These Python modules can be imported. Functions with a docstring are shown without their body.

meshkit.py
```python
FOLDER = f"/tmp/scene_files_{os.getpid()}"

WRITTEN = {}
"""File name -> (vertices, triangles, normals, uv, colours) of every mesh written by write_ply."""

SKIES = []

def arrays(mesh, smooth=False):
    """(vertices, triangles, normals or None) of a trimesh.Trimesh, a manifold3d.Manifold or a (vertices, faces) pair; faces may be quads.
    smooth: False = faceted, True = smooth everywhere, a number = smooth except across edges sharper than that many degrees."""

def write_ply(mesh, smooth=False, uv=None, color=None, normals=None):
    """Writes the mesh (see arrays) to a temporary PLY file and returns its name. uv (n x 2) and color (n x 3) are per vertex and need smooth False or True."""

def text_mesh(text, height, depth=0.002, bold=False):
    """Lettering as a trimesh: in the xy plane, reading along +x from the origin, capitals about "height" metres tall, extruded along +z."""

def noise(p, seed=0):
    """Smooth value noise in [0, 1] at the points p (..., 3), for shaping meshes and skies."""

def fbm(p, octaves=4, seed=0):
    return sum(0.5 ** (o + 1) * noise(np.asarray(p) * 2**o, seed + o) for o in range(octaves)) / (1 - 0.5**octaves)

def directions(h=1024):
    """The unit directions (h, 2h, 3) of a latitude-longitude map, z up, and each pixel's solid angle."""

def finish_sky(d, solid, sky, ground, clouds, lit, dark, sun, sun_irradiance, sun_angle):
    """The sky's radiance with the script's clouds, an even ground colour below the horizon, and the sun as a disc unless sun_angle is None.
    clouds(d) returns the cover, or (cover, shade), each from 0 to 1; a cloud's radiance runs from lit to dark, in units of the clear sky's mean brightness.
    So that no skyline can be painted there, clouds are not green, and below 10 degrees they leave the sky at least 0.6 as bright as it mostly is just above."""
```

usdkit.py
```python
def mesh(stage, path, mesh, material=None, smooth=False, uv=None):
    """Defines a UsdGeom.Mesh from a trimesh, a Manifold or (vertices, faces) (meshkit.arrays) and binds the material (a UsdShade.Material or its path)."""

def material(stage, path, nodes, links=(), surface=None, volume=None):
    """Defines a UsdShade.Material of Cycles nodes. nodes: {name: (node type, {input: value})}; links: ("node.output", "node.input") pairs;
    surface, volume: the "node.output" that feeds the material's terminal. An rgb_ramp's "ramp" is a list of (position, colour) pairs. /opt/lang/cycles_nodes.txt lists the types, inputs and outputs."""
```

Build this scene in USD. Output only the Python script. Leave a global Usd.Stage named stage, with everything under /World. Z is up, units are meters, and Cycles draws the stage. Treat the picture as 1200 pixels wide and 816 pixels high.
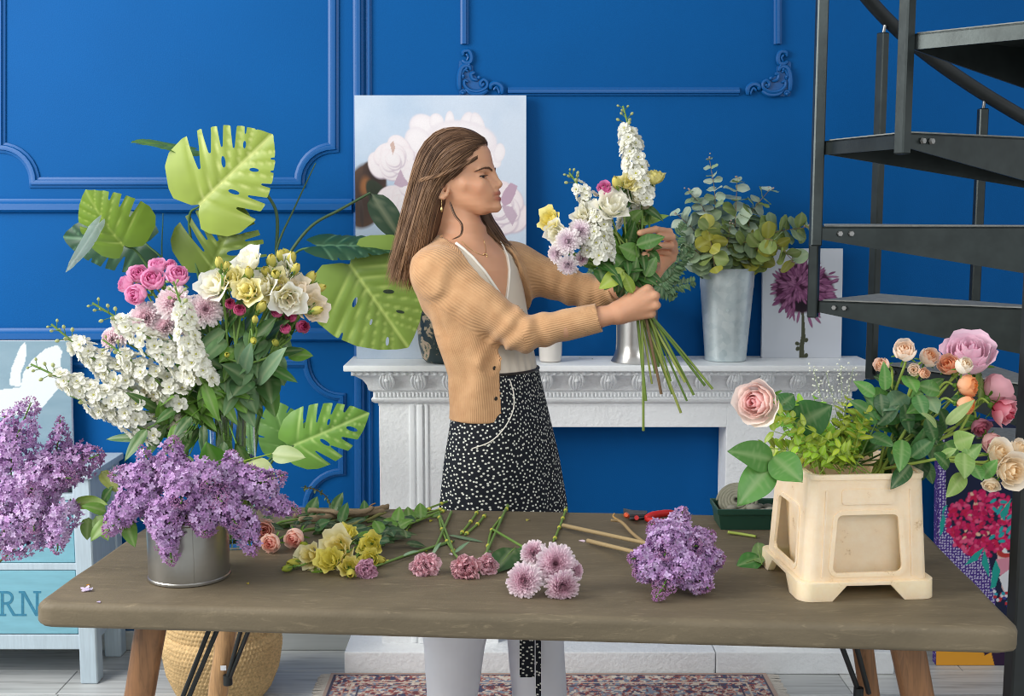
import math, numpy as np, trimesh, usdkit, meshkit
from shapely.geometry import Polygon, Point, box as sbox
from shapely import contains_xy, affinity
from scipy.spatial import Delaunay, cKDTree
from pxr import Usd, UsdGeom, UsdLux, UsdShade, Gf, Sdf, Vt
PI = math.pi
stage = Usd.Stage.CreateInMemory()
UsdGeom.SetStageUpAxis(stage, UsdGeom.Tokens.z)
UsdGeom.Xform.Define(stage, '/World'); UsdGeom.Scope.Define(stage, '/World/Looks')

# ---------------------------------------------------------------- camera (1200 x 816 frame)
FPX, ZC = 1400.0, 1.5
PITCH = math.atan(163 / 1400.0)
EXPOSURE = 0.54
cam = UsdGeom.Camera.Define(stage, '/World/camera')
cam.CreateHorizontalApertureAttr(36.0); cam.CreateVerticalApertureAttr(36.0 * 816 / 1200)
cam.CreateFocalLengthAttr(36.0 * FPX / 1200); cam.CreateClippingRangeAttr((0.05, 100.0))
cam.CreateExposureAttr(EXPOSURE)
_c, _s = math.cos(PITCH), math.sin(PITCH)
UsdGeom.Xformable(cam).AddTransformOp().Set(Gf.Matrix4d(1, 0, 0, 0, 0, _s, _c, 0, 0, -_c, _s, 0, 0, 0, ZC, 1))
RT, UP, FW = np.array([1., 0, 0]), np.array([0, _s, _c]), np.array([0, _c, -_s])
EYE = np.array([0, 0, ZC])
def at(px, py, Y):                       # the point at depth Y (metres from the camera) seen at a pixel
    r = FW + RT * (px - 600) / FPX + UP * (408 - py) / FPX
    return EYE + r * Y / r[1]
def onz(px, py, z):                      # the point at height z seen at a pixel
    r = FW + RT * (px - 600) / FPX + UP * (408 - py) / FPX
    return EYE + r * (z - ZC) / r[2]

# ---------------------------------------------------------------- daylight
dome = UsdLux.DomeLight.Define(stage, '/World/daylight_dome')
dome.CreateColorAttr((0.93, 0.97, 1.0)); dome.CreateIntensityAttr(0.17)
def rect_light(name, loc, target, w, h, inten, col):
    l = UsdLux.RectLight.Define(stage, '/World/' + name)
    l.CreateWidthAttr(w); l.CreateHeightAttr(h); l.CreateIntensityAttr(inten); l.CreateColorAttr(col)
    z = np.array(loc, float) - np.array(target, float); z /= np.linalg.norm(z)
    x = np.cross([0, 0, 1.0], z); x /= np.linalg.norm(x); y = np.cross(z, x)
    m = Gf.Matrix4d(*x, 0, *y, 0, *z, 0, *map(float, loc), 1)
    UsdGeom.Xformable(l).AddTransformOp().Set(m)
rect_light('window_light_left', (-2.9, 1.75, 2.5), (0.1, 3.1, 0.9), 1.9, 2.2, 7.6, (1.0, 0.985, 0.96))
rect_light('window_light_front', (1.2, -0.3, 2.7), (0.5, 2.8, 0.9), 2.0, 1.6, 2.6, (0.97, 0.985, 1.0))

# ---------------------------------------------------------------- helpers
_names = {}
def fresh(parent, name):
    k = _names.setdefault(parent, {}); n = k.get(name, 0); k[name] = n + 1
    return f'{parent}/{name}' + (f'_{n:03d}' if n else '')
def keys(prim, **kw):
    for k, v in kw.items():
        if v: prim.SetCustomDataByKey(k, v)
class G:                                 # collects triangles (with an optional colour per vertex) into one mesh
    def __init__(s): s.V, s.F, s.C, s.n = [], [], [], 0
    def add(s, v, f, c=None):
        v = np.asarray(v, float); f = np.asarray(f, int)
        if f.shape[1] == 4: f = np.vstack([f[:, [0, 1, 2]], f[:, [0, 2, 3]]])
        s.V.append(v); s.F.append(f + s.n); s.n += len(v)
        s.C.append(np.broadcast_to(np.asarray((1, 1, 1) if c is None else c, float), (len(v), 3)))
        return s
    def tm(s, m, c=None): return s.add(m.vertices, m.faces, c)
    def all(s): return np.vstack(s.V), np.vstack(s.F), np.vstack(s.C)
def vnormals(v, f):
    n = np.zeros_like(v); c = np.cross(v[f[:, 1]] - v[f[:, 0]], v[f[:, 2]] - v[f[:, 0]])
    for k in range(3): np.add.at(n, f[:, k], c)
    l = np.linalg.norm(n, axis=1, keepdims=True)
    return np.where(l > 1e-14, n / np.maximum(l, 1e-300), [0, 0, 1.])
def put(path, v, f, mat, smooth=True, col=None, prim=None):
    """One UsdGeom.Mesh. smooth: True, False or an angle (an angle drops colours)."""
    if smooth is not True and smooth is not False:
        m = usdkit.mesh(stage, path, trimesh.Trimesh(v, f, process=False), MATS[mat], smooth=smooth)
        return m.GetPrim()
    m = UsdGeom.Mesh.Define(stage, path)
    m.CreatePointsAttr(Vt.Vec3fArray.FromNumpy(np.ascontiguousarray(v, np.float32)))
    m.CreateFaceVertexCountsAttr(Vt.IntArray.FromNumpy(np.full(len(f), 3, np.int32)))
    m.CreateFaceVertexIndicesAttr(Vt.IntArray.FromNumpy(np.ascontiguousarray(f, np.int32).ravel()))
    m.CreateSubdivisionSchemeAttr('none'); m.CreateDoubleSidedAttr(True)
    if smooth:
        m.CreateNormalsAttr(Vt.Vec3fArray.FromNumpy(vnormals(v, f).astype(np.float32))); m.SetNormalsInterpolation('vertex')
    api = UsdGeom.PrimvarsAPI(m)
    if col is not None:
        api.CreatePrimvar('tint', Sdf.ValueTypeNames.Color3fArray, 'vertex').Set(Vt.Vec3fArray.FromNumpy(np.ascontiguousarray(col, np.float32)))
    for k, a in (prim or {}).items():
        api.CreatePrimvar(k, Sdf.ValueTypeNames.Float3Array, 'vertex').Set(Vt.Vec3fArray.FromNumpy(np.ascontiguousarray(a, np.float32)))
    UsdShade.MaterialBindingAPI.Apply(m.GetPrim()).Bind(MATS[mat])
    return m.GetPrim()
def clean(v, f):
    a = np.linalg.norm(np.cross(v[f[:, 1]] - v[f[:, 0]], v[f[:, 2]] - v[f[:, 0]]), axis=1)
    return f[a > 1e-13]
class Thing:
    def __init__(s, name, label=None, cat=None, group=None, loc=(0, 0, 0), kind=None, mesh=None):
        s.path = fresh('/World', name); s.loc = np.array(loc, float)
        x = UsdGeom.Xform.Define(stage, s.path)
        x.AddTranslateOp().Set(Gf.Vec3d(*map(float, loc)))
        s.prim = x.GetPrim(); keys(s.prim, label=label, category=cat, group=group, kind=kind)
    def part(s, name, g, mat, smooth=30, label=None, kind=None, parent=None, tint=False, prim=None):
        """g: a G or trimesh or (v, f) in world coordinates. Returns the part's path (a parent for sub-parts)."""
        if isinstance(g, G): v, f, c = g.all()
        elif isinstance(g, tuple): v, f = np.asarray(g[0], float), np.asarray(g[1], int); c = g[2] if len(g) > 2 else None
        else: v, f, c = np.array(g.vertices), np.array(g.faces), None
        p = fresh(parent or s.path, name)
        pr = put(p, v - s.loc, clean(v, f), mat, smooth, c if tint else None, prim)
        keys(pr, label=label, kind=kind)
        return p
def solo(name, g, mat, label, cat=None, group=None, kind=None, smooth=30, tint=False, loc=(0, 0, 0)):
    v, f, c = g.all() if isinstance(g, G) else (np.array(g.vertices), np.array(g.faces), None)
    p = fresh('/World', name)
    pr = put(p, v - np.array(loc), clean(v, f), mat, smooth, c if tint else None)
    UsdGeom.Xformable(pr).AddTranslateOp().Set(Gf.Vec3d(*map(float, loc)))
    keys(pr, label=label, category=cat, group=group, kind=kind)
    return p

MATS = {}
def MAT(name, nodes, links, surface):
    MATS[name] = usdkit.material(stage, '/World/Looks/' + name, nodes, links, surface=surface)
def lin(*c):                             # sRGB 0-255 -> linear
    c = np.array(c, float) / 255
    return tuple(np.where(c <= 0.04045, c / 12.92, ((c + 0.055) / 1.055) ** 2.4))
def plain(name, col, rough=0.5, metal=0.0, noise=0.0, nscale=20, bump=0.0, bscale=60, bdist=0.002, col2=None, spec=0.5, detail=4, stretch=(1, 1, 1), **kw):
    """Principled with an optional noise tone and noise bump, in object space."""
    n = {'tc': ('texture_coordinate', {}), 'mp': ('mapping', {'scale': stretch}), 'p': ('principled_bsdf', {'base_color': col, 'roughness': rough, 'metallic': metal, 'specular_ior_level': spec, **kw})}
    l = [('tc.object', 'mp.vector')]
    if noise or col2 is not None:
        c2 = col2 if col2 is not None else tuple(np.array(col) * (1 - noise))
        n['nz'] = ('noise_texture', {'scale': nscale, 'detail': detail, 'roughness': 0.6})
        n['rp'] = ('rgb_ramp', {'ramp': [(0.3, c2), (0.7, col)]})
        l += [('mp.vector', 'nz.vector'), ('nz.fac', 'rp.fac'), ('rp.color', 'p.base_color')]
    if bump:
        n['bz'] = ('noise_texture', {'scale': bscale, 'detail': 3})
        n['bp'] = ('bump', {'strength': bump, 'distance': bdist})
        l += [('mp.vector', 'bz.vector'), ('bz.fac', 'bp.height'), ('bp.normal', 'p.normal')]
    MAT(name, n, l, 'p.BSDF')
def tinted(name, rough=0.5, trans=0.0, spec=0.4, bump=0.0, bscale=150, sheen=0.0, **kw):
    """Principled that reads the mesh's own per-vertex colour; trans mixes in translucency (petals, leaves)."""
    n = {'a': ('attribute', {'attribute': 'tint'}), 'p': ('principled_bsdf', {'roughness': rough, 'specular_ior_level': spec, 'sheen_weight': sheen, **kw})}
    l = [('a.color', 'p.base_color')]
    s = 'p.BSDF'
    if bump:
        n['tc'] = ('texture_coordinate', {})
        n['bz'] = ('noise_texture', {'scale': bscale, 'detail': 2}); n['bp'] = ('bump', {'strength': bump, 'distance': 0.002})
        l += [('tc.object', 'bz.vector'), ('bz.fac', 'bp.height'), ('bp.normal', 'p.normal')]
    if trans:
        n['t'] = ('translucent_bsdf', {}); n['m'] = ('mix_closure', {'fac': trans})
        l += [('a.color', 't.color'), ('p.BSDF', 'm.closure1'), ('t.BSDF', 'm.closure2')]; s = 'm.closure'
    MAT(name, n, l, s)

# ---- shapes
def rbox(sx, sy, sz, r=0.004, seg=2, c=(0, 0, 0)):
    """Box with rounded edges: the hull of its corner octants."""
    a = np.linspace(0, PI / 2, seg + 1); t, p = np.meshgrid(a, a)
    o = np.stack([np.sin(t) * np.cos(p), np.sin(t) * np.sin(p), np.cos(t)], -1).reshape(-1, 3) * r
    h = np.array([sx, sy, sz]) / 2 - r
    pts = np.vstack([(o + h) * np.array([i, j, k]) for i in (-1, 1) for j in (-1, 1) for k in (-1, 1)])
    m = trimesh.convex.convex_hull(np.unique(pts.round(7), axis=0)); m.apply_translation(c)
    return m
def bx(x0, x1, y0, y1, z0, z1, r=0.003, seg=1):
    r = min(r, 0.49 * min(x1 - x0, y1 - y0, z1 - z0))
    return rbox(x1 - x0, y1 - y0, z1 - z0, r, seg, ((x0 + x1) / 2, (y0 + y1) / 2, (z0 + z1) / 2))
def rotz(m, a, about=(0, 0, 0)):
    m.apply_transform(trimesh.transformations.rotation_matrix(a, [0, 0, 1], about)); return m
def tube(P, R, sides=8, cap=True):
    P = np.asarray(P, float); n = len(P); R = np.broadcast_to(np.asarray(R, float), (n,))
    T = np.gradient(P, axis=0); T /= np.linalg.norm(T, axis=1, keepdims=True) + 1e-12
    N = np.zeros_like(P); ref = np.array([0, 0, 1.]) if abs(T[0, 2]) < 0.9 else np.array([1., 0, 0])
    N[0] = np.cross(T[0], ref); N[0] /= np.linalg.norm(N[0])
    for i in range(1, n):
        N[i] = N[i - 1] - T[i] * (N[i - 1] @ T[i]); N[i] /= np.linalg.norm(N[i]) + 1e-12
    B = np.cross(T, N); a = np.arange(sides) * 2 * PI / sides
    V = (P[:, None] + R[:, None, None] * (np.cos(a)[None, :, None] * N[:, None] + np.sin(a)[None, :, None] * B[:, None])).reshape(-1, 3)
    i, j = np.meshgrid(np.arange(n - 1), np.arange(sides), indexing='ij'); k = (j + 1) % sides
    F = np.stack([i * sides + j, i * sides + k, (i + 1) * sides + k, (i + 1) * sides + j], -1).reshape(-1, 4)
    F = np.vstack([F[:, [0, 1, 2]], F[:, [0, 2, 3]]])
    if cap:
        V = np.vstack([V, P[0], P[-1]]); j = np.arange(sides); k = (j + 1) % sides
        F = np.vstack([F, np.stack([k, j, np.full(sides, n * sides)], 1), np.stack([(n - 1) * sides + j, (n - 1) * sides + k, np.full(sides, n * sides + 1)], 1)])
    return V, F
def bez(*ps, n=12):
    t = np.linspace(0, 1, n)[:, None]; ps = [np.asarray(p, float) for p in ps]
    while len(ps) > 1: ps = [a * (1 - t) + b * t for a, b in zip(ps[:-1], ps[1:])]
    return ps[0]
def spline(pts, n=24):                   # Catmull-Rom through the points
    p = np.asarray(pts, float); p = np.vstack([2 * p[0] - p[1], p, 2 * p[-1] - p[-2]]); m = len(p) - 3
    u = np.linspace(0, m, n); i = np.minimum(u.astype(int), m - 1); t = (u - i)[:, None]
    a, b, c, d = p[i], p[i + 1], p[i + 2], p[i + 3]
    return 0.5 * (2 * b + (c - a) * t + (2 * a - 5 * b + 4 * c - d) * t ** 2 + (3 * b - a - 3 * c + d) * t ** 3)
def lathe(prof, sides=48, c=(0, 0, 0)):
    prof = np.asarray(prof, float); a = np.arange(sides) * 2 * PI / sides; n = len(prof)
    V = np.stack([prof[:, None, 0] * np.cos(a), prof[:, None, 0] * np.sin(a), np.repeat(prof[:, None, 1], sides, 1)], -1).reshape(-1, 3) + np.array(c)
    i, j = np.meshgrid(np.arange(n - 1), np.arange(sides), indexing='ij'); k = (j + 1) % sides
    F = np.stack([i * sides + j, i * sides + k, (i + 1) * sides + k, (i + 1) * sides + j], -1).reshape(-1, 4)
    return V, np.vstack([F[:, [0, 1, 2]], F[:, [0, 2, 3]]])
def grid(nu, nv):
    i, j = np.meshgrid(np.arange(nu - 1), np.arange(nv - 1), indexing='ij')
    F = np.stack([i * nv + j, (i + 1) * nv + j, (i + 1) * nv + j + 1, i * nv + j + 1], -1).reshape(-1, 4)
    return np.vstack([F[:, [0, 1, 2]], F[:, [0, 2, 3]]])
def sweep2(path, prof, closed=False):
    """Sweeps profile points (o, h) along a planar path: o to the path's left in the plane, h out of it. Returns (u, v, h) and faces, ends capped."""
    p = np.asarray(path, float); n = len(p); prof = np.asarray(prof, float); m = len(prof)
    d = np.diff(np.vstack([p, p[:1]]) if closed else p, axis=0); d /= np.linalg.norm(d, axis=1, keepdims=True)
    din = np.vstack([d[-1:], d[:-1]]) if closed else np.vstack([d[:1], d])
    dout = d if closed else np.vstack([d, d[-1:]])
    nl = lambda q: np.stack([-q[:, 1], q[:, 0]], 1)
    a, b = nl(din), nl(dout); mit = a + b; mit /= np.maximum((mit * a).sum(1, keepdims=True), 0.3)
    V = np.concatenate([p[:, None, :] + mit[:, None, :] * prof[None, :, :1], np.broadcast_to(prof[None, :, 1:], (n, m, 1))], -1).reshape(-1, 3)
    rows = n if closed else n - 1
    i, j = np.meshgrid(np.arange(rows), np.arange(m - 1), indexing='ij'); i2 = (i + 1) % n
    F = np.stack([i * m + j, i2 * m + j, i2 * m + j + 1, i * m + j + 1], -1).reshape(-1, 4)
    F = np.vstack([F[:, [0, 1, 2]], F[:, [0, 2, 3]]])
    if not closed:
        cap = np.array([[0, k, k + 1] for k in range(1, m - 1)])
        F = np.vstack([F, cap, (n - 1) * m + cap[:, ::-1]])
    return V, F
def fill(poly, step, edge=None):
    """Triangulates a shapely polygon with inner points step apart: (xy, faces)."""
    pts = []
    for ring in [poly.exterior, *poly.interiors]:
        L = ring.length; k = max(6, int(L / (edge or step)))
        pts += [ring.interpolate(t * L / k).coords[0] for t in range(k)]
    x0, y0, x1, y1 = poly.bounds
    gx, gy = np.meshgrid(np.arange(x0, x1, step), np.arange(y0, y1, step * 0.866)); gx = gx + (np.arange(len(gx)) % 2 * step / 2)[:, None]
    inner = poly.buffer(-step * 0.45)
    q = np.stack([gx.ravel(), gy.ravel()], 1); q = q[contains_xy(inner, q[:, 0], q[:, 1])]
    P = np.vstack([np.array(pts), q]); D = Delaunay(P).simplices
    cc = P[D].mean(1); D = D[contains_xy(poly, cc[:, 0], cc[:, 1])]
    a, b, c = P[D[:, 0]], P[D[:, 1]], P[D[:, 2]]
    ar = (b[:, 0] - a[:, 0]) * (c[:, 1] - a[:, 1]) - (b[:, 1] - a[:, 1]) * (c[:, 0] - a[:, 0])
    D = D[np.abs(ar) > 1e-10]; ar = ar[np.abs(ar) > 1e-10]; D[ar < 0] = D[ar < 0][:, ::-1]
    return P, D
def frame(d, roll=0.0):                  # rotation whose z column is d
    d = np.asarray(d, float); d = d / np.linalg.norm(d)
    x = np.cross([0, 0, 1.], d) if abs(d[2]) < 0.98 else np.cross([0, 1., 0], d)
    x /= np.linalg.norm(x); y = np.cross(d, x); c, s = math.cos(roll), math.sin(roll)
    return np.stack([x * c + y * s, -x * s + y * c, d], 1)
def lerp(a, b, t):
    a, b = np.asarray(a, float), np.asarray(b, float); t = np.asarray(t, float)
    return a + (b - a) * (t[..., None] if t.ndim else t)
fbm, vnoise = meshkit.fbm, meshkit.noise
# ================================================================ materials of the room
def wallpaint(name, col):
    MAT(name, {'tc': ('texture_coordinate', {}), 'n1': ('noise_texture', {'scale': 260, 'detail': 3, 'roughness': 0.65}), 'n2': ('noise_texture', {'scale': 3, 'detail': 3}),
               'rp': ('rgb_ramp', {'ramp': [(0.3, tuple(np.array(col) * 0.93)), (0.7, col)]}),
               'bp': ('bump', {'strength': 0.35, 'distance': 0.0016}), 'p': ('principled_bsdf', {'roughness': 0.6, 'specular_ior_level': 0.1})},
        [('tc.object', 'n1.vector'), ('tc.object', 'n2.vector'), ('n2.fac', 'rp.fac'), ('rp.color', 'p.base_color'), ('n1.fac', 'bp.height'), ('bp.normal', 'p.normal')], 'p.BSDF')
WALLC = (0.0003, 0.081, 0.275)
wallpaint('blue_wall', WALLC)
plain('blue_trim', WALLC, rough=0.4, bump=0.15, bscale=120, bdist=0.001, spec=0.35)
plain('white_plaster', lin(238, 240, 241), rough=0.7, noise=0.07, nscale=14, bump=0.8, bscale=70, bdist=0.0035)
plain('white_gloss', lin(240, 243, 244), rough=0.5, noise=0.05, nscale=25, bump=0.25, bscale=140, bdist=0.0015)
plain('baseboard_grey', lin(178, 182, 180), rough=0.5, noise=0.15, nscale=8, stretch=(0.3, 3, 6))
plain('canvas_white', lin(225, 228, 232), rough=0.85, bump=0.2, bscale=500, bdist=0.0006)
tinted('print', rough=0.8, spec=0.15, bump=0.15, bscale=600)
tinted('rug_pile', rough=0.95, spec=0.05, bump=0.8, bscale=420, sheen=0.2)
plain('rug_fringe', lin(205, 198, 188), rough=0.95, noise=0.2, nscale=120, bump=0.5, bscale=300)
for k, c in enumerate([(196, 198, 196), (186, 188, 187), (207, 208, 205), (178, 180, 179)]):
    c = lin(*c)
    MAT(f'floor_plank_{"abcd"[k]}', {'tc': ('texture_coordinate', {}), 'mp': ('mapping', {'scale': (1.2, 26, 26), 'location': (k * 3.1, k, 0)}), 'n': ('noise_texture', {'scale': 2.2, 'detail': 6, 'roughness': 0.62, 'distortion': 0.6}),
        'rp': ('rgb_ramp', {'ramp': [(0.28, tuple(np.array(c) * 0.52)), (0.46, tuple(np.array(c) * 0.9)), (0.75, tuple(np.array(c) * 1.12))]}),
        'bp': ('bump', {'strength': 0.15, 'distance': 0.001}), 'p': ('principled_bsdf', {'roughness': 0.42, 'specular_ior_level': 0.4})},
        [('tc.object', 'mp.vector'), ('mp.vector', 'n.vector'), ('n.fac', 'rp.fac'), ('rp.color', 'p.base_color'), ('n.fac', 'bp.height'), ('bp.normal', 'p.normal')], 'p.BSDF')
plain('floor_screed', lin(110, 110, 108), rough=0.8)
tb = lin(104, 93, 74)
MAT('table_top', {'tc': ('texture_coordinate', {}), 'mp': ('mapping', {'scale': (1.0, 3.2, 3.2)}), 'n': ('noise_texture', {'scale': 3.2, 'detail': 8, 'roughness': 0.68, 'distortion': 0.5}),
    'rp': ('rgb_ramp', {'ramp': [(0.25, tuple(np.array(tb) * 0.72)), (0.5, tb), (0.72, tuple(np.array(tb) * 1.25)), (0.86, tuple(np.array(tb) * 1.9))]}),
    'mp2': ('mapping', {'scale': (1.6, 9, 9), 'rotation': (0, 0, 0.5)}), 'n2': ('noise_texture', {'scale': 7, 'detail': 5, 'roughness': 0.7, 'distortion': 1.5}),
    'r2': ('rgb_ramp', {'ramp': [(0.56, (0, 0, 0)), (0.70, (1, 1, 1))]}), 'mx': ('mix', {'color2': tuple(np.array(tb) * 1.7)}), 'sc': ('math', {'math_type': 'multiply', 'value2': 0.7}),
    'n3': ('noise_texture', {'scale': 210, 'detail': 2}), 'bp': ('bump', {'strength': 0.35, 'distance': 0.0015}),
    'p': ('principled_bsdf', {'roughness': 0.62, 'specular_ior_level': 0.32})},
    [('tc.object', 'mp.vector'), ('mp.vector', 'n.vector'), ('n.fac', 'rp.fac'), ('tc.object', 'mp2.vector'), ('mp2.vector', 'n2.vector'), ('n2.fac', 'r2.fac'), ('r2.color', 'sc.value1'), ('sc.value', 'mx.fac'),
     ('rp.color', 'mx.color1'), ('mx.color', 'p.base_color'), ('tc.object', 'n3.vector'), ('n3.fac', 'bp.height'), ('bp.normal', 'p.normal')], 'p.BSDF')
def wood(name, c, st):
    MAT(name, {'tc': ('texture_coordinate', {}), 'mp': ('mapping', {'scale': st}), 'n': ('noise_texture', {'scale': 4, 'detail': 6, 'roughness': 0.6, 'distortion': 1.2}),
        'rp': ('rgb_ramp', {'ramp': [(0.3, tuple(np.array(c) * 0.6)), (0.55, c), (0.8, tuple(np.array(c) * 1.25))]}), 'p': ('principled_bsdf', {'roughness': 0.45})},
        [('tc.object', 'mp.vector'), ('mp.vector', 'n.vector'), ('n.fac', 'rp.fac'), ('rp.color', 'p.base_color')], 'p.BSDF')
wood('leg_wood_red', lin(140, 98, 62), (22, 22, 2.2)); wood('leg_wood_light', lin(194, 150, 102), (22, 22, 2.2))
plain('black_steel', lin(38, 42, 42), rough=0.5, metal=0.2, noise=0.3, nscale=30)
plain('stair_steel', lin(60, 67, 66), rough=0.33, metal=0.6, noise=0.35, nscale=14, bump=0.1, bscale=90)
plain('stair_tread_top', lin(150, 152, 148), rough=0.8, noise=0.3, nscale=60, bump=0.3, bscale=200)
plain('bolt_steel', lin(150, 150, 148), rough=0.35, metal=0.8)
plain('dresser_white', lin(180, 196, 206), rough=0.55, noise=0.16, nscale=9, stretch=(14, 14, 1.0), bump=0.12, bscale=60)
plain('dresser_turquoise', lin(120, 176, 192), rough=0.6, noise=0.15, nscale=10, stretch=(1, 1, 6))
plain('letter_teal', lin(52, 128, 158), rough=0.65, noise=0.3, nscale=80)
plain('basket_weave', lin(234, 198, 142), rough=0.8, noise=0.42, nscale=70, stretch=(1, 1, 2), bump=0.4, bscale=300)

# ================================================================ the room
W = 3.95
wall = Thing('wall_back', 'deep blue painted wall with raised panel mouldings', kind='structure')
wall.part('plaster', bx(-4.2, 4.2, W, W + 0.12, 0, 3.4, 0.002), 'blue_wall', label='smooth deep blue wall surface')
def wp(px, py): p = at(px, py, W); return (p[0], p[2])
def moulding(name, pts, width, depth, prof=None, closed=False, label=None):
    w, d = width / 2, depth
    prof = prof or [(-w, 0), (-w, d * .35), (-w * .55, d * .5), (-w * .4, d * .95), (0, d), (w * .4, d * .95), (w * .55, d * .5), (w, d * .35), (w, 0)]
    V, F = sweep2([wp(*p) for p in pts], prof, closed)
    wall.part(name, (np.stack([V[:, 0], W - V[:, 2], V[:, 1]], 1), F), 'blue_trim', smooth=35, label=label)
def arc(cx, cy, r, a0, a1, n=9): return [(cx + r * math.cos(a), cy + r * math.sin(a)) for a in np.radians(np.linspace(a0, a1, n))]
# upper panel with scooped corners, chair rail, lower rail, lower panel, pilaster strip
moulding('panel_moulding', [(391, -110), (391, 172)] + arc(391, 213, 40, -90, -180) + [(351, 214), (41, 214)] + arc(1, 213, 40, 0, -90) + [(1, 172), (1, -110)], 0.034, 0.016, label='scooped-corner panel frame above the chair rail')
rail = [(-0.022, 0), (-0.022, 0.012), (-0.012, 0.016), (-0.006, 0.024), (0.014, 0.024), (0.020, 0.017), (0.024, 0.008), (0.024, 0)]
moulding('chair_rail', [(-360, 241), (413, 241)], 0, 0, [(-a, b) for a, b in rail[::-1]])
moulding('chair_rail', [(-360, 392), (413, 392)], 0, 0, [(-a, b) for a, b in rail[::-1]])
moulding('panel_moulding', [(-10, 426), (357, 426)] + arc(401, 423, 42, 180, 92) + [(401, 465), (401, 552)] + arc(401, 595, 42, -90, -180) + [(357, 597), (-10, 597)], 0.026, 0.014, label='scooped-corner panel frame below the lower rail')
moulding('pilaster_strip', [(420, -110), (422, 712)], 0.034, 0.026)
moulding('pilaster_strip', [(432, -110), (434, 712)], 0.018, 0.012)
moulding('panel_moulding', [(544.5, -110), (544.5, 52)], 0.026, 0.017, label='short vertical bar above the corner ornament')
moulding('panel_moulding', [(911, -110), (911, 52)], 0.026, 0.017, label='short vertical bar above the right corner ornament')
moulding('panel_moulding', [(595, 107.5), (866, 107.5)], 0.026, 0.017, label='horizontal bar between the two corner ornaments')
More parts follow.
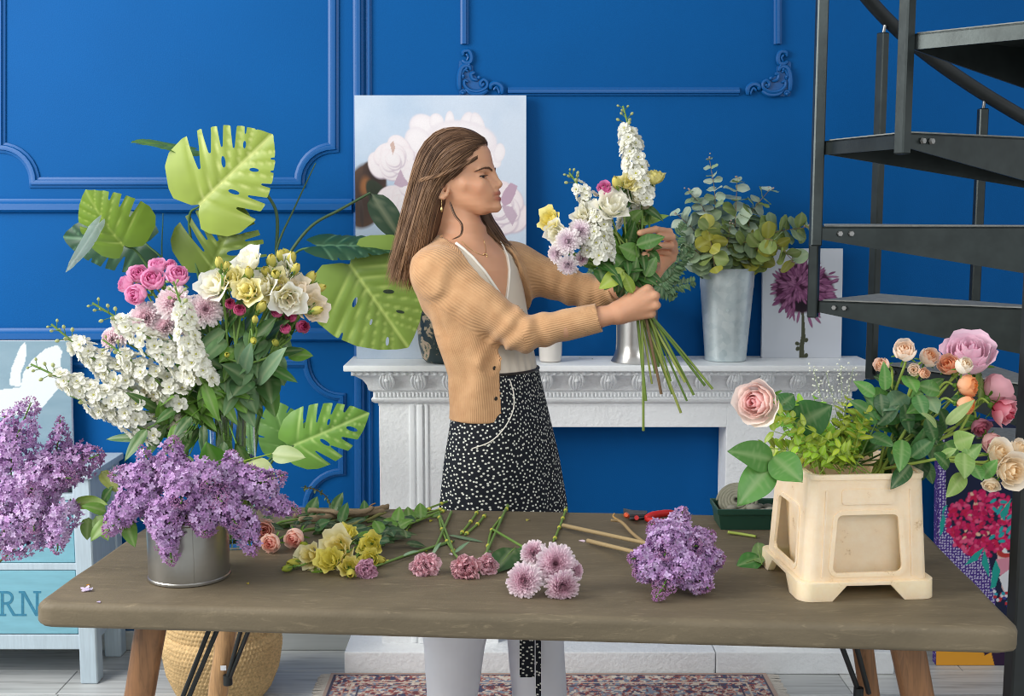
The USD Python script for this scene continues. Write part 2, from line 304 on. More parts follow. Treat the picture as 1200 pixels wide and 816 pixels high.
def ornament(cx, flip, y0):
    """Acanthus corner: C-scrolls, a feathered leaf plate and beads. Drawn in a 120 x 90 grid, px/9.07 per unit."""
    g = G(); s = 1 / 9.067
    def P(x, y, d): q = wp(cx + flip * (x - 390) * s, y0 + (y - 400) * s); return np.array([q[0], W - d, q[1]])
    def stroke(pts, r0, r1, d=0.008, n=26):
        c = spline(pts, n); t = np.linspace(0, 1, n); R = (r0 + (r1 - r0) * t) * (1 - 0.45 * (np.abs(t - .5) * 2) ** 6)
        g.add(*tube([P(x, y, d) for x, y in c], R * 0.00029, 7))
    poly = Polygon([(175, 300), (165, 560), (180, 640), (400, 640), (470, 560), (455, 500), (370, 500), (300, 430), (300, 350), (240, 320)]).buffer(12)
    V, F = trimesh.creation.triangulate_polygon(poly, engine='earcut'); n = len(V)
    top = np.array([P(x, y, 0.007) for x, y in V]); bot = np.array([P(x, y, 0.0) for x, y in V]); g.add(top, F)
    ring = np.array(poly.exterior.coords[:-1]); m = len(ring); i = np.arange(m); j = (i + 1) % m
    g.add(np.vstack([[P(x, y, 0.007) for x, y in ring], [P(x, y, 0) for x, y in ring]]), np.stack([i, j, j + m, i + m], 1))
    stroke([(205, 235), (215, 190), (270, 185), (295, 240), (285, 300), (235, 310), (195, 285)], 26, 30)
    stroke([(240, 215), (262, 250), (245, 290)], 16, 10, 0.012)
    stroke([(290, 390), (265, 345), (205, 355), (175, 420), (168, 510), (172, 600)], 26, 34, 0.010)
    stroke([(262, 400), (225, 385), (200, 430), (205, 470), (225, 455)], 18, 10, 0.012)
    stroke([(262, 510), (225, 500), (225, 550), (280, 600), (370, 612), (450, 575), (462, 520), (425, 490), (392, 520), (405, 555), (428, 545)], 20, 22, 0.012, 40)
    stroke([(235, 585), (300, 635), (400, 638), (470, 600)], 22, 26, 0.010)
    stroke([(335, 415), (295, 430), (310, 480), (365, 495)], 24, 18, 0.011)
    stroke([(500, 590), (505, 545), (560, 528), (615, 565), (620, 640)], 28, 32, 0.010)
    stroke([(530, 600), (560, 570), (588, 610), (590, 640)], 16, 14, 0.012)
    stroke([(185, 640), (190, 605), (225, 605), (230, 640)], 18, 14, 0.010)
    for x, y, r in [(378, 466, 20), (212, 452, 16), (245, 372, 15), (425, 540, 16), (208, 632, 18), (272, 330, 14)]:
        sp = trimesh.creation.icosphere(2, r * 0.00032); sp.apply_translation(P(x, y, 0.014)); g.tm(sp)
    wall.part('corner_ornament', g, 'blue_trim', smooth=40, label='carved scroll ornament at the panel corner')
ornament(520 + 390 * 0 + 43, 1, 40 + 44)
ornament(927 - 26, -1, 40 + 45)
solo('baseboard_back', bx(-4.2, -0.545, W - 0.016, W, 0, 0.068, 0.004), 'baseboard_grey', 'pale grey baseboard running along the wall left of the fireplace', kind='structure')
solo('baseboard_right', bx(1.24, 4.2, W - 0.016, W, 0, 0.068, 0.004), 'baseboard_grey', 'pale grey baseboard on the wall right of the fireplace', kind='structure')

rng = np.random.default_rng(5)
floor = Thing('floor', 'pale grey wood-look plank floor', kind='structure')
floor.part('screed', bx(-4.2, 4.2, -2.5, W, -0.06, -0.012, 0.002), 'floor_screed')
pw = 0.19
for r in range(11):
    y1 = W - 0.002 - r * pw; x = -2.6 - rng.uniform(0, 1.1)
    while x < 2.6:
        floor.part('plank', bx(x + 0.0012, x + 1.24 - 0.0012, y1 - pw + 0.0012, y1 - 0.0008, -0.012, 0, 0.0015), f'floor_plank_{"abcd"[rng.integers(4)]}', smooth=False)
        x += 1.24
fl = G()
for r in range(11, 34): fl.tm(bx(-4.2, 4.2, W - 0.002 - (r + 1) * pw + 0.001, W - 0.003 - r * pw, -0.012, 0, 0.0015))
floor.part('plank_field', fl, 'floor_plank_a', smooth=False, kind='stuff', label='grey planks in front of the table')

# ---------------------------------------------------------------- fireplace surround
fp = Thing('fireplace', 'white painted fireplace surround with beaded frieze on the blue wall', 'fireplace', loc=(0.32, 3.81, 0))
XL, XR, YF = -0.430, 1.075, 3.81
path = [(XR, W), (XR, YF), (XL, YF), (XL, W)]
prof = [(-0.01, 0.868), (0.0008, 0.868), (0.0015, 0.877), (0.012, 0.880), (0.020, 0.886), (0.022, 0.894), (0.016, 0.897), (0.016, 0.917), (0.026, 0.921), (0.030, 0.926), (0.034, 0.942), (0.046, 0.960), (0.066, 0.974), (0.078, 0.978), (0.078, 0.990), (0.088, 0.993), (0.090, 1.000)]
fp.part('cornice', sweep2(path, prof), 'white_plaster', smooth=50, label='coved cornice under the shelf')
fp.part('mantel_shelf', bx(XL - 0.098, XR + 0.076, YF - 0.108, W, 0.994, 1.014, 0.004, 2), 'white_gloss', smooth=40, label='flat white mantel shelf')
oL, oR, zo = at(584, 520, YF)[0], at(851, 520, YF)[0], at(851, 501, YF)[2]
fp.part('pilaster', bx(XL, oL, YF, W, 0.07, 0.874, 0.002), 'white_plaster')
fp.part('pilaster', bx(oR, XR, YF, W, 0.07, 0.874, 0.002), 'white_plaster')
fp.part('lintel', bx(oL - 0.002, oR + 0.002, YF, W, zo, 0.874, 0.002), 'white_plaster')
for sgn, x0 in ((1, XL), (-1, XR)):
    for d0, d1, h in ((0.098, 0.116, 0.006), (0.124, 0.142, 0.010), (0.148, 0.160, 0.006)):
        a, b = sorted((x0 + sgn * d0, x0 + sgn * d1))
        fp.part('fluting', bx(a, b, YF - h, YF + 0.002, 0.075, 0.874, 0.004, 2), 'white_gloss', smooth=40)
bead, dent = G(), G()
sp = trimesh.creation.icosphere(1, 0.0062)
for x in np.arange(XL - 0.07, XR + 0.07, 0.0235): s2 = sp.copy(); s2.apply_translation((x, YF - 0.079, 0.984)); bead.tm(s2)
for x in np.arange(XL - 0.012, XR + 0.014, 0.0122): dent.tm(bx(x, x + 0.0072, YF - 0.024, YF - 0.010, 0.900, 0.915, 0.002))
fp.part('bead_row', bead, 'white_gloss', smooth=True, kind='stuff', label='row of round beads under the shelf')
fp.part('dentil_row', dent, 'white_gloss', smooth=False, kind='stuff', label='fine row of dentil blocks')
def boss(x):
    g = G()
    for k in range(5):
        a = (k - 2) * 0.0075
        h = 0.013 - abs(k - 2) * 0.003
        P_ = bez((x + a * .6, YF - 0.030, 0.928), (x + a * 1.5, YF - 0.050, 0.945), (x + a * 1.6, YF - 0.072, 0.962), (x + a, YF - 0.076, 0.978), n=9)
        g.add(*tube(P_, 0.0035 + h * .28 * np.sin(np.linspace(.2, 3.0, 9)), 7))
    b = trimesh.creation.icosphere(1, 0.009); b.apply_translation((x, YF - 0.068, 0.962)); g.tm(b)
    return g
for x in np.arange(XL - 0.002 + 0.035, XR, 0.1003): fp.part('leaf_boss', boss(x), 'white_gloss', smooth=45)
cut = [-0.545, 0.05, 0.66, 1.24]
for a, b in zip(cut[:-1], cut[1:]): fp.part('hearth_slab', bx(a + 0.001, b - 0.001, 3.725, W, 0, 0.075, 0.006, 2), 'white_plaster', smooth=40)

# ---------------------------------------------------------------- flat prints on canvas
def stretched(name, label, x0, x1, z0, h, y0, lean, depth, paint, cat='painting', n=250, wrap=None):
    """A stretched canvas standing at z0 with its back edge leaning: a box whose front is a fine grid coloured by paint(u, v)."""
    w = x1 - x0; t = Thing(name, label, cat, loc=(x0, y0, z0))
    ca, sa = math.cos(lean), math.sin(lean)
    def P(u, v, d): return np.stack([x0 + u, y0 + v * sa - d * ca, z0 + v * ca + d * sa * 0 + 0 * u], -1)
    nu, nv = n, int(n * h / w); u, v = np.meshgrid(np.linspace(0, w, nu), np.linspace(0, h, nv), indexing='ij')
    V = P(u, v, np.full_like(u, depth)).reshape(-1, 3)
    t.part('printed_front', (V, grid(nu, nv)[:, ::1], paint(u / w, v / h).reshape(-1, 3)), 'print', smooth=True, tint=True)
    g = G(); m = bx(0, w, 0, h, 0, depth - 0.0008, 0.003); q = np.array(m.vertices); g.add(P(q[:, 0], q[:, 1], q[:, 2]), m.faces[:, ::-1])
    t.part('canvas_body', g, wrap or 'canvas_white', smooth=30)
    return t
def ell(C, X, Y, cx, cy, rx, ry, rot, cin, cedge, soft=0.12, pw=2.0):
    c, s = math.cos(math.radians(rot)), math.sin(math.radians(rot))
    a, b = ((X - cx) * c + (Y - cy) * s) / rx, (-(X - cx) * s + (Y - cy) * c) / ry
    r = np.sqrt(a * a + b * b * (1 + 0.25 * np.clip(a, -1, 1))) ; m = np.clip((1 - r) / soft, 0, 1)[..., None]
    col = lerp(cin, cedge, np.clip(r, 0, 1) ** pw)
    return C * (1 - m) + col * m
def polyfill(C, X, Y, pts, col):
    m = contains_xy(Polygon(pts), X.ravel(), Y.ravel()).reshape(X.shape)
    C = C.copy(); C[m] = col; return C
def peony(u, v):
    X, Y = 417 + 199 * u, 417 - 305 * v
    n = fbm(np.stack([X / 40, Y / 40, 0 * X], -1), 3, 4)
    C = lerp(lin(178, 198, 220), lin(206, 217, 231), np.clip(n * 1.2 + (X - 417) / 420 - .2, 0, 1))
    wh, pk, sh, mv = lin(240, 234, 236), lin(228, 204, 208), lin(205, 192, 204), lin(190, 162, 180)
    C = ell(C, X, Y, 430, 228, 26, 40, 10, lin(70, 58, 54), lin(96, 76, 66)); C = ell(C, X, Y, 440, 205, 14, 20, -20, lin(62, 52, 50), lin(82, 66, 60))
    C = ell(C, X, Y, 429, 216, 9, 15, 5, lin(150, 100, 66), lin(96, 74, 60), .5)
    C = ell(C, X, Y, 446, 232, 12, 28, -28, lin(54, 60, 50), lin(60, 66, 56)); C = ell(C, X, Y, 424, 246, 3, 18, -5, lin(70, 60, 58), lin(80, 70, 66))
    r = np.random.default_rng(12)
    def bud(C, cx, cy, R, n, rot, tone):                # overlapping petals, back to front, with a thin darker rim between them
        for k in range(n):
            t = k / (n - 1); a = rot + k * 2.4; d = R * (1.0 - .92 * t)
            x, y, w_, h_ = cx + d * .62 * math.cos(a), cy + d * .55 * math.sin(a), R * (.62 - .30 * t) * r.uniform(.85, 1.15), R * (.46 - .18 * t) * r.uniform(.85, 1.15); an = math.degrees(a) + 90 + r.uniform(-30, 30)
            C = ell(C, X, Y, x + .8, y + 1.2, w_ * 1.04, h_ * 1.06, an, lerp(sh, mv, tone * .6), lerp(sh, mv, tone * .5), .16, 2); C = ell(C, X, Y, x, y, w_, h_, an, lerp(wh, pk, tone * (1 - t) * .5), lerp(wh, pk, .25 + tone * .5), .10, 5)
        return C
    for a in [(500, 150, 22, 15, 30), (512, 142, 9, 10, 0), (527, 143, 6, 14, 5), (548, 146, 10, 16, 15), (560, 150, 9, 20, -10), (568, 172, 14, 20, 20), (577, 186, 12, 9, 40), (585, 178, 7, 12, 10), (540, 165, 44, 26, 0), (490, 165, 16, 18, -10), (520, 230, 60, 60, 0)]: C = ell(C, X, Y, *a, wh, lerp(wh, sh, .5), .12, 5)
    C = bud(C, 462, 186, 31, 13, .4, .25); C = bud(C, 476, 238, 34, 9, 1.2, .5); C = bud(C, 486, 205, 22, 6, 2.2, .3)
    C = polyfill(C, X, Y, [(462, 214), (470, 196), (474, 206), (480, 214), (470, 218)], lerp(sh, mv, .7)); C = polyfill(C, X, Y, [(458, 168), (462, 164), (464, 172), (461, 180)], lin(206, 178, 168))
    C = bud(C, 585, 243, 36, 15, 2.0, .6)
    C = polyfill(C, X, Y, [(590, 222), (598, 212), (606, 216), (603, 226), (598, 236), (590, 240), (586, 232)], mv); C = polyfill(C, X, Y, [(587, 238), (600, 240), (606, 250), (600, 262), (592, 250)], lerp(sh, mv, .6))
    C = ell(C, X, Y, 470, 330, 34, 60, -10, lin(66, 78, 62), lin(84, 98, 80), .1); C = ell(C, X, Y, 560, 340, 60, 50, 10, wh, sh, .1, 4); C = ell(C, X, Y, 520, 320, 40, 40, 0, wh, pk, .1, 4)
    return .84 * C * (0.97 + 0.06 * vnoise(np.stack([X * 1.3, Y * 1.3, 0 * X], -1), 3))[..., None]
a, b = at(417, 380, 3.86)[0], at(616.5, 380, 3.86)[0]
stretched('peony_painting', 'tall canvas of white peonies on pale blue standing on the mantel behind the woman', a, b, 1.0145, at(500, 112, 3.93)[2] - 1.0145, 3.885, 0.055, 0.022, peony)
def mum(u, v):
    X, Y = 894 + 93 * u, 419 - 128 * v
    C = np.broadcast_to(np.array(lin(208, 212, 220)), X.shape + (3,)).copy()
    C = polyfill(C, X, Y, [(938, 419), (944.5, 419), (943, 405), (945, 396), (943, 370), (942, 352), (938, 352), (940, 372), (940, 392), (938, 404)], lin(82, 84, 66))
    for p in [(935.5, 402, 3, 2.4), (946, 398, 2.2, 3), (936, 408, 2.5, 3), (946, 416, 2.5, 3)]: C = ell(C, X, Y, *p, 20, lin(70, 74, 58), lin(96, 98, 76))
    r = np.random.default_rng(3); base = (934, 334)
    C = ell(C, X, Y, 942, 337, 37, 31, 5, lin(72, 38, 60), lin(84, 46, 72)); C = ell(C, X, Y, 941, 353, 11, 13, 0, lin(40, 32, 40), lin(52, 40, 50))
    for k in range(260):
        a = r.uniform(-PI, PI); d = r.uniform(6, 37); cx, cy = 942 + 1.06 * d * math.cos(a), 338 + 0.92 * d * math.sin(a)
        if cy > 352 and abs(cx - 941) < 8: continue
        t = r.uniform(0, 1); c1 = lerp(lin(176, 118, 156), lin(128, 72, 112), t)
        C = ell(C, X, Y, cx, cy, r.uniform(4.5, 8.5), r.uniform(1.4, 2.3), math.degrees(math.atan2(cy - base[1], cx - base[0])) + r.uniform(-18, 18), c1, lin(84, 42, 72), .25, 3)
    for p in [(950, 376, 9, 2, 70), (958, 373, 8, 2, 50), (936, 371, 8, 1.8, 100), (926, 366, 8, 1.8, 120)]: C = ell(C, X, Y, *p, lin(160, 104, 140), lin(90, 48, 78), .25, 3)
    return C
a, b = at(894, 380, 3.88)[0], at(987.5, 380, 3.88)[0]
stretched('chrysanthemum_painting', 'small white canvas of a purple chrysanthemum standing on the mantel', a, b, 1.0145, at(940, 291, 3.93)[2] - 1.0145, 3.905, 0.055, 0.020, mum, n=170)
def bird(u, v):
    X, Y = -70 + 155 * u, 570 - 171 * v
    n = fbm(np.stack([X / 30, Y / 12, 0 * X], -1), 3, 9)
    C = lerp(lin(112, 138, 152), lin(130, 152, 164), n)
    w = lin(200, 206, 208)
    C = polyfill(C, X, Y, [(13, 464), (16, 440), (21, 425), (27, 408), (33, 400), (34, 412), (33, 428), (27, 446), (26, 468)], w)
    C = polyfill(C, X, Y, [(26, 468), (30, 446), (40, 428), (56, 411), (70, 405), (76, 414), (73, 432), (77, 452), (70, 470), (50, 500), (20, 510), (-40, 520), (-60, 480)], w)
    return C
a, b = at(-70, 480, 3.90)[0], at(85, 480, 3.90)[0]
DZ = 0.688
stretched('petal_painting', 'blue grey canvas with white petal shapes on the turquoise dresser', a, b, DZ + 0.001, at(40, 399, 3.92)[2] - DZ, 3.90, 0.06, 0.02, bird, n=130)
def lady(u, v):
    X, Y = 1101 + 205 * u, 782 - 292 * v
    r = np.random.default_rng(8)
    C = np.broadcast_to(np.array(lin(38, 44, 70)), X.shape + (3,)).copy()
    C = polyfill(C, X, Y, [(1101, 560), (1112, 590), (1125, 640), (1160, 640), (1172, 690), (1172, 720), (1101, 720)], lin(82, 58, 140))
    C = polyfill(C, X, Y, [(1101, 500), (1108, 500), (1112, 600), (1101, 600)], lin(82, 58, 140))
    gx, gy = np.meshgrid(np.arange(1101, 1190, 3.3), np.arange(500, 782, 3.3)); q = np.stack([gx.ravel(), gy.ravel()], 1) + r.uniform(-.7, .7, (gx.size, 2))
    C = polyfill(C, X, Y, [(1101, 735), (1306, 735), (1306, 782), (1101, 782)], lin(236, 166, 58))
    d, _ = cKDTree(q).query(np.stack([X.ravel(), Y.ravel()], 1)); d = d.reshape(X.shape)
    pur = np.abs(C - np.array(lin(82, 58, 140))).sum(-1) < 1e-4
    C[pur & (d < 1.05)] = lin(206, 200, 226)
    for pts in [[(1172, 782), (1168, 766), (1160, 770), (1156, 758), (1170, 752), (1180, 748), (1205, 750), (1210, 782)]]: C = polyfill(C, X, Y, pts, lin(58, 40, 66))
    for pts in [[(1172, 640), (1192, 628), (1240, 625), (1250, 680), (1230, 712), (1196, 712), (1180, 690)]]: C = polyfill(C, X, Y, pts, lin(232, 196, 190))
    C = polyfill(C, X, Y, [(1172, 655), (1190, 652), (1188, 676), (1180, 684)], lin(226, 150, 170)); C = polyfill(C, X, Y, [(1176, 676), (1192, 664), (1194, 690), (1186, 700)], lin(236, 236, 240))
    C = ell(C, X, Y, 1186, 645, 14, 8, -5, lin(190, 60, 62), lin(196, 66, 60)); C = ell(C, X, Y, 1187, 644, 8, 3.6, -5, lin(238, 238, 240), lin(238, 238, 240)); C = ell(C, X, Y, 1188, 644, 3, 3, 0, lin(20, 24, 30), lin(60, 90, 120))
    for k in range(40): C = ell(C, X, Y, 1168 + k * .9 + r.uniform(-4, 4), 692 + k * .55 + r.uniform(-7, 7), 2.2, 2.2, 0, *(np.array([lin(50, 170, 190), lin(230, 230, 236), lin(200, 60, 70), lin(60, 70, 150)])[[r.integers(4)] * 2]))
    for k in range(420):
        a, d = r.uniform(0, 2 * PI), math.sqrt(r.uniform(0, 1)); cx, cy = 1158 + 46 * d * math.cos(a), 612 + 40 * d * math.sin(a)
        c = [lin(226, 50, 110), lin(200, 34, 92), lin(240, 96, 140), lin(214, 40, 84), lin(246, 196, 170)][r.choice(5, p=[.34, .26, .2, .14, .06])]
        C = ell(C, X, Y, cx, cy, r.uniform(2.5, 5), r.uniform(2, 3.6), r.uniform(0, 180), c, np.array(c) * .8, .3)
    for k in range(16): C = ell(C, X, Y, 1180 + r.uniform(-14, 16), 600 + r.uniform(-16, 40), 5, 2.4, r.uniform(0, 180), lin(52, 176, 168), lin(40, 140, 170), .2)
    for pts in [[(1111, 606), (1108, 622), (1104, 628), (1104, 612), (1108, 600)], [(1113, 590), (1106, 604), (1108, 592)], [(1158, 640), (1146, 648), (1134, 662), (1150, 656)], [(1158, 642), (1164, 662), (1164, 676), (1155, 660)], [(1172, 655), (1178, 668), (1172, 688), (1166, 690), (1168, 668)], [(1176, 600), (1190, 582), (1186, 600), (1178, 606)]]: C = polyfill(C, X, Y, pts, lin(44, 168, 156))
    return C
a, b = at(1100, 700, 3.80)[0], at(1300, 700, 3.80)[0]
plain('purple_dots', lin(82, 58, 140), rough=0.8)
MAT('purple_dots', {'tc': ('texture_coordinate', {}), 'v': ('voronoi_texture', {'scale': 95, 'randomness': 0.5}), 'r': ('rgb_ramp', {'ramp': [(0.24, lin(196, 188, 222)), (0.30, lin(82, 58, 140))]}), 'p': ('principled_bsdf', {'roughness': 0.8})},
    [('tc.object', 'v.vector'), ('v.distance', 'r.fac'), ('r.color', 'p.base_color')], 'p.BSDF')
stretched('portrait_painting', 'colourful canvas of a face under pink flowers standing on the floor by the stairs', a, b, 0.0005, at(1150, 492, 3.88)[2], 3.835, 0.085, 0.035, lady, n=230, wrap='purple_dots')

# ---------------------------------------------------------------- turquoise dresser
dr = Thing('dresser', 'white chest of drawers with turquoise lettered drawer fronts at left edge', 'dresser', loc=(-1.65, 3.79, 0))
DX1, DX0, DY0, DY1 = -1.315, -1.99, 3.645, 3.93
for x in (DX0, DX1 - 0.056):
    for y in (DY0, DY1 - 0.056): dr.part('leg', bx(x, x + 0.056, y, y + 0.056, 0, DZ - 0.02, 0.004), 'dresser_white')
dr.part('top', bx(DX0 - 0.012, DX1 + 0.012, DY0 - 0.014, DY1 + 0.012, DZ - 0.022, DZ, 0.004, 2), 'dresser_white')
for x in (DX0 + 0.006, DX1 - 0.022): dr.part('side_panel', bx(x, x + 0.016, DY0 + 0.05, DY1 - 0.05, 0.135, DZ - 0.02, 0.002), 'dresser_white')
dr.part('back_panel', bx(DX0 + 0.02, DX1 - 0.02, DY1 - 0.02, DY1 - 0.008, 0.135, DZ - 0.02, 0.002), 'dresser_white')
zz = lambda y: at(40, y, DY0)[2]
for ya, yb in ((745, 762), (661, 669), (580, 587)): dr.part('rail', bx(DX0 + 0.05, DX1 - 0.05, DY0 + 0.004, DY0 + 0.03, zz(yb), zz(ya), 0.002), 'dresser_white')
dr.part('bottom_board', bx(DX0 + 0.02, DX1 - 0.02, DY0 + 0.03, DY1 - 0.02, zz(760), zz(752), 0.002), 'dresser_white')
def letters(polys, depth=0.0012):
    g = G()
    for p in polys:
        for q in getattr(p, 'geoms', [p]): g.tm(trimesh.creation.extrude_polygon(q, depth, engine='earcut'))
    return g
def on_drawer(g):
    v, f, c = g.all(); o = G(); P_ = np.array([at(x, y, DY0 + 0.006) for x, y in v[:, :2]]); o.add(np.stack([P_[:, 0], DY0 + 0.0060 - v[:, 2], P_[:, 2]], 1), f[:, ::-1]); return o
from shapely import union_all
def serif_N(x, y, w, h): # y grows downwards, pixels
    return union_all([sbox(x + 3, y, x + 6, y + h), sbox(x + w - 6, y, x + w - 3, y + h), Polygon([(x + 3, y), (x + 7, y), (x + w - 3, y + h), (x + w - 6.5, y + h)]), sbox(x, y, x + 6, y + 2.2), sbox(x, y + h - 2.2, x + 9, y + h), sbox(x + w - 9, y, x + w, y + 2.2)])
def serif_R(x, y, w, h):
    bowl = Point(x + 10, y + h * .27).buffer(h * .27).intersection(sbox(x + 10, 0, x + 60, 900)).union(sbox(x + 3, y, x + 10, y + h * .54))
    inner = Point(x + 10, y + h * .27).buffer(h * .27 - 3).intersection(sbox(x + 9, 0, x + 60, 900)).union(sbox(x + 6, y + 2.6, x + 10, y + h * .54 - 2.6))
    return union_all([bowl.difference(inner), sbox(x + 3, y, x + 6.2, y + h), sbox(x, y, x + 8, y + 2.2), sbox(x, y + h - 2.2, x + 9, y + h), Polygon([(x + 9, y + h * .52), (x + 12.5, y + h * .52), (x + w - 2, y + h), (x + w - 6, y + h)]), sbox(x + w - 6, y + h - 2.2, x + w + 1, y + h)])
for ya, yb, let in ((669.5, 744, [serif_R(-2, 693, 23, 29), serif_N(22, 693, 26, 29)]), (587.5, 660.5, [affinity.scale(Point(40, 628).buffer(13), 1, 1.15).difference(affinity.scale(Point(40, 628).buffer(9.8), 1, 1.15))])):
    p = dr.part('drawer', bx(DX0 + 0.058, DX1 - 0.058, DY0 + 0.006, DY0 + 0.024, zz(yb), zz(ya), 0.003, 2), 'dresser_turquoise', label='turquoise drawer front')
    for q in let: dr.part('letter', on_drawer(letters([q])), 'letter_teal', smooth=False, parent=p)

# ---------------------------------------------------------------- rug
x0, x1, y0, y1 = -0.585, 0.822, 2.35, 3.718
nu, nv = 470, 150
u = np.linspace(x0, x1, nu)[:, None] + 0 * np.zeros((1, nv)); v = np.zeros((nu, 1)) + np.r_[np.linspace(y0, 3.3, 30), np.linspace(3.3, y1, nv - 30)][None, :]
du, dv = np.minimum(u - x0, x1 - u), np.minimum(y1 - v, v - y0); d = np.minimum(du, dv)
pal = [lin(*c) for c in [(150, 62, 58), (48, 56, 92), (196, 178, 160), (176, 104, 96), (120, 132, 150), (110, 48, 52), (214, 200, 186)]]
qx = np.stack([u * 60, v * 60, 0 * u], -1); a = fbm(qx, 2, 1); b = vnoise(qx * 1.7, 5); m = np.sin(u * 95) * np.sin(v * 95)
idx = np.where(a < .36, 1, np.where(a < .47, 0, np.where(a < .55, 2, np.where(a < .63, 3, 4)))); idx = np.where(b > .74, 6, idx); idx = np.where(b < .2, 5, idx); idx = np.where((m > .82), 2, idx)
C = np.array(pal)[idx]
C[(d < .012)] = lin(176, 150, 136); C[(d > .012) & (d < .02)] = lin(56, 54, 80); C[(d > .075) & (d < .082)] = lin(205, 186, 168); C[(d > .1) & (d < .107)] = lin(52, 50, 78)
rug = Thing('rug', 'red and blue patterned rug with cream fringe before the fireplace', 'rug', loc=(0.12, 3.1, 0))
g = G(); g.add(np.stack([u, v, 0 * u + 0.008], -1).reshape(-1, 3), grid(nu, nv), C.reshape(-1, 3))
rug.part('pile', g, 'rug_pile', smooth=True, tint=True, label='dense small floral pattern')
rug.part('backing', bx(x0, x1, y0, y1, 0.0005, 0.0076, 0.002), 'rug_fringe')
for sx, xx in ((-1, x0), (1, x1)):
    g = G()
    for y in np.arange(y0, y1, 0.0075):
        e = rng.uniform(-.004, .004, 2); g.add(*tube([(xx, y, .004), (xx + sx * .02, y + e[0], .004), (xx + sx * (.036 + e[1]), y + e[0] * 2, .002)], .0024, 4))
    rug.part('fringe', g, 'rug_fringe', kind='stuff', label='cream fringe along the short end')

# ---------------------------------------------------------------- work table
TZ, TT = 0.75, 0.050
TA = math.radians(-4.4); TC = np.array([0.030, 2.535])            # centre and turn of the top
tdx, tdy = np.array([math.cos(TA), math.sin(TA)]), np.array([-math.sin(TA), math.cos(TA)])
def tp(a, b, z=TZ): q = TC + tdx * a + tdy * b; return np.array([q[0], q[1], z])
tab = Thing('work_table', 'long brown table with worn top, splayed wooden legs and black braces', 'table', loc=(TC[0], TC[1], 0))
r = sbox(-0.925, -0.392, 0.925, 0.392).buffer(-0.03).buffer(0.03)
lay = []
for off, z in ((0.010, TZ - TT), (0.003, TZ - TT + 0.004), (0, TZ - TT + 0.010), (0, TZ - 0.014), (0.003, TZ - 0.006), (0.009, TZ - 0.0015), (0.016, TZ)):
    rr = affinity.scale(r, (0.925 - off) / 0.925, (0.392 - off) / 0.392); lay.append((np.array([rr.exterior.interpolate(t, normalized=True).coords[0] for t in np.linspace(0, 1, 220, endpoint=False)]), z))
V = []; n = 220
for k, (c, z) in enumerate(lay):
    w = fbm(np.stack([c[:, 0] * 9, c[:, 1] * 9, np.full(n, z * 20)], -1), 3, 2) - .5
    cc = c * (1 - 0.006 * (w[:, None] + .5)); V.append(np.stack([TC[0] + cc[:, 0] * tdx[0] + cc[:, 1] * tdy[0], TC[1] + cc[:, 0] * tdx[1] + cc[:, 1] * tdy[1], np.full(n, z)], 1))
V = np.vstack(V); i, j = np.meshgrid(np.arange(len(lay) - 1), np.arange(n), indexing='ij'); k = (j + 1) % n
F = np.stack([i * n + j, i * n + k, (i + 1) * n + k, (i + 1) * n + j], -1).reshape(-1, 4); F = np.vstack([F[:, [0, 1, 2]], F[:, [0, 2, 3]]])
ctr = len(V); V = np.vstack([V, [[*TC, TZ]], [[*TC, TZ - TT]]]); j = np.arange(n); k = (j + 1) % n; o = (len(lay) - 1) * n
F = np.vstack([F, np.stack([o + j, o + k, np.full(n, ctr)], 1), np.stack([k, j, np.full(n, ctr + 1)], 1)])
tab.part('tabletop', (V, F), 'table_top', smooth=35, label='thick brown worn tabletop with rounded edge')
def leg(p0, p1, r0, r1, mat, label):
    c = bez(p0, p1, n=9); V, F = tube(c, np.linspace(r0, r1, 9), 14); ff = fbm(V * 14, 2, 3)[:, None] - .5
    return tab.part('leg', (V + ff * 0.006 * np.array([1, 1, 0]), F), mat, smooth=True, label=label)
zb = TZ - TT + 0.004
L = {'fl': (at(176, 750, 2.36), onz(148, 905, 0.0)), 'bl': (at(265, 745, 2.80), None), 'fr': (at(1064, 760, 2.27), None), 'br': (at(1012, 757, 2.72), None)}
def legline(px0, py0, px1, py1, Y, r0, r1, mat, label):
    a, b = at(px0, py0, Y), at(px1, py1, Y); d = (b - a) / (b - a)[2]; p0 = a + d * (zb - a[2]); p1 = a + d * (0 - a[2])
    return leg(p0, p1, r0, r1, mat, label), p0, p1
_, a0, a1 = legline(176, 742, 163, 816, 2.34, 0.032, 0.026, 'leg_wood_red', 'reddish brown front leg')
_, b0, b1 = legline(265, 742, 255, 816, 2.78, 0.026, 0.020, 'leg_wood_light', 'pale rear leg')
_, c0, c1 = legline(1064, 762, 1075, 816, 2.26, 0.034, 0.026, 'leg_wood_red', 'reddish brown front leg')
_, d0, d1 = legline(1011, 758, 1019, 816, 2.66, 0.026, 0.020, 'leg_wood_red', None)
def brace(a, b, r=0.0052): tab.part('brace', tube(bez(a, b, n=6), r, 8), 'black_steel', smooth=True, label='thin black steel brace rod')
for dx in (0, 10): brace(at(252 + dx, 738, 2.44) + [0, 0, .03], at(209 + dx * .7, 830, 2.40))
e = b0 + (b1 - b0) * 0.33
for dx in (0, 11): brace(at(287 + dx, 738, 2.66) + [0, 0, .03], at(266 + dx * .2, 797, 2.745))
for p, q in (((979, 755), (1006, 810)), ((998, 755), (1018, 812))): brace(at(*p, 2.44) + [0, 0, .03], at(*q, 2.60), 0.006)
for p in (at(267, 797, 2.745), at(1006, 812, 2.59)): tab.part('brace_joint', tube([p + [0, 0, .012], p, p - [0, 0, .012]], 0.011, 10), 'black_steel', smooth=40)
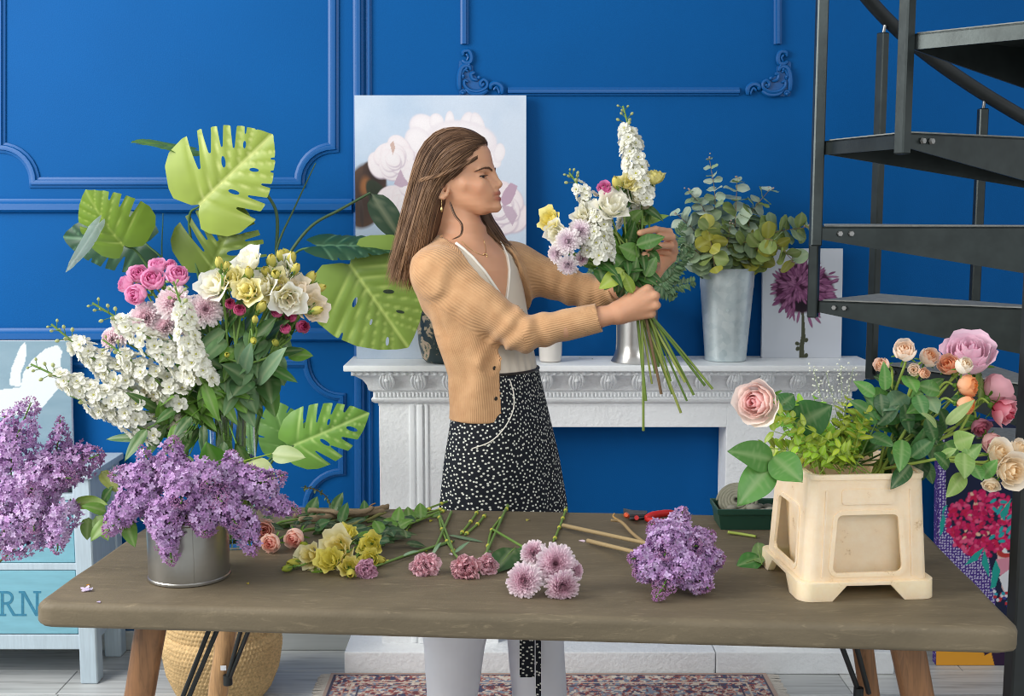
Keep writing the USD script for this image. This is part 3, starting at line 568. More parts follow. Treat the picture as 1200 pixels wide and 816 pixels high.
lp = at(262, 783, 2.755); tab.part('leg_label', bx(lp[0] - .007, lp[0] + .007, lp[1] - .0022, lp[1] - .0005, lp[2] - .006, lp[2] + .006, .0003), 'canvas_white', label='tiny white sticker on the rear leg')

# ---------------------------------------------------------------- woven basket (planter of the monstera)
BC = np.array([at(261, 770, 3.56)[0], 3.56]); rr = 0.176
zz_ = np.linspace(0, 1, 66); prof_r = np.interp(zz_, [0, .04, .12, .3, .55, .66, .72, .8, .95, 1], [.110, .125, .142, .164, .176, .172, .162, .164, .160, .158])
S = 176; az = np.arange(S) * 2 * PI / S
rowi = zz_ * 66
bump_ = 0.0065 * np.abs(np.sin(az[None, :] * 44 + (np.floor(rowi / 3) * PI / 2)[:, None])) * (0.35 + np.abs(np.sin(rowi * PI / 3)))[:, None]
R = prof_r[:, None] + bump_
V = np.stack([BC[0] + R * np.cos(az), BC[1] + R * np.sin(az), np.repeat(zz_[:, None] * .30, S, 1)], -1).reshape(-1, 3)
i, j = np.meshgrid(np.arange(65), np.arange(S), indexing='ij'); k = (j + 1) % S
F = np.stack([i * S + j, i * S + k, (i + 1) * S + k, (i + 1) * S + j], -1).reshape(-1, 4)
bk = Thing('woven_basket', 'round woven straw belly basket on the floor behind the table leg', 'basket', loc=(BC[0], BC[1], 0))
g = G().add(V, F); bk.part('woven_wall', g, 'basket_weave', smooth=True, label='plaited straw wall with a fold round the belly')
bk.part('base', lathe([(0, .002), (.112, .002), (.112, .008), (0, .008)], 40, (*BC, 0)), 'basket_weave')
plain('soil', lin(70, 54, 40), rough=0.95, noise=0.4, nscale=120, bump=0.6, bscale=120)
bk.part('soil', lathe([(0, .262), (.08, .266), (.158, .26), (.158, .2), (0, .2)], 40, (*BC, 0)), 'soil', smooth=40)

# ---------------------------------------------------------------- spiral staircase
SC = np.array([1.37, 2.85]); SR = 0.64; A0, DA, Z0, DZS = 151.0, 30.0, 1.258, 0.2
st = Thing('spiral_staircase', 'dark steel spiral staircase with open treads at the right edge', 'staircase', loc=(SC[0], SC[1], 0))
def pol(a, r, z): a = math.radians(a); return np.array([SC[0] + r * math.cos(a), SC[1] + r * math.sin(a), z])
st.part('centre_column', lathe([(0, 0), (.12, 0), (.12, .012), (.085, .014), (.085, 3.3), (0, 3.3)], 36, (*SC, 0)), 'stair_steel', smooth=40, label='thick black centre column')
for k in range(-5, 6):
    z = Z0 + DZS * k; a1 = A0 + DA * k; a0 = a1 - DA
    if z < 0.15: continue
    st.part('column_collar', lathe([(.084, z - .09), (.092, z - .09), (.092, z - .075), (.084, z - .075)], 36, (*SC, 0)), 'stair_steel', smooth=40)
    q0, q1, i0, i1 = pol(a0, SR, z), pol(a1, SR, z), pol(a0, .06, z), pol(a1, .06, z)
    g = G()
    def slab(c, h, col=None):
        c = np.array(c); n_ = len(c); v = np.vstack([c, c - [0, 0, h]]); f = [[0, i, i + 1] for i in range(1, n_ - 1)] + [[n_, n_ + i + 1, n_ + i] for i in range(1, n_ - 1)]
        for i in range(n_): j_ = (i + 1) % n_; f += [[i, n_ + i, n_ + j_], [i, n_ + j_, j_]]
        return v, np.array(f)
    g.add(*slab([i0, q0, q1, i1], 0.004))
    def plate(a, b, ha, hb, th):                                 # a vertical plate from a to b, tapering in height
        d = (b - a)[:2]; d /= np.linalg.norm(d); nrm = np.array([-d[1], d[0], 0]) * th
        v = np.array([a, b, b - [0, 0, hb], a - [0, 0, ha], a + nrm, b + nrm, b + nrm - [0, 0, hb], a + nrm - [0, 0, ha]])
        return v, np.array([[0, 1, 2, 3], [7, 6, 5, 4], [0, 4, 5, 1], [3, 2, 6, 7], [0, 3, 7, 4], [1, 5, 6, 2]])
    g.add(*plate(q0, q1, .032, .032, .004)); g.add(*plate(q1, i1, .030, .125, .005)); g.add(*plate(i0, q0, .125, .030, .005))
    tr = st.part('tread', g, 'stair_steel', smooth=False, label='wedge-shaped steel tread with a tapering web')
    g = G(); g.add(*slab([pol(a0 + 1, .1, z + .0035), pol(a0 + .6, SR - .012, z + .0035), pol(a1 - .6, SR - .012, z + .0035), pol(a1 - 1, .1, z + .0035)], .003))
    st.part('grit_sheet', g, 'stair_tread_top', smooth=False, parent=tr)
    for s_ in (.045, .072):
        d = (i1 - q1); d /= np.linalg.norm(d); nn = np.array([-d[1], d[0], 0]); nn = nn if nn[1] < 0 else -nn
        c = q1 + d * s_ - [0, 0, .016] + nn * .003
        V, F = tube([c, c + nn * .006], [.0075, .006], 6); st.part('bolt', (V, F), 'bolt_steel', smooth=False, parent=tr)
    zt = z + .95
    pb = pol(a1, SR + .012, 0); m = rbox(.026, .026, zt - .02 - (z - .045), .003, 1, (0, 0, (zt - .02 + z - .045) / 2)); rotz(m, math.radians(a1)); m.apply_translation((pb[0], pb[1], 0))
    st.part('baluster', m, 'stair_steel', smooth=30)
    st.part('rail_bracket', tube([pol(a1, SR + .012, zt - .03), pol(a1, SR + .006, zt + .004)], .005, 6), 'bolt_steel', smooth=True)
sp_ = at(1189, 740, 2.30); st.part('support_post', bx(sp_[0], sp_[0] + .045, 2.30, 2.345, 0, 1.83, .004), 'black_steel', label='black square support post'); st.part('post_foot', bx(sp_[0] - .02, sp_[0] + .065, 2.28, 2.365, 0, .012, .003), 'black_steel')
hz = [pol(a, SR + .006, Z0 + .97 + (a - A0) / DA * DZS) for a in np.linspace(A0 - 5 * DA, A0 + 5 * DA, 90)]
st.part('handrail', tube(hz, .019, 12), 'black_steel', smooth=True, label='black tube handrail winding upward')
# ================================================================ plants: colours, materials, blossoms
tinted('petal', rough=0.55, trans=0.38, spec=0.25)
tinted('leaf', rough=0.42, trans=0.22, spec=0.45)
tinted('stem', rough=0.55, spec=0.35)
tinted('bark', rough=0.85, spec=0.2, bump=0.6, bscale=180)
GREEN, DKGREEN, YGREEN, LGREEN = lin(92, 134, 46), lin(52, 94, 38), lin(128, 156, 50), lin(110, 142, 66)
WHITE, CREAM, YEL = lin(244, 243, 236), lin(243, 234, 200), lin(233, 218, 116)
PINK, LPINK, MPINK, PEACH, APRI = lin(220, 134, 178), lin(248, 224, 236), lin(238, 188, 210), lin(244, 212, 190), lin(240, 158, 100)
LIL1, LIL2, LIL3 = lin(202, 164, 208), lin(168, 124, 172), lin(236, 220, 244)
def rnd(seed): return np.random.default_rng(seed)
def jit(c, r, a=.08): return np.clip(np.array(c) * (1 + r.uniform(-a, a)) + 0 * np.array(c), 0, 1)
def place(items, p, R, s=1.0):           # transforms (v, f, c) items
    return [(np.asarray(v) * s @ R.T + p, f, c) for v, f, c in items]
def merge(items, g=None):
    g = g or G()
    for v, f, c in items: g.add(v, f, c)
    return g
def petal(L, Wd, ph0, ph1, cup=.3, ruf=0., k=3., r0=0., nu=6, nv=5, blunt=6., c0=WHITE, c1=WHITE, az=0., tipcut=0.0, seed=0, narrow=.55, cpow=1.):
    u = np.linspace(0, 1, nu)[:, None]; v = np.linspace(-1, 1, nv)[None, :]
    ph = ph0 + (ph1 - ph0) * u; st = L / (nu - 1)
    r = r0 + np.vstack([[0], np.cumsum((np.sin(ph[1:]) + np.sin(ph[:-1])) / 2 * st)[:, None]])
    z = np.vstack([[0], np.cumsum((np.cos(ph[1:]) + np.cos(ph[:-1])) / 2 * st)[:, None]])
    w = Wd * (.12 + .88 * u ** narrow) * np.sqrt(np.maximum(0.0, 1 - u ** blunt)); w[-1] = w[-2] * .45
    off = cup * v * v * w - ruf * u ** 1.5 * np.sin(k * PI * v + seed * 1.7) * Wd
    x = r - np.cos(ph) * off; zz = z + np.sin(ph) * off; y = v * w
    if tipcut: zz = zz + 0 * y; x = x + tipcut * L * u ** 4 * np.sin(5 * v + seed) ; 
    ca, sa = math.cos(az), math.sin(az)
    V = np.stack([x * ca - y * sa, x * sa + y * ca, zz + 0 * y], -1).reshape(-1, 3)
    C = lerp(c0, c1, (u ** cpow + 0 * v).reshape(-1))
    return V, grid(nu, nv), C
def cup(R, H, flare, az, half, ruf=0., seed=0, nu=7, nv=7, c0=WHITE, c1=WHITE, close=0., lip=.0, k=2.5):
    """A petal lying on a cup of revolution: radius R, height H, opening outward by flare or closing inward."""
    u = np.linspace(0.02, 1, nu)[:, None]; v = np.linspace(-1, 1, nv)[None, :]
    edge = 1 - .28 * np.abs(v) ** 3.0                          # rounded upper corners
    uu = u * edge
    r = R * np.sqrt(np.maximum(0, 1 - (1 - uu) ** 2.2)) * (1 - close * uu ** 3) + flare * R * uu ** 3 + lip * R * uu ** 9
    z = H * uu - lip * H * .35 * uu ** 9 - flare * H * .12 * uu ** 3
    w_ = half * (.35 + .65 * np.minimum(1, uu * 1.6))
    r = r + ruf * R * uu ** 2 * np.sin(k * PI * v + seed * 2.1); z = z + ruf * H * .5 * uu ** 2 * np.cos(k * 1.3 * PI * v + seed)
    a = az + v * w_
    V = np.stack([r * np.cos(a), r * np.sin(a), z + 0 * a], -1).reshape(-1, 3)
    return V, grid(nu, nv), lerp(c0, c1, (uu ** 1.5).reshape(-1))
def sepals(R, L, c=GREEN, n=5, ph=(1.2, 1.9), seed=0):
    o = [petal(L, L * .18, ph[0], ph[1], .4, nu=5, nv=3, az=k * 2 * PI / n + seed, r0=R, c0=c, c1=c, blunt=1.6) for k in range(n)]
    V, F = lathe([(0, -R * 1.6), (R * .7, -R * 1.3), (R, -R * .3), (R * 1.1, 0), (0, 0)], 8); o.append((V, F, np.broadcast_to(c, (len(V), 3)))); return o
def rose(R, H, opened, cin, cout, n=20, seed=0, edge=None, sep=GREEN):
    r = rnd(seed); inner, outer = [], []
    for i in range(n):
        t = (i + .5) / n; Ri = R * (.16 + .84 * t ** .85); Hi = H * (1.02 - (.06 + .30 * opened) * t)
        c1 = lerp(cin, cout, t); c0 = lerp(c1, WHITE, .1); e = lerp(c1, edge, .75 * t) if edge is not None else c1
        q = cup(Ri * r.uniform(.94, 1.05), Hi * r.uniform(.96, 1.04), opened * .55 * t ** 1.6, i * 2.4 + r.uniform(-.2, .2), r.uniform(.85, 1.1) if t > .3 else 1.25, ruf=.03 + .04 * t * (opened + .2), seed=i + seed, c0=c0, c1=jit(e, r, .05), close=.42 * (1 - opened) * (.5 + .5 * t) + .35 * (1 - t), lip=.16 * opened * t + .05 * t, nu=8, nv=9)
        (inner if t < .45 else outer).append(q)
    core = petal(H * .8, R * .2, 0, 0, nu=3, nv=3, c0=cin, c1=cin); inner.append(core)
    return inner, outer, sepals(R * .22, R * .75, sep, seed=seed)
def mum(R, n, c_in, c_out, seed=0, dome=.55, width=.15, c_tip=WHITE):
    r = rnd(seed); o = []; n = int(n * 1.35)
    for i in range(n):
        t = ((i + .5) / n); ph = .12 + 1.5 * t ** .8
        L = R * (.35 + .68 * t ** .7) * r.uniform(.92, 1.06)
        c = lerp(c_in, c_out, t ** 1.2)
        o.append(petal(L, R * width * (.75 + .4 * t), ph * .75, ph + .12 * t - .45 * (1 - t), cup=-.9 + 1.7 * (t < .9), az=i * 2.39996 + r.uniform(-.12, .12), r0=R * .06 * t, nu=5, nv=3, blunt=5, c0=c, c1=lerp(c, c_tip, .35 + .4 * t), narrow=.4))
    o = [(v + np.array([0, 0, R * dome * .35 * (1 - (i / n)) ** 1.2]), f, c) for i, (v, f, c) in enumerate(o)]
    return o
def carnation(R, n, c_in, c_out, seed=0):
    r = rnd(seed); o = []
    for i in range(n):
        t = (i + .5) / n; ph = .1 + 1.25 * t
        c = lerp(c_in, c_out, r.uniform(.0, .5) + .5 * t)
        o.append(petal(R * r.uniform(.9, 1.1), R * .42, ph * .5, ph * 1.12, cup=.1, ruf=.30, k=r.uniform(3, 4.5), az=i * 2.39996 + r.uniform(-.3, .3), nu=6, nv=9, blunt=9, c0=lerp(c, c_in, .4), c1=lerp(c, LPINK, .35), seed=i + seed, narrow=1.0, cpow=3))
    return o
def lisianthus(R, c0, c1, seed=0, opened=.5):
    r = rnd(seed); o = []
    for i in range(11):
        t = i / 10
        o.append(cup(R * (.42 + .58 * t), R * (1.45 - .25 * t), opened * .75 * t, i * 2.4, .95, ruf=.10 + .09 * t, seed=i + seed, k=2.2, c0=lerp(c0, YEL, .15), c1=jit(c1 if t > .25 else lerp(c1, c0, .5), r, .03), close=.15 * (1 - t), lip=.22 * opened * t, nu=7, nv=9))
    return o + sepals(R * .2, R * .8, LGREEN, ph=(.9, .7), seed=seed)
def lbud(R, c, seed=0, gr=LGREEN):
    """A pointed, twisted bud with narrow sepals."""
    o = [cup(R, R * 2.6, 0, i * 2.1 + .3, 1.3, ruf=.05, seed=i, c0=lerp(c, gr, .5), c1=c, close=.72, nu=6, nv=6) for i in range(4)]
    return o + sepals(R * .45, R * 1.7, gr, n=4, ph=(.8, .1), seed=seed)
def stock_floret(R, seed=0, c=WHITE, eye=None):
    r = rnd(seed); o = []
    eye = lin(206, 204, 96) if eye is None else eye
    for lay, (m, s, p0, p1) in enumerate(((5, 1.0, 1.15, 1.62), (4, .72, .7, 1.15), (3, .45, .3, .7))):
        for k in range(m):
            o.append(petal(R * s * r.uniform(.9, 1.1), R * s * .55, p0, p1 + r.uniform(-.2, .2), cup=.18, ruf=.16, k=2, az=k * 2 * PI / m + lay + r.uniform(-.2, .2), nu=5, nv=5, blunt=7, c0=lerp(c, eye, .45), c1=jit(c, r, .02), seed=k + seed, narrow=.8, cpow=.5))
    q = trimesh.creation.icosphere(1, R * .12); q.apply_translation((0, 0, R * .22)); o.append((q.vertices, q.faces, np.broadcast_to(eye, (len(q.vertices), 3))))
    return o
def budlet(R, c, seed=0):
    V, F = lathe([(0, 0), (R * .6, R * .25), (R * .85, R * .9), (R * .6, R * 1.7), (0, R * 2.1)], 7)
    return [(V, F, np.broadcast_to(c, (len(V), 3)))]
def leaf(L, Wd, bend=.4, fold=.35, c=GREEN, c2=None, seed=0, nu=11, nv=7, tip=1.35, wave=.04, base=.72, vein=True, round_=False):
    """A leaf along +x with its upper side +z: midrib groove, side veins, a drooping tip."""
    r = rnd(seed); u = np.linspace(0, 1, nu)[:, None]; v = np.linspace(-1, 1, nv)[None, :]
    w = Wd * (np.sin(PI * np.clip(u, 0, 1) ** base) ** .64) * (1 - u ** 6 * .35); w = np.maximum(w, Wd * .015)
    if round_: w = Wd * np.sqrt(np.maximum(.0004, 1 - (2 * np.clip(u * .98 + .01, 0, 1) - 1) ** 2))
    a = bend * u; x = L * (u - bend * bend * u ** 3 / 6); z = -L * bend * u * u / 2
    y = v * w; z = z + fold * np.abs(y) - fold * .8 * y * y / max(Wd, 1e-6) + wave * Wd * np.sin(7 * u + seed) * v * np.abs(v) * 2
    x = x + .10 * L * np.abs(v) * (.6 - u) * .6
    V = np.stack([x + 0 * y, y, z], -1).reshape(-1, 3)
    c2 = lerp(c, (1, 1, .6), .13) if c2 is None else c2
    m = np.exp(-(v / .10) ** 2) + (.55 * np.exp(-(np.sin(7 * (u - .16 * np.abs(v)) * PI) / .28) ** 2) * (np.abs(v) < .93) if vein else 0)
    return V, grid(nu, nv), lerp(jit(c, r, .10), c2, np.clip((m + 0 * u).reshape(-1), 0, 1))
def leaf_at(p, d, L, Wd, up=(0, 0, 1), **k):
    """A leaf at p growing along d, its face turned to up."""
    d = np.asarray(d, float); d = d / np.linalg.norm(d); n = np.asarray(up, float) - d * (np.asarray(up, float) @ d); n = n / (np.linalg.norm(n) + 1e-9)
    V, F, C = leaf(L, Wd, **k); return V @ np.stack([d, np.cross(n, d), n], 0) + np.asarray(p, float), F, C
def stemtube(pts, r0, r1, c, sides=7, n=18):
    P_ = spline(pts, n); V, F = tube(P_, np.linspace(r0, r1, n), sides)
    return V, F, np.broadcast_to(np.array(c), (len(V), 3))
TOCAM = np.array([0, -1., 0])
def facing(x, y, z): d = np.array([x, y, z], float); return d / np.linalg.norm(d)

# ---- whole sprays. Each is a thing: stem, leaves, blossoms, buds.
def add_leaves(t, lv, name='leaf', mat='leaf'):
    for q in lv: t.part(name, q, mat, smooth=True, tint=True)
def stem_leaves(pts, ts, L, Wd, seed, c=GREEN, spread=1.0, **k):
    r = rnd(seed); P_ = spline(pts, 40); out = []
    for q in ts:
        i = int(q * 38); d = P_[i + 1] - P_[i]; d = d / np.linalg.norm(d); s = r.normal(size=3); s -= d * (s @ d); s /= np.linalg.norm(s); s[1] -= .3
        out.append(leaf_at(P_[i], d * .55 + s * spread, L * r.uniform(.75, 1.2), Wd * r.uniform(.8, 1.15), up=(s[0] * -.3, -.7, .8), bend=r.uniform(.2, .9), c=jit(c, r, .2), seed=int(r.integers(999)), **k))
    return out
def stock(label, tip, base, foot, L, R, n, seed, group=None, buds=8, fl=.0155, lean=None, c=WHITE, name='white_stock'):
    """Stock: a spike of ruffled double florets along the last stretch L of its stem, green buds at the tip."""
    r = rnd(seed); tip, base, foot = map(np.asarray, (tip, base, foot)); pts = [tip, lerp(tip, base, .5) + r.uniform(-.006, .006, 3), base, foot]
    t = Thing(name, label, 'flower', group, loc=foot)
    t.part('stem', stemtube(pts, .0022, .0036, LGREEN), 'stem', smooth=True, tint=True)
    axis = tip - base; ln = np.linalg.norm(axis); axis /= ln; B = frame(axis)
    for i in range(n):
        q = (i + .5) / n; s = .78 * q; a = i * 2.4 + r.uniform(-.3, .3); p = base + axis * ln * (s - .04) + r.uniform(-.004, .004, 3)
        rr = R * (1.0 - .45 * q) ; d = B @ np.array([math.cos(a), math.sin(a), .25 + .35 * q]); d /= np.linalg.norm(d)
        t.part('floret', merge(place(stock_floret(fl * r.uniform(.9, 1.12) * (1 - .25 * q), seed * 50 + i, c), p + d * rr, frame(d, r.uniform(0, 6)))), 'petal', smooth=True, tint=True)
    g = G()
    for i in range(buds):
        q = .74 + .27 * i / buds; a = i * 2.4; p = base + axis * ln * q; d = B @ np.array([math.cos(a), math.sin(a), .7]); l = .013 * (1.12 - q) / .3 + .003
        e = p + d * l; g.add(*stemtube([p, p + d * l * .6, e], .0009, .0009, LGREEN, 5, 5)); merge(place(budlet(.0042 * (1.4 - q) / .5, lerp(YGREEN, CREAM, .35 + .3 * (1 - q)), i), e, frame(d)), g)
    if buds: t.part('bud_tip', g, 'petal', smooth=True, tint=True, label='green and cream buds at the tip of the spike')
    return t
def bloom_spray(name, label, cat, blooms, meet, foot, stemc=LGREEN, group=None, leaves=(), sr=(.0017, .0028), buds=()):
    """blooms: (kind part list, point, direction, scale). Stems run from each bloom to meet, then one stem to foot."""
    t = Thing(name, label, cat, group, loc=foot)
    meet, foot = np.asarray(meet, float), np.asarray(foot, float)
    t.part('stem', stemtube([meet, lerp(meet, foot, .5), foot], sr[1], sr[1] * 1.15, stemc), 'stem', smooth=True, tint=True)
    for part, items, p, d, s in blooms:
        p, d = np.asarray(p, float), facing(*d)
        if np.linalg.norm(p - meet) > .004: t.part('stalk', stemtube([p - d * .003 * s, p - d * min(.03, np.linalg.norm(p - meet) * .4), meet], sr[0], sr[1], stemc), 'stem', smooth=True, tint=True)
        B = frame(d, (p[0] * 91 + p[2] * 57) % 6)
        if isinstance(items, tuple):                              # a rose: core and calyx, its outer petals as sub-parts
            h = t.part(part, merge(place(items[0] , p, B, s)), 'petal', smooth=True, tint=True)
            for q in items[1]: t.part('petal', place([q], p, B, s)[0], 'petal', smooth=True, tint=True, parent=h)
            t.part('calyx', merge(place(items[2], p, B, s)), 'leaf', smooth=True, tint=True, parent=h)
        else: t.part(part, merge(place(items, p, B, s)), 'petal', smooth=True, tint=True)
    add_leaves(t, leaves)
    return t
# ---- lilac
def lilac_floret_set(P_, D_, sizes, cols, r, budmask):
    """Many four-petalled florets at once: positions, outward directions, sizes, colours."""
    g = G(); n = len(P_)
    for sel, isbud in ((~budmask, False), (budmask, True)):
        if not sel.any(): continue
        p, d, s, c = P_[sel], D_[sel], sizes[sel], cols[sel]; m = len(p)
        x = np.cross(d, r.normal(size=(m, 3))); x /= np.linalg.norm(x, axis=1, keepdims=True) + 1e-9; y = np.cross(d, x)
        if isbud:
            loc = np.array([[0, 0, -.5], [.38, 0, .2], [0, .38, .2], [-.38, 0, .2], [0, -.38, .2], [0, 0, .65]]); f = np.array([[0, 2, 1], [0, 3, 2], [0, 4, 3], [0, 1, 4], [5, 1, 2], [5, 2, 3], [5, 3, 4], [5, 4, 1]])
            cc = np.repeat(c[:, None], 6, 1)
        else:
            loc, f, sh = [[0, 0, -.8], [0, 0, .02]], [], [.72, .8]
            for k in range(4):
                a = k * PI / 2; ca, sa = math.cos(a), math.sin(a); i = len(loc)
                for (u, v, h) in ((.42, -.40, .06), (.42, .40, .06), (1.0, -.30, .16), (1.0, .30, .16), (1.18, 0, .34)): loc.append([u * ca - v * sa, u * sa + v * ca, h])
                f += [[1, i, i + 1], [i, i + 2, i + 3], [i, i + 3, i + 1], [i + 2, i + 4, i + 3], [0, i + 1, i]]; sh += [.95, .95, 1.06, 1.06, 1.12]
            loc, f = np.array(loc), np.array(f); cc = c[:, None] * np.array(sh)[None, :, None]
        k = len(loc); V = p[:, None] + s[:, None, None] * (loc[None, :, :1] * x[:, None] + loc[None, :, 1:2] * y[:, None] + loc[None, :, 2:] * d[:, None])
        F = (f[None] + (np.arange(m) * k)[:, None, None]).reshape(-1, 3); g.add(V.reshape(-1, 3), F, np.clip(cc, 0, 1).reshape(-1, 3))
    return g
def panicle(base, tip, R, seed, n=330, budtip=.25, tone=0., pale=0., fs=.0062):
    r = rnd(seed); base, tip = np.asarray(base, float), np.asarray(tip, float); ax = tip - base; L = np.linalg.norm(ax); B = frame(ax / L)
    t = r.uniform(0, 1, n) ** .85; a = r.uniform(0, 2 * PI, n)
    prof = np.interp(t, [0, .12, .35, .7, .92, 1], [.45, .82, 1, .72, .40, .12]); lump = .78 + .5 * vnoise(np.stack([np.cos(a) * 2.1 + seed, np.sin(a) * 2.1, t * 4.5], -1), seed)
    rad = R * prof * lump * r.uniform(.62, 1.06, n)
    curve = .10 * L * np.sin(t * PI)[:, None] * (B @ np.array([math.cos(seed), math.sin(seed), 0]))[None]
    out = np.stack([np.cos(a), np.sin(a), .15 + .6 * t], 1) @ B.T; out /= np.linalg.norm(out, axis=1, keepdims=True)
    rad3 = np.stack([np.cos(a) * rad, np.sin(a) * rad, t * L], 1) @ B.T
    D = out + r.normal(size=(n, 3)) * .35; D /= np.linalg.norm(D, axis=1, keepdims=True)
    m = vnoise(np.stack([np.cos(a) * 1.6 + 3 * seed, np.sin(a) * 1.6, t * 3], -1), seed + 9)
    cols = np.array([lerp(lerp(LIL2, LIL1, np.clip(q + tone, 0, 1)), LIL3, np.clip(pale + w, 0, 1)) for q, w in zip(m * .9 + .15, r.uniform(-.3, .65, n))]); cols *= r.uniform(.70, 1.18, (n, 1)) * np.array([1, .97, 1.03])
    bud = (t + r.uniform(-.2, .2, n) > 1 - budtip) | (m < .28) & (r.uniform(0, 1, n) < .7); cols[bud] = cols[bud] * .5 + np.array(lin(170, 96, 142)) * .5
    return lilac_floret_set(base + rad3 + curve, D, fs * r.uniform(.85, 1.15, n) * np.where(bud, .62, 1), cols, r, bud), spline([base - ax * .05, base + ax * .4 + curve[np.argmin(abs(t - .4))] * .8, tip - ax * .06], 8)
def lilac(label, pans, foot, seed, group=None, leaves=(), joint=None, stemc=lin(122, 104, 70)):
    t = Thing('lilac_branch', label, 'flower', group, loc=foot)
    for k, (b, tp_, R, kw) in enumerate(pans):
        g, sp = panicle(b, tp_, R, seed * 10 + k, **kw)
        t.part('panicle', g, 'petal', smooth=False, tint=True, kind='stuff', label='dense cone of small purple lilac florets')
        t.part('panicle_axis', (lambda q: (q[0], q[1], np.broadcast_to(np.array(GREEN) * .8, (len(q[0]), 3))))(tube(sp, .0018, 5)), 'stem', smooth=True, tint=True)
        j = np.asarray(joint if joint is not None else foot, float)
        t.part('twig', stemtube([b, lerp(b, j, .5) + np.array([0, 0, .01 * (k % 2)]), j], .0022, .0030, lin(104, 92, 62), 7, 10), 'bark', smooth=True, tint=True)
    if joint is not None: t.part('stem', stemtube([joint, lerp(joint, foot, .5), foot], .0042, .0052, stemc, 8, 10), 'bark', smooth=True, tint=True)
    add_leaves(t, leaves)
    return t
# ---- monstera leaves
def monstera(t, px, tip, base, width, Y, dy=(0, 0), cols=(GREEN, YGREEN), slits=6, holes=True, curl=.10, seed=0, stem=None, label=None, asym=(1., 1.), fold=0.12, cutL=.55, roll=None, gap=1.):
    """A split leaf: heart outline along base -> tip (pixels at depth Y, dy = depth offsets), slits from the margin, holes by the midrib; domed and folded."""
    A = at(*base, Y + dy[0]); Bp = at(*tip, Y + dy[1]); ax = Bp - A; L = np.linalg.norm(ax); ax /= L
    nrm = np.array([0, -1., 0.]) if roll is None else np.asarray(roll, float); nrm = nrm - ax * (nrm @ ax); nrm /= np.linalg.norm(nrm); side = np.cross(nrm, ax)
    s = np.linspace(0, 1, 60); half = width / 2
    prof = lambda q: half * np.interp(q, [-.16, -.12, 0, .12, .3, .5, .7, .85, .95, 1], [.32, .55, .86, .98, 1, .90, .68, .42, .17, 0])
    q = np.linspace(-.15, 1, 70)
    up_ = np.stack([q * L, prof(q) * asym[0]], 1); dn = np.stack([q[::-1] * L, -prof(q[::-1]) * asym[1]], 1)
    poly = Polygon(np.vstack([[(0.0, 0.0)], [(-.06 * L, half * .10)], up_, dn, [(-.06 * L, -half * .10)]])).buffer(0)
    if poly.geom_type != 'Polygon': poly = max(poly.geoms, key=lambda g_: g_.area)
    r = rnd(seed); cutters, veins = [], []
    for sgn in (1, -1):
        for k in range(slits):
            q0 = .06 + .70 * k / max(1, slits - 1) * (1 - .05 * sgn); ang = math.radians(62 - 26 * k / max(1, slits - 1)); reach = half * 1.5
            o = np.array([q0 * L * .92, 0]); d = np.array([math.cos(ang), sgn * math.sin(ang)])
            veins.append((o, d, sgn))
            mid = o + np.array([.5 * .80 * L / slits, 0]); depth = r.uniform(cutL - .12, cutL + .12)
            a = mid + d * reach * (1 - depth * 1.0); b = mid + d * reach * 1.4; nn = np.array([-d[1], d[0]])
            wd = L * .021 * r.uniform(.7, 1.5) * gap
            c = Polygon([a, lerp(a, b, .25) + nn * wd * .8, b + nn * wd * 2.2, b - nn * wd * 2.2, lerp(a, b, .25) - nn * wd * .8]).buffer(wd * .35); cutters.append(c)
            if holes and k % 2 == (0 if sgn > 0 else 1) and 0 < k < slits - 1: h = affinity.rotate(affinity.scale(Point(*(mid + d * half * .34)).buffer(wd * .9, 8), 2.2, .8), math.degrees(math.atan2(d[1], d[0]))); cutters.append(h)
    P2 = poly.difference(union_all(cutters))
    if P2.geom_type != 'Polygon': P2 = max(P2.geoms, key=lambda g_: g_.area)
    P_, F = fill(P2, L * .030, L * .018)
    x, y = P_[:, 0], P_[:, 1]; dv = np.full(len(P_), 9.); mid = np.abs(y) / L
    for o, d, sgn in veins:
        rel = P_ - o; al = rel @ d; pr = np.abs(rel @ np.array([-d[1], d[0]])); ok = (al > 0) & (np.sign(y) == sgn); dv[ok] = np.minimum(dv[ok], pr[ok] / L)
    ribs = .010 * L * (1 - np.exp(-(dv / .035) ** 2)) ; midg = .012 * L * np.exp(-(mid / .03) ** 2)
    z = ribs - midg - curl * L * (x / L) ** 2 + fold * np.abs(y) - (fold * .9 + curl) * y * y / half + .012 * L * np.sin(x / L * 9 + seed) * np.abs(y) / half
    V = A + np.outer(x, ax) + np.outer(y, side) + np.outer(z, nrm)
    w = np.clip(np.exp(-(mid / .012) ** 2) + .75 * np.exp(-(dv / .007) ** 2), 0, 1); n_ = fbm(np.stack([x / L * 6, y / L * 6, 0 * x + seed], -1), 3, seed)
    c = lerp(lerp(cols[0], np.array(cols[0]) * .78, n_), cols[1], w)
    p = t.part('leaf', (V, F, c), 'leaf', smooth=True, tint=True, label=label)
    t.part('midrib', (lambda q_: (q_[0], q_[1], np.broadcast_to(cols[1], (len(q_[0]), 3))))(tube([A + ax * L * k * .92 + nrm * (-.012 * L - curl * L * (k * .92) ** 2 - .001) for k in np.linspace(0, 1, 10)], np.linspace(.0026, .0007, 10), 6)), 'stem', smooth=True, tint=True, parent=p)
    if stem is not None: t.part('stalk', stemtube([A - nrm * .004] + [np.asarray(q_, float) for q_ in stem], .0030, .0062, lin(62, 92, 44), 8, 26), 'stem', smooth=True, tint=True)
    return A
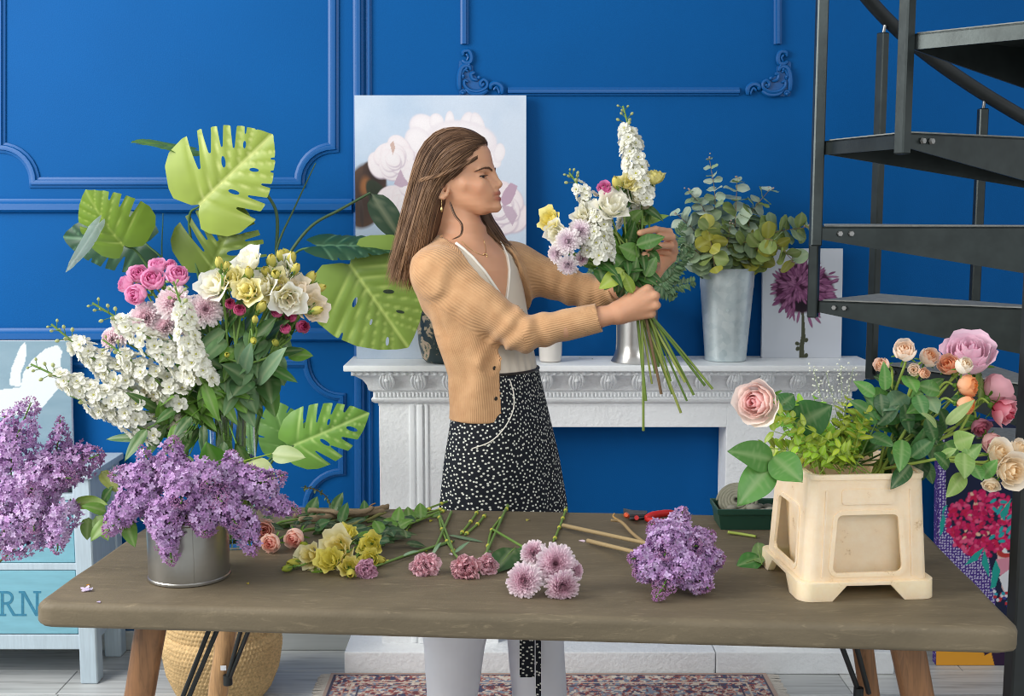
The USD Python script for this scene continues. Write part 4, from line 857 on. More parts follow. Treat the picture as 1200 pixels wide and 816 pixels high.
# ================================================================ vessels on the left of the table
def glass_mat(name, col, rough=0.0, ior=1.45):
    MAT(name, {'p': ('principled_bsdf', {'base_color': col, 'roughness': rough, 'ior': ior, 'transmission_weight': 1.0})}, [], 'p.BSDF')
glass_mat('clear_glass', (0.96, 0.99, 0.985)); glass_mat('water', (0.95, 0.985, 0.975), 0.0, 1.33)
plain('bucket_tin', lin(168, 166, 160), rough=0.30, metal=0.85, noise=0.2, nscale=12, bump=0.08, bscale=40)
MAT('galvanised', {'tc': ('texture_coordinate', {}), 'v': ('voronoi_texture', {'scale': 55, 'randomness': 1.0}), 'n': ('noise_texture', {'scale': 14, 'detail': 6, 'roughness': .65}), 'r1': ('rgb_ramp', {'ramp': [(0.3, lin(168, 186, 190)), (0.7, lin(214, 224, 224))]}),
    'r2': ('rgb_ramp', {'ramp': [(0.0, lin(184, 198, 202)), (1.0, lin(224, 230, 230))]}), 'm': ('mix', {'fac': 0.5}), 'bp': ('bump', {'strength': .12, 'distance': .001}), 'p': ('principled_bsdf', {'metallic': .5, 'roughness': .38})},
    [('tc.object', 'v.vector'), ('tc.object', 'n.vector'), ('n.fac', 'r1.fac'), ('v.color', 'r2.fac'), ('r1.color', 'm.color1'), ('r2.color', 'm.color2'), ('m.color', 'p.base_color'), ('n.fac', 'bp.height'), ('bp.normal', 'p.normal')], 'p.BSDF')

VC = at(274, 560, 2.62)[:2]; VR = .050; VTOP = at(274, 462, 2.62 - VR)[2]
vs = Thing('glass_vase', 'tall clear glass cylinder vase with water behind the tin bucket', 'vase', loc=(*VC, TZ))
vs.part('glass_wall', lathe([(0, TZ + .0008), (VR - .002, TZ + .0008), (VR, TZ + .003), (VR, VTOP - .001), (VR - .0015, VTOP), (VR - .003, VTOP - .001), (VR - .003, TZ + .014), (0, TZ + .014)], 48, (*VC, 0)), 'clear_glass', smooth=35)
vs.part('water', lathe([(0, TZ + .0145), (VR - .0034, TZ + .0145), (VR - .0034, TZ + .20), (0, TZ + .20)], 48, (*VC, 0)), 'water', smooth=35, label='water in the lower half of the vase')
VM = np.array([*VC, VTOP - .01])
def vfoot(k, rr=.026): a = k * 2.4; return np.array([VC[0] + rr * math.cos(a), VC[1] + rr * math.sin(a), TZ + .02])
def vmouth(p, rr=.036):                  # where a stem towards p leaves the mouth
    d = np.asarray(p)[:2] - VC; d = d / (np.linalg.norm(d) + 1e-6); return np.array([VC[0] + d[0] * rr, VC[1] + d[1] * rr, VTOP - .006])
# white stock
def vstock(label, tip, base, Y0, Y1, R, n, seed, buds=8, fl=.0165, **k):
    n = int(n * 1.5); fl *= 1.26; T_, B_ = at(*tip, Y0), at(*base, Y1); m = vmouth(B_)
    t = stock(label, T_, B_, m, 0, R, n, seed, 'white stock in the glass vase', buds, fl, **k)
    f = vfoot(seed); t.part('lower_stem', stemtube([m, f], .0036, .0034, LGREEN), 'stem', smooth=True, tint=True)
    pts = [B_, lerp(B_, m, .5), m]; add_leaves(t, stem_leaves(pts, [.12, .3, .45, .6, .72, .85], .085, .013, seed, c=GREEN))
    return t
vstock('white stock spike reaching furthest left with green bud tip', (36, 427), (163, 484), 2.52, 2.57, .027, 26, 11)
vstock('white stock spike with bud tip just above the leftmost one', (60, 380), (166, 462), 2.58, 2.60, .027, 26, 12)
vstock('white stock spike in front of the pale pink chrysanthemums', (108, 355), (232, 440), 2.50, 2.55, .028, 26, 13)
vstock('upright white stock spike left of the yellow lisianthus', (203, 330), (236, 445), 2.47, 2.52, .026, 24, 14)
vstock('lowest white stock spike hanging over the purple lilac', (78, 462), (184, 505), 2.55, 2.58, .025, 22, 15, buds=2)
vstock('creamy white stock spike half hidden behind the others', (160, 440), (215, 500), 2.60, 2.61, .024, 18, 16, buds=2, c=lin(242, 236, 218))
vstock('white stock spike filling the middle of the white flowers', (120, 398), (215, 470), 2.56, 2.58, .026, 22, 17, buds=4)
# pink spray roses above
K = 2.66 / 1400
def vspray(name, label, cat, specs, kind, seed, group=None, lv=6, ll=.06, lw=.016, stemc=LGREEN, lc=GREEN):
    """specs: (px, py, Y, radius px, options)."""
    bl, pts = [], []
    r = rnd(seed)
    for k, (x, y, Y, rp, o) in enumerate(specs):
        p = at(x, y, Y); R = rp * Y / 1400; pts.append(p)
        d = o.get('d', (r.uniform(-.4, .2), -1.0, r.uniform(.2, .8)))
        bl.append(kind(p, R, d, o, seed * 20 + k))
    c = np.mean(pts, 0); m = vmouth(c); j = lerp(c, m, .45); j = j + np.array([0, .01, 0])
    P_ = [c, j, m]
    t = bloom_spray(name, label, cat, bl, j, m, stemc, group, leaves=stem_leaves([j, lerp(j, m, .5), m], np.linspace(.05, .95, lv), ll, lw, seed, c=lc))
    t.part('lower_stem', stemtube([m, vfoot(seed)], .003, .0028, stemc), 'stem', smooth=True, tint=True)
    return t
def k_rose(p, R, d, o, s):
    d = facing(*d); it = rose(R, R * 1.45, o.get('open', .25), o.get('ci', PINK), o.get('co', PINK), o.get('n', 17), s, o.get('edge'))
    return ('bloom', it, p - d * R * .7, d, 1.0)
def k_mum(p, R, d, o, s): return ('bloom', mum(R, o.get('n', 120), o.get('ci', MPINK), o.get('co', LPINK), s), p, d, 1.0)
def k_lis(p, R, d, o, s):
    d = facing(*d)
    if o.get('bud'): return ('bud', lbud(R * .8, o.get('c', YEL), s), p - d * R, d, 1.0)
    return ('bloom', lisianthus(R * .95, o.get('c0', CREAM), o.get('c', WHITE), s, o.get('open', .6)), p - d * R * .7, d, 1.0)
G1 = 'pink spray roses above the white stock'
HP, HP2 = lin(226, 132, 182), lin(244, 182, 214)
rs = dict(ci=HP, co=HP2)
vspray('spray_rose', 'pink spray roses in a cluster, the pair of largest blooms in front', 'flower', [(179, 328, 2.58, 17, rs), (208, 324, 2.58, 16, {**rs, 'd': (.3, -1, .9)})], k_rose, 21, G1)
vspray('spray_rose', 'pink spray roses at the left end of the rose cluster', 'flower', [(148, 334, 2.60, 12, {**rs, 'd': (-.8, -.6, .4)}), (161, 345, 2.57, 15, {**rs, 'd': (-.4, -1, -.1)})], k_rose, 22, G1)
vspray('spray_rose', 'pink spray roses peeping out behind the top of the cluster', 'flower', [(163, 323, 2.62, 14, rs), (184, 314, 2.63, 13, {**rs, 'd': (0, -.6, 1)}), (201, 312, 2.63, 9, rs)], k_rose, 23, G1)
G2 = 'pale pink chrysanthemums in the glass vase'
for s, lb, sp in ((31, 'pale pink chrysanthemum with a deep centre right below the roses', [(205, 357, 2.56, 23, {'d': (-.1, -1, .6)})]), (32, 'pale pink chrysanthemum beside the cream lisianthus, its ragged face to us', [(241, 363, 2.57, 22, {'d': (.2, -1, .2), 'n': 150})]),
                  (33, 'pale pink chrysanthemums at the left of the group, partly under white stock', [(172, 374, 2.58, 21, {}), (148, 388, 2.60, 20, {'d': (-.7, -1, .3)})]), (34, 'pale pink chrysanthemum tucked between the white stock spikes', [(195, 385, 2.57, 18, {}), (222, 384, 2.58, 15, {})]),
                  (35, 'half hidden pale pink chrysanthemum at the foot of the yellow buds', [(263, 361, 2.60, 14, {'d': (.5, -1, .2)})]), (36, 'pale pink chrysanthemum furthest left over the white stock', [(132, 398, 2.60, 15, {'d': (-.8, -1, .3)})])):
    vspray('chrysanthemum', lb, 'flower', sp, k_mum, s, G2, lv=5, ll=.055, lw=.020, lc=DKGREEN)
G3 = 'cream and yellow lisianthus in the glass vase'
B = lambda c=YEL, **k: {'bud': 1, 'c': c, **k}
cw, cy, cp = dict(c=WHITE, c0=lin(250, 246, 226)), dict(c=lin(251, 244, 200), c0=lin(240, 228, 140)), dict(c=lin(252, 238, 220), c0=lin(250, 240, 214))
for s, lb, sp in ((41, 'lisianthus at the left of its group with two tall yellow buds', [(251, 334, 2.56, 18, {**cw, 'd': (-.5, -1, .5)}), (271, 327, 2.56, 14, cy), (257, 309, 2.54, 8, B(d=(-.1, -.2, 1))), (265, 313, 2.54, 6.5, B(d=(.3, -.2, 1)))]),
                  (42, 'white lisianthus topmost in the vase with a yellow bud below', [(291, 306, 2.58, 17, {**cw, 'd': (-.5, -.6, .9)}), (292, 320, 2.55, 8, B(d=(0, -.5, 1))), (318, 307, 2.58, 9, B(d=(.1, -.4, 1))), (311, 318, 2.57, 8, B())]),
                  (43, 'lisianthus in the middle of its group with creamy yellow cup', [(291, 341, 2.54, 15, {**cy, 'd': (-.1, -1, .5)}), (308, 336, 2.56, 16, cw), (306, 360, 2.53, 9, B(d=(.5, -.4, .7))), (323, 321, 2.55, 8, B())]),
                  (44, 'lisianthus with a tuft of three yellow buds at the top right', [(331, 320, 2.59, 15, cw), (329, 301, 2.60, 8, B(d=(-.1, -.3, 1))), (341, 304, 2.60, 9, B(d=(.3, -.3, 1))), (335, 297, 2.62, 8, B()), (346, 316, 2.58, 8, B(d=(.5, -.3, .8)))]),
                  (45, 'pale lisianthus hanging white petals below the yellow tuft', [(323, 335, 2.57, 17, {**cy, 'd': (.1, -1, .4)}), (337, 350, 2.55, 17, {**cw, 'd': (.2, -1, -.1)}), (345, 341, 2.58, 15, {**cp})]),
                  (46, 'lisianthus furthest right with peach tinted petals', [(364, 359, 2.58, 18, {**cp, 'd': (.4, -1, .2)}), (363, 327, 2.60, 10, B(d=(.5, -.2, .7))), (374, 338, 2.60, 8, B(d=(.9, -.2, .3))), (371, 364, 2.55, 8, B(d=(1, -.4, .3)))]),
                  (47, 'lisianthus with only small yellow green buds low in the foliage', [(299, 375, 2.52, 6, B(d=(.1, -.6, .9))), (297, 399, 2.51, 6, B(lin(214, 206, 90), d=(.3, -.8, -.4))), (266, 416, 2.50, 5, B(lin(214, 206, 90))), (323, 402, 2.53, 6, B(lin(200, 196, 90)))])):
    vspray('lisianthus', lb, 'flower', sp, k_lis, s, G3, lv=9, ll=.075, lw=.020, lc=lin(96, 132, 84))
hot = dict(ci=lin(196, 60, 120), co=lin(222, 110, 156), open=.1)
for s, lb, sp in ((51, 'small hot pink rosebuds under the tall yellow buds', [(270, 357, 2.54, 8, hot), (281, 364, 2.53, 9, {**hot, 'd': (.2, -1, .5)})]), (52, 'small hot pink roses at the lower right edge of the lisianthus', [(325, 366, 2.56, 9, hot), (341, 371, 2.57, 9, hot), (335, 386, 2.55, 8, hot), (354, 383, 2.57, 10, {**hot, 'd': (.6, -1, .2)})])):
    vspray('spray_rose', lb, 'flower', sp, k_rose, s, 'hot pink rosebuds among the lisianthus', lv=6)
# broad dark foliage stems round the mouth of the vase
def foliage(label, leaves_, seed, foot=None, name='foliage_stem', cat='leaves', group='leafy stems in the glass vase', stemc=GREEN, mouth=None):
    """leaves_: (px, py, Y, px2, py2, Y2, width px, colour) from leaf base to leaf tip."""
    L_ = []; bs = []
    for (x, y, Y, x2, y2, Y2, wpx, c) in leaves_:
        a, b = at(x, y, Y), at(x2, y2, Y2); bs.append(a)
        L_.append((a, b, wpx * Y / 1400, c))
    m = vmouth(np.mean(bs, 0)) if mouth is None else mouth; t = Thing(name, label, cat, group, loc=m)
    for k, (a, b, w_, c) in enumerate(L_):
        d = b - a; t.part('leaf', leaf_at(a, d, np.linalg.norm(d), w_ / 2, up=(.1 * (-1) ** k, -.8, .6), bend=.25, c=c, seed=seed + k, fold=.3), 'leaf', smooth=True, tint=True)
        t.part('stalk', stemtube([a, lerp(a, m, .5) + np.array([0, .008, 0]), m], .0013, .002, stemc), 'stem', smooth=True, tint=True)
    t.part('stem', stemtube([m, foot if foot is not None else vfoot(seed)], .0026, .0026, stemc), 'stem', smooth=True, tint=True)
    return t
r = rnd(77); GS = [GREEN, DKGREEN, lin(60, 100, 40), lin(74, 112, 52)]
def burst(n, cx, cy, sx, sy, Y, seed, lmin=28, lmax=48, tx=274, ty=462):
    r = rnd(seed); o = []
    for k in range(n):
        x, y = cx + r.normal() * sx, cy + r.normal() * sy; a = math.atan2(y - ty, x - tx) + r.uniform(-.9, .9); l = r.uniform(lmin, lmax)
        o.append((x, y, Y + r.uniform(-.04, .05), x + l * math.cos(a), y + l * math.sin(a), Y + r.uniform(-.08, .05), r.uniform(11, 20), jit(GS[r.integers(4)], r, .2)))
    return o
foliage('green leaves under the pink chrysanthemums', burst(16, 250, 412, 22, 16, 2.60, 61), 61)
foliage('dark green leaves below the yellow lisianthus', burst(18, 302, 398, 22, 16, 2.60, 62), 62)
foliage('green leaves low on the left beneath the white stock', burst(20, 205, 505, 24, 12, 2.57, 63, 30, 52), 63)
foliage('broad grey green leaves over the vase rim', [(300, 452, 2.56, 262, 425, 2.50, 26, lin(70, 104, 62)), (300, 452, 2.56, 330, 405, 2.50, 24, lin(108, 140, 104)), (285, 440, 2.55, 292, 402, 2.50, 18, lin(112, 146, 112)), (292, 442, 2.55, 272, 462, 2.50, 32, lin(58, 92, 52)), (312, 440, 2.6, 318, 470, 2.52, 30, lin(56, 90, 44))], 65)
foliage('single long green leaf reaching right above the scooped panel', [(310, 428, 2.60, 349, 446, 2.57, 15, lin(62, 112, 44)), (312, 445, 2.6, 322, 490, 2.58, 24, lin(80, 128, 44))], 66)
foliage('big rounded lilac leaf standing up behind the purple lilac', [(255, 560, 2.50, 243, 520, 2.46, 38, lin(84, 140, 48))], 67, name='lilac_leaf', group=None, mouth=at(258, 575, 2.47), foot=at(258, 590, 2.45))
foliage('pale curled leaf with light underside right of the vase foot', [(288, 542, 2.50, 322, 566, 2.45, 34, lin(168, 180, 122)), (318, 532, 2.50, 356, 534, 2.46, 24, lin(150, 168, 108))], 68, name='lilac_leaf', group=None, mouth=at(262, 548, 2.48), foot=at(258, 585, 2.45), stemc=YGREEN)

# tin bucket
BKC = np.array([at(221, 640, 2.387)[0], 2.387]); BR, BH = .0815, .128
tin = Thing('tin_bucket', 'shiny tin bucket full of purple lilac on the table', 'bucket', loc=(*BKC, TZ))
tin.part('bucket_body', lathe([(0, TZ + .001), (BR - .003, TZ + .001), (BR + .0015, TZ + .002), (BR + .0015, TZ + .006), (BR, TZ + .008), (BR + .0005, TZ + BH - .006), (BR + .003, TZ + BH - .003), (BR + .003, TZ + BH), (BR - .001, TZ + BH), (BR - .002, TZ + BH - .006), (BR - .003, TZ + .008), (0, TZ + .008)], 64, (*BKC, 0)), 'bucket_tin', smooth=35)
tin.part('handle_lug', tube([(BKC[0] - BR - .001, BKC[1] - .012, TZ + BH - .012), (BKC[0] - BR - .012, BKC[1] - .006, TZ + BH - .008), (BKC[0] - BR - .012, BKC[1] + .006, TZ + BH - .008), (BKC[0] - BR - .001, BKC[1] + .012, TZ + BH - .012)], .002, 8), 'bucket_tin', smooth=True)
tin.part('rolled_seam', tube([(BKC[0] + .03, BKC[1] - BR * .93, TZ + .008), (BKC[0] + .03, BKC[1] - BR * .93, TZ + BH - .006)], .0008, 5), 'bucket_tin', smooth=True)
def pan(base, tip, Yb, Yt, rpx, n=330, **k): return (at(*base, Yb), at(*tip, Yt), rpx * Yt / 1400, dict(n=n, **k))
bf = lambda k: np.array([BKC[0] + .05 * math.cos(k * 2.4), BKC[1] + .05 * math.sin(k * 2.4), TZ + .02])
bm = np.array([BKC[0], BKC[1], TZ + BH - .01])
GL = 'purple lilac in the tin bucket'
lg = lambda x, y, Y, x2, y2, Y2, w, c=GREEN, s=0: (lambda a, b: leaf_at(a, b - a, np.linalg.norm(b - a), w * Y / 2800, up=(0, -.7, .7), bend=.4, c=c, seed=s))(at(x, y, Y), at(x2, y2, Y2))
for s, lb, ps, lv in ((1, 'purple lilac standing tallest in the middle of the tin bucket', [pan((212, 572), (203, 511), 2.38, 2.36, 22, 460, tone=-.1), pan((198, 570), (164, 522), 2.38, 2.37, 15, 240)], []),
                      (2, 'pinkish lilac drooping furthest left from the tin bucket', [pan((180, 575), (122, 628), 2.36, 2.31, 21, 480, tone=.25), pan((188, 572), (127, 556), 2.38, 2.35, 20, 420, tone=.15)], [lg(146, 606, 2.34, 157, 640, 2.30, 20, GREEN, 3), lg(125, 600, 2.36, 98, 590, 2.33, 17, GREEN, 4), lg(128, 608, 2.37, 104, 632, 2.33, 18, LGREEN, 5)]),
                      (3, 'lilac facing us over the middle of the bucket', [pan((215, 560), (212, 592), 2.34, 2.26, 26, 520), pan((226, 555), (244, 568), 2.36, 2.28, 24, 440)], []),
                      (4, 'lilac hanging down the front of the bucket', [pan((203, 590), (201, 664), 2.31, 2.275, 19, 430), pan((196, 585), (182, 630), 2.32, 2.28, 18, 330, tone=-.1)], []),
                      (5, 'pale lilac upright right of the green leaf', [pan((262, 575), (272, 527), 2.38, 2.37, 17, 330, pale=.2), pan((270, 572), (300, 548), 2.38, 2.36, 17, 300)], []),
                      (6, 'lilac reaching furthest right from the tin bucket', [pan((278, 572), (336, 556), 2.38, 2.36, 19, 380, pale=.1), pan((292, 566), (353, 600), 2.38, 2.35, 16, 330, tone=-.15)], []),
                      (7, 'lilac drooping right in front of the peach roses', [pan((262, 590), (299, 652), 2.33, 2.29, 19, 420, tone=-.1), pan((250, 586), (280, 618), 2.34, 2.28, 21, 380)], []),
                      (8, 'dark lilac over the right half of the rim', [pan((240, 578), (240, 630), 2.32, 2.27, 22, 440, tone=-.25), pan((236, 566), (262, 590), 2.34, 2.27, 22, 400, tone=-.2, budtip=.5)], [])):
    lilac(lb, ps, bf(s), s, GL, lv, joint=bm + .02 * np.array([math.cos(s * 2.4), math.sin(s * 2.4), 0]))
# tall bucket just outside the frame holding the second lilac bunch
FB = np.array([-1.42, 2.80]); FZ = .56
fb = Thing('floor_bucket', 'tall galvanised floor bucket of lilac beside the left end of the table', 'bucket', loc=(*FB, 0))
fb.part('bucket_body', lathe([(0, .001), (.085, .001), (.087, .004), (.118, FZ - .004), (.121, FZ), (.117, FZ), (.083, .008), (0, .008)], 48, (*FB, 0)), 'galvanised', smooth=40)
GL2 = 'lilac leaning in from the left edge'; fj = lambda k: np.array([FB[0] + .06, FB[1] - .02 + .02 * k % .05, FZ - .01]); ff_ = lambda k: np.array([FB[0] + .04 * math.cos(k * 2.4), FB[1] + .04 * math.sin(k * 2.4), .03])
for s, lb, ps, lv in ((11, 'deep pink purple lilac topmost at the left edge', [pan((14, 560), (38, 466), 2.78, 2.72, 31, 837, tone=.2), pan((4, 552), (6, 480), 2.80, 2.76, 23, 513, tone=.2), pan((50, 560), (72, 488), 2.78, 2.74, 18, 445, tone=.15)], []),
                      (12, 'fading greyish lilac in the middle of the left bunch', [pan((50, 568), (120, 531), 2.76, 2.70, 25, 702, pale=-.1, tone=-.2), pan((30, 570), (88, 560), 2.74, 2.66, 27, 702, pale=.1, tone=-.2)], [lg(118, 552, 2.74, 138, 575, 2.70, 17, lin(140, 150, 70), 8), lg(84, 590, 2.72, 122, 586, 2.68, 20, lin(120, 150, 60), 9), lg(120, 590, 2.72, 128, 570, 2.70, 16, DKGREEN, 10)]),
                      (13, 'bluish lilac hanging low at the left edge over the drawers', [pan((56, 586), (4, 656), 2.72, 2.66, 26, 756, pale=.25, tone=-.1), pan((20, 575), (-8, 600), 2.74, 2.68, 25, 513, tone=.1), pan((30, 600), (-14, 640), 2.72, 2.68, 23, 513, pale=.2), pan((36, 585), (40, 625), 2.71, 2.65, 19, 405, pale=.2)], []),
                      (14, 'lilac panicle hanging down in front of the dresser corner', [pan((82, 588), (66, 650), 2.70, 2.64, 20, 513, pale=.2), pan((60, 580), (36, 572), 2.73, 2.66, 25, 567, pale=.2)], [lg(104, 606, 2.7, 100, 634, 2.68, 18, LGREEN, 12), lg(112, 604, 2.7, 126, 632, 2.66, 18, LGREEN, 13)])):
    lilac(lb, ps, ff_(s), s, GL2, lv, joint=fj(s))

# ---------------------------------------------------------------- monstera in the woven basket
MC = np.array([*BC, .262]); mo = Thing('monstera_plant', 'large split-leaf monstera plant rising from the woven basket', 'plant', loc=MC)
def root(k): return MC + np.array([.05 * math.cos(k * 2.3), .05 * math.sin(k * 2.3), -.004])
HUB = at(322, 300, 3.58)
LG1 = (lin(158, 178, 74), lin(206, 214, 132)); LG2 = (lin(84, 128, 44), lin(140, 172, 84)); LG3 = (lin(40, 78, 50), lin(92, 130, 96)); LG4 = (lin(112, 158, 62), lin(176, 204, 118))
def st_(*px): return [at(*p) for p in px]
monstera(mo, None, (318, 158), (234, 240), .30, 3.52, (0, -.06), LG1, slits=6, seed=1, stem=st_((222, 268, 3.55), (250, 420, 3.57)) + [root(0)], label='big yellow green leaf lit from the left, topmost', asym=(1.15, .95), curl=.05, cutL=.62, gap=1.3)
monstera(mo, None, (155, 160), (226, 176), .16, 3.60, (.02, -.10), (lin(96, 136, 52), YGREEN), slits=3, holes=False, seed=2, roll=(0, -.35, 1), label='leaf seen edge-on at the upper left', cutL=.3)
monstera(mo, None, (94, 232), (145, 288), .24, 3.50, (0, -.08), (lin(112, 142, 40), lin(160, 178, 86)), slits=5, seed=3, stem=st_((170, 308, 3.54), (240, 430, 3.57)) + [root(1)], label='leaf folded down at the far left', asym=(.9, 1.1), curl=.25, holes=False, cutL=.55, gap=1.4, roll=(-.45, -1, .2))
monstera(mo, None, (80, 322), (116, 262), .045, 3.46, (0, -.02), (lin(196, 220, 208), lin(220, 236, 228)), slits=2, holes=False, seed=4, roll=(.9, -.5, .2), label='pale curled edge of the folded leaf', cutL=.2)
monstera(mo, None, (64, 278), (170, 285), .19, 3.66, (0, .02), LG3, slits=5, seed=5, stem=st_((200, 320, 3.62), (245, 440, 3.6)) + [root(2)], label='dark blue green leaf behind at the left', curl=.2)
monstera(mo, None, (280, 240), (247, 318), .30, 3.56, (0, -.05), (lin(104, 124, 44), lin(146, 162, 84)), slits=6, seed=6, stem=st_((255, 380, 3.58),) + [root(3)], label='olive leaf pointing up behind the lisianthus', holes=True, cutL=.78, gap=1.8)
monstera(mo, None, (478, 408), (410, 310), .36, 3.55, (0, -.02), (lin(126, 154, 62), lin(176, 196, 104)), slits=7, seed=7, stem=st_((345, 332, 3.56), (328, 372, 3.57), (300, 500, 3.58)) + [root(4)], label='largest leaf, hanging over the left end of the mantel', cutL=.28, curl=.04, asym=(1, 1))
monstera(mo, None, (470, 285), (372, 288), .14, 3.54, (0, .0), LG3, slits=5, holes=False, seed=8, stem=st_((345, 298, 3.57), (322, 345, 3.58), (300, 520, 3.58)) + [root(5)], label='dark folded leaf crossing above the largest one', roll=(0, -.6, 1), cutL=.4)
monstera(mo, None, (474, 284), (434, 226), .15, 3.60, (0, 0), (lin(44, 66, 46), lin(70, 100, 66)), slits=0, holes=False, seed=9, stem=st_((400, 246, 3.58), (362, 268, 3.57), (330, 312, 3.57), (305, 460, 3.58)) + [root(6)], label='dark narrow leaf in front of the peony canvas') if False else None
monstera(mo, None, (428, 488), (345, 522), .19, 3.45, (0, -.06), LG4, slits=5, seed=10, stem=st_((310, 545, 3.5), (285, 600, 3.54)) + [root(7)], label='bright green leaf low in front of the blue panel', cutL=.6, curl=.15, gap=1.3)
monstera(mo, None, (318, 470), (338, 528), .16, 3.56, (0, 0), (lin(92, 136, 58), lin(128, 164, 92)), slits=3, seed=11, stem=st_((310, 560, 3.56),) + [root(8)], label='green leaf half behind the bright low one', holes=False)
a = at(434, 226, 3.62); b = at(476, 288, 3.60)
mo.part('leaf', leaf_at(a, b - a, np.linalg.norm(b - a), .042, up=(.2, -1, .3), bend=.15, c=lin(46, 70, 48), seed=4, fold=.2), 'leaf', smooth=True, tint=True, label='dark narrow leaf in front of the peony canvas')
mo.part('stalk', stemtube([a] + st_((400, 245, 3.60), (364, 266, 3.58), (334, 306, 3.57), (318, 345, 3.57), (300, 460, 3.58)) + [root(6)], .0038, .0062, lin(66, 88, 56), 8, 40), 'stem', smooth=True, tint=True)
mo.part('stalk', stemtube(st_((370, 191, 3.60), (345, 244, 3.59), (325, 290, 3.58), (318, 345, 3.57), (296, 470, 3.58)) + [root(9)], .0016, .0066, lin(66, 92, 60), 8, 40), 'stem', smooth=True, tint=True, label='bare pointed leaf stalk')
mo.part('stalk', stemtube(st_((312, 226, 3.62), (324, 250, 3.60), (324, 290, 3.59), (318, 350, 3.58)) + [root(10)], .0045, .006, lin(66, 92, 60), 8, 30), 'stem', smooth=True, tint=True)
mo.part('new_shoot', stemtube(st_((191, 250, 3.6), (191.5, 320, 3.6), (215, 430, 3.59)) + [root(11)], .0012, .0056, lin(56, 92, 66), 8, 30), 'stem', smooth=True, tint=True, label='upright rolled new shoot')
# ================================================================ lying on the table
def ont(px, py, h=0.0): return onz(px, py, TZ + h)
# lilac bunch with bare woody stems
LB = 'cut lilac lying in a bunch on the table'
tipA, tipB = ont(660, 616, .010), ont(689, 634, .008)
def tpan(b, t, hb, ht, rpx, n=360, **k): A, B_ = ont(b[0], b[1], hb), ont(t[0], t[1], ht); return (A, B_, rpx * B_[1] / 1400, dict(n=n, **k))
jn = ont(758, 640, .035)
def apan(b, t, Yb, Yt, rpx, n=360, **k): return (at(*b, Yb), at(*t, Yt), rpx * Yt / 1400, dict(n=n, **k))
for s, lb, ps, ft in ((71, 'lilac at the front of the bunch, its narrow tip nearest the table edge', [apan((782, 672), (767, 704), 2.25, 2.215, 14, 340, tone=.35, budtip=.8), apan((800, 655), (795, 680), 2.28, 2.235, 24, 480, tone=.1)], tipA),
                      (72, 'lilac panicle at the right front of the bunch', [apan((805, 660), (832, 692), 2.28, 2.235, 20, 420, tone=.2), apan((806, 650), (850, 655), 2.32, 2.29, 21, 460)], None),
                      (73, 'lilac panicle topmost of the bunch on the table', [apan((792, 645), (802, 594), 2.36, 2.37, 18, 400, pale=.2), apan((785, 645), (762, 612), 2.34, 2.33, 20, 460, pale=.15), apan((800, 645), (838, 624), 2.36, 2.36, 19, 400)], None),
                      (74, 'lilac panicle at the left of the bunch near the bare sticks', [apan((780, 650), (736, 655), 2.30, 2.27, 20, 460, tone=.05), apan((778, 660), (742, 674), 2.28, 2.25, 18, 420, pale=.1)], tipB),
                      (75, 'lilac panicle in the middle of the bunch facing us', [apan((790, 640), (778, 652), 2.30, 2.24, 27, 560), apan((800, 640), (818, 640), 2.32, 2.26, 25, 480, pale=.1)], None)):
    lilac(lb, ps, ft if ft is not None else ont(752 + (s % 3) * 8, 646, .006), s, LB, [], stemc=lin(166, 144, 106), joint=ont(772, 640 if s == 71 else 654, .02 + .006 * (s % 3)))
t = Thing('bare_twig', 'small forked bare lilac twig behind the bunch', 'twig', loc=ont(735, 612))
t.part('twig', stemtube([ont(716, 610, .02), ont(728, 612, .016), ont(742, 626, .008), ont(760, 640, .006)], .0035, .0045, lin(158, 134, 98)), 'bark', smooth=True, tint=True)
t.part('side_shoot', stemtube([ont(728, 612, .016), ont(719, 606, .024), ont(720, 602, .03)], .003, .002, lin(170, 134, 84)), 'bark', smooth=True, tint=True)
# yellow lisianthus bunch
GY = 'yellow lisianthus lying on the table'
def tspray(name, label, cat, specs, kind, seed, meet, foot, group=None, lv=5, ll=.05, lw=.015, lc=GREEN, sc=LGREEN):
    bl = []; r = rnd(seed)
    for k, (x, y, h, rp, o) in enumerate(specs):
        p = ont(x, y, h); bl.append(kind(p, rp * p[1] / 1400, o.get('d', (r.uniform(-.4, .3), -1, r.uniform(.1, .6))), o, seed * 20 + k))
    return bloom_spray(name, label, cat, bl, meet, foot, sc, group, leaves=[(np.c_[q[0][:, :2], np.maximum(q[0][:, 2], TZ + .002)], q[1], q[2]) for q in stem_leaves([meet, lerp(meet, foot, .5), foot], np.linspace(.05, .9, lv), ll, lw, seed, c=lc)])
yy, yc = dict(c=lin(244, 232, 128), c0=lin(232, 224, 110), open=.4), dict(c=lin(246, 238, 200), c0=lin(240, 224, 130), open=.7)
tspray('lisianthus', 'cream lisianthus with the largest open bloom lying on the table', 'flower', [(396, 645, .035, 21, {**yc, 'd': (-.2, -1, .4)}), (409, 664, .02, 12, {**yy, 'c': lin(240, 226, 150)}), (411, 672, .012, 8, B(lin(228, 214, 100), d=(.1, -1, -.1)))], k_lis, 81, ont(430, 634, .02), ont(500, 606, .006), GY)
tspray('lisianthus', 'yellow lisianthus at the front left of the bunch with small buds', 'flower', [(364, 652, .028, 15, {**yc, 'd': (-.5, -1, .3)}), (387, 657, .03, 15, {**yy}), (345, 660, .014, 9, B(lin(222, 210, 90), d=(-.8, -.5, .1))), (337, 666, .01, 7, B(lin(176, 186, 70), d=(-.9, -.5, -.1))), (357, 640, .03, 7, B(lin(176, 180, 60), d=(-.5, -.6, .6)))], k_lis, 82, ont(410, 638, .02), ont(490, 610, .008), GY)
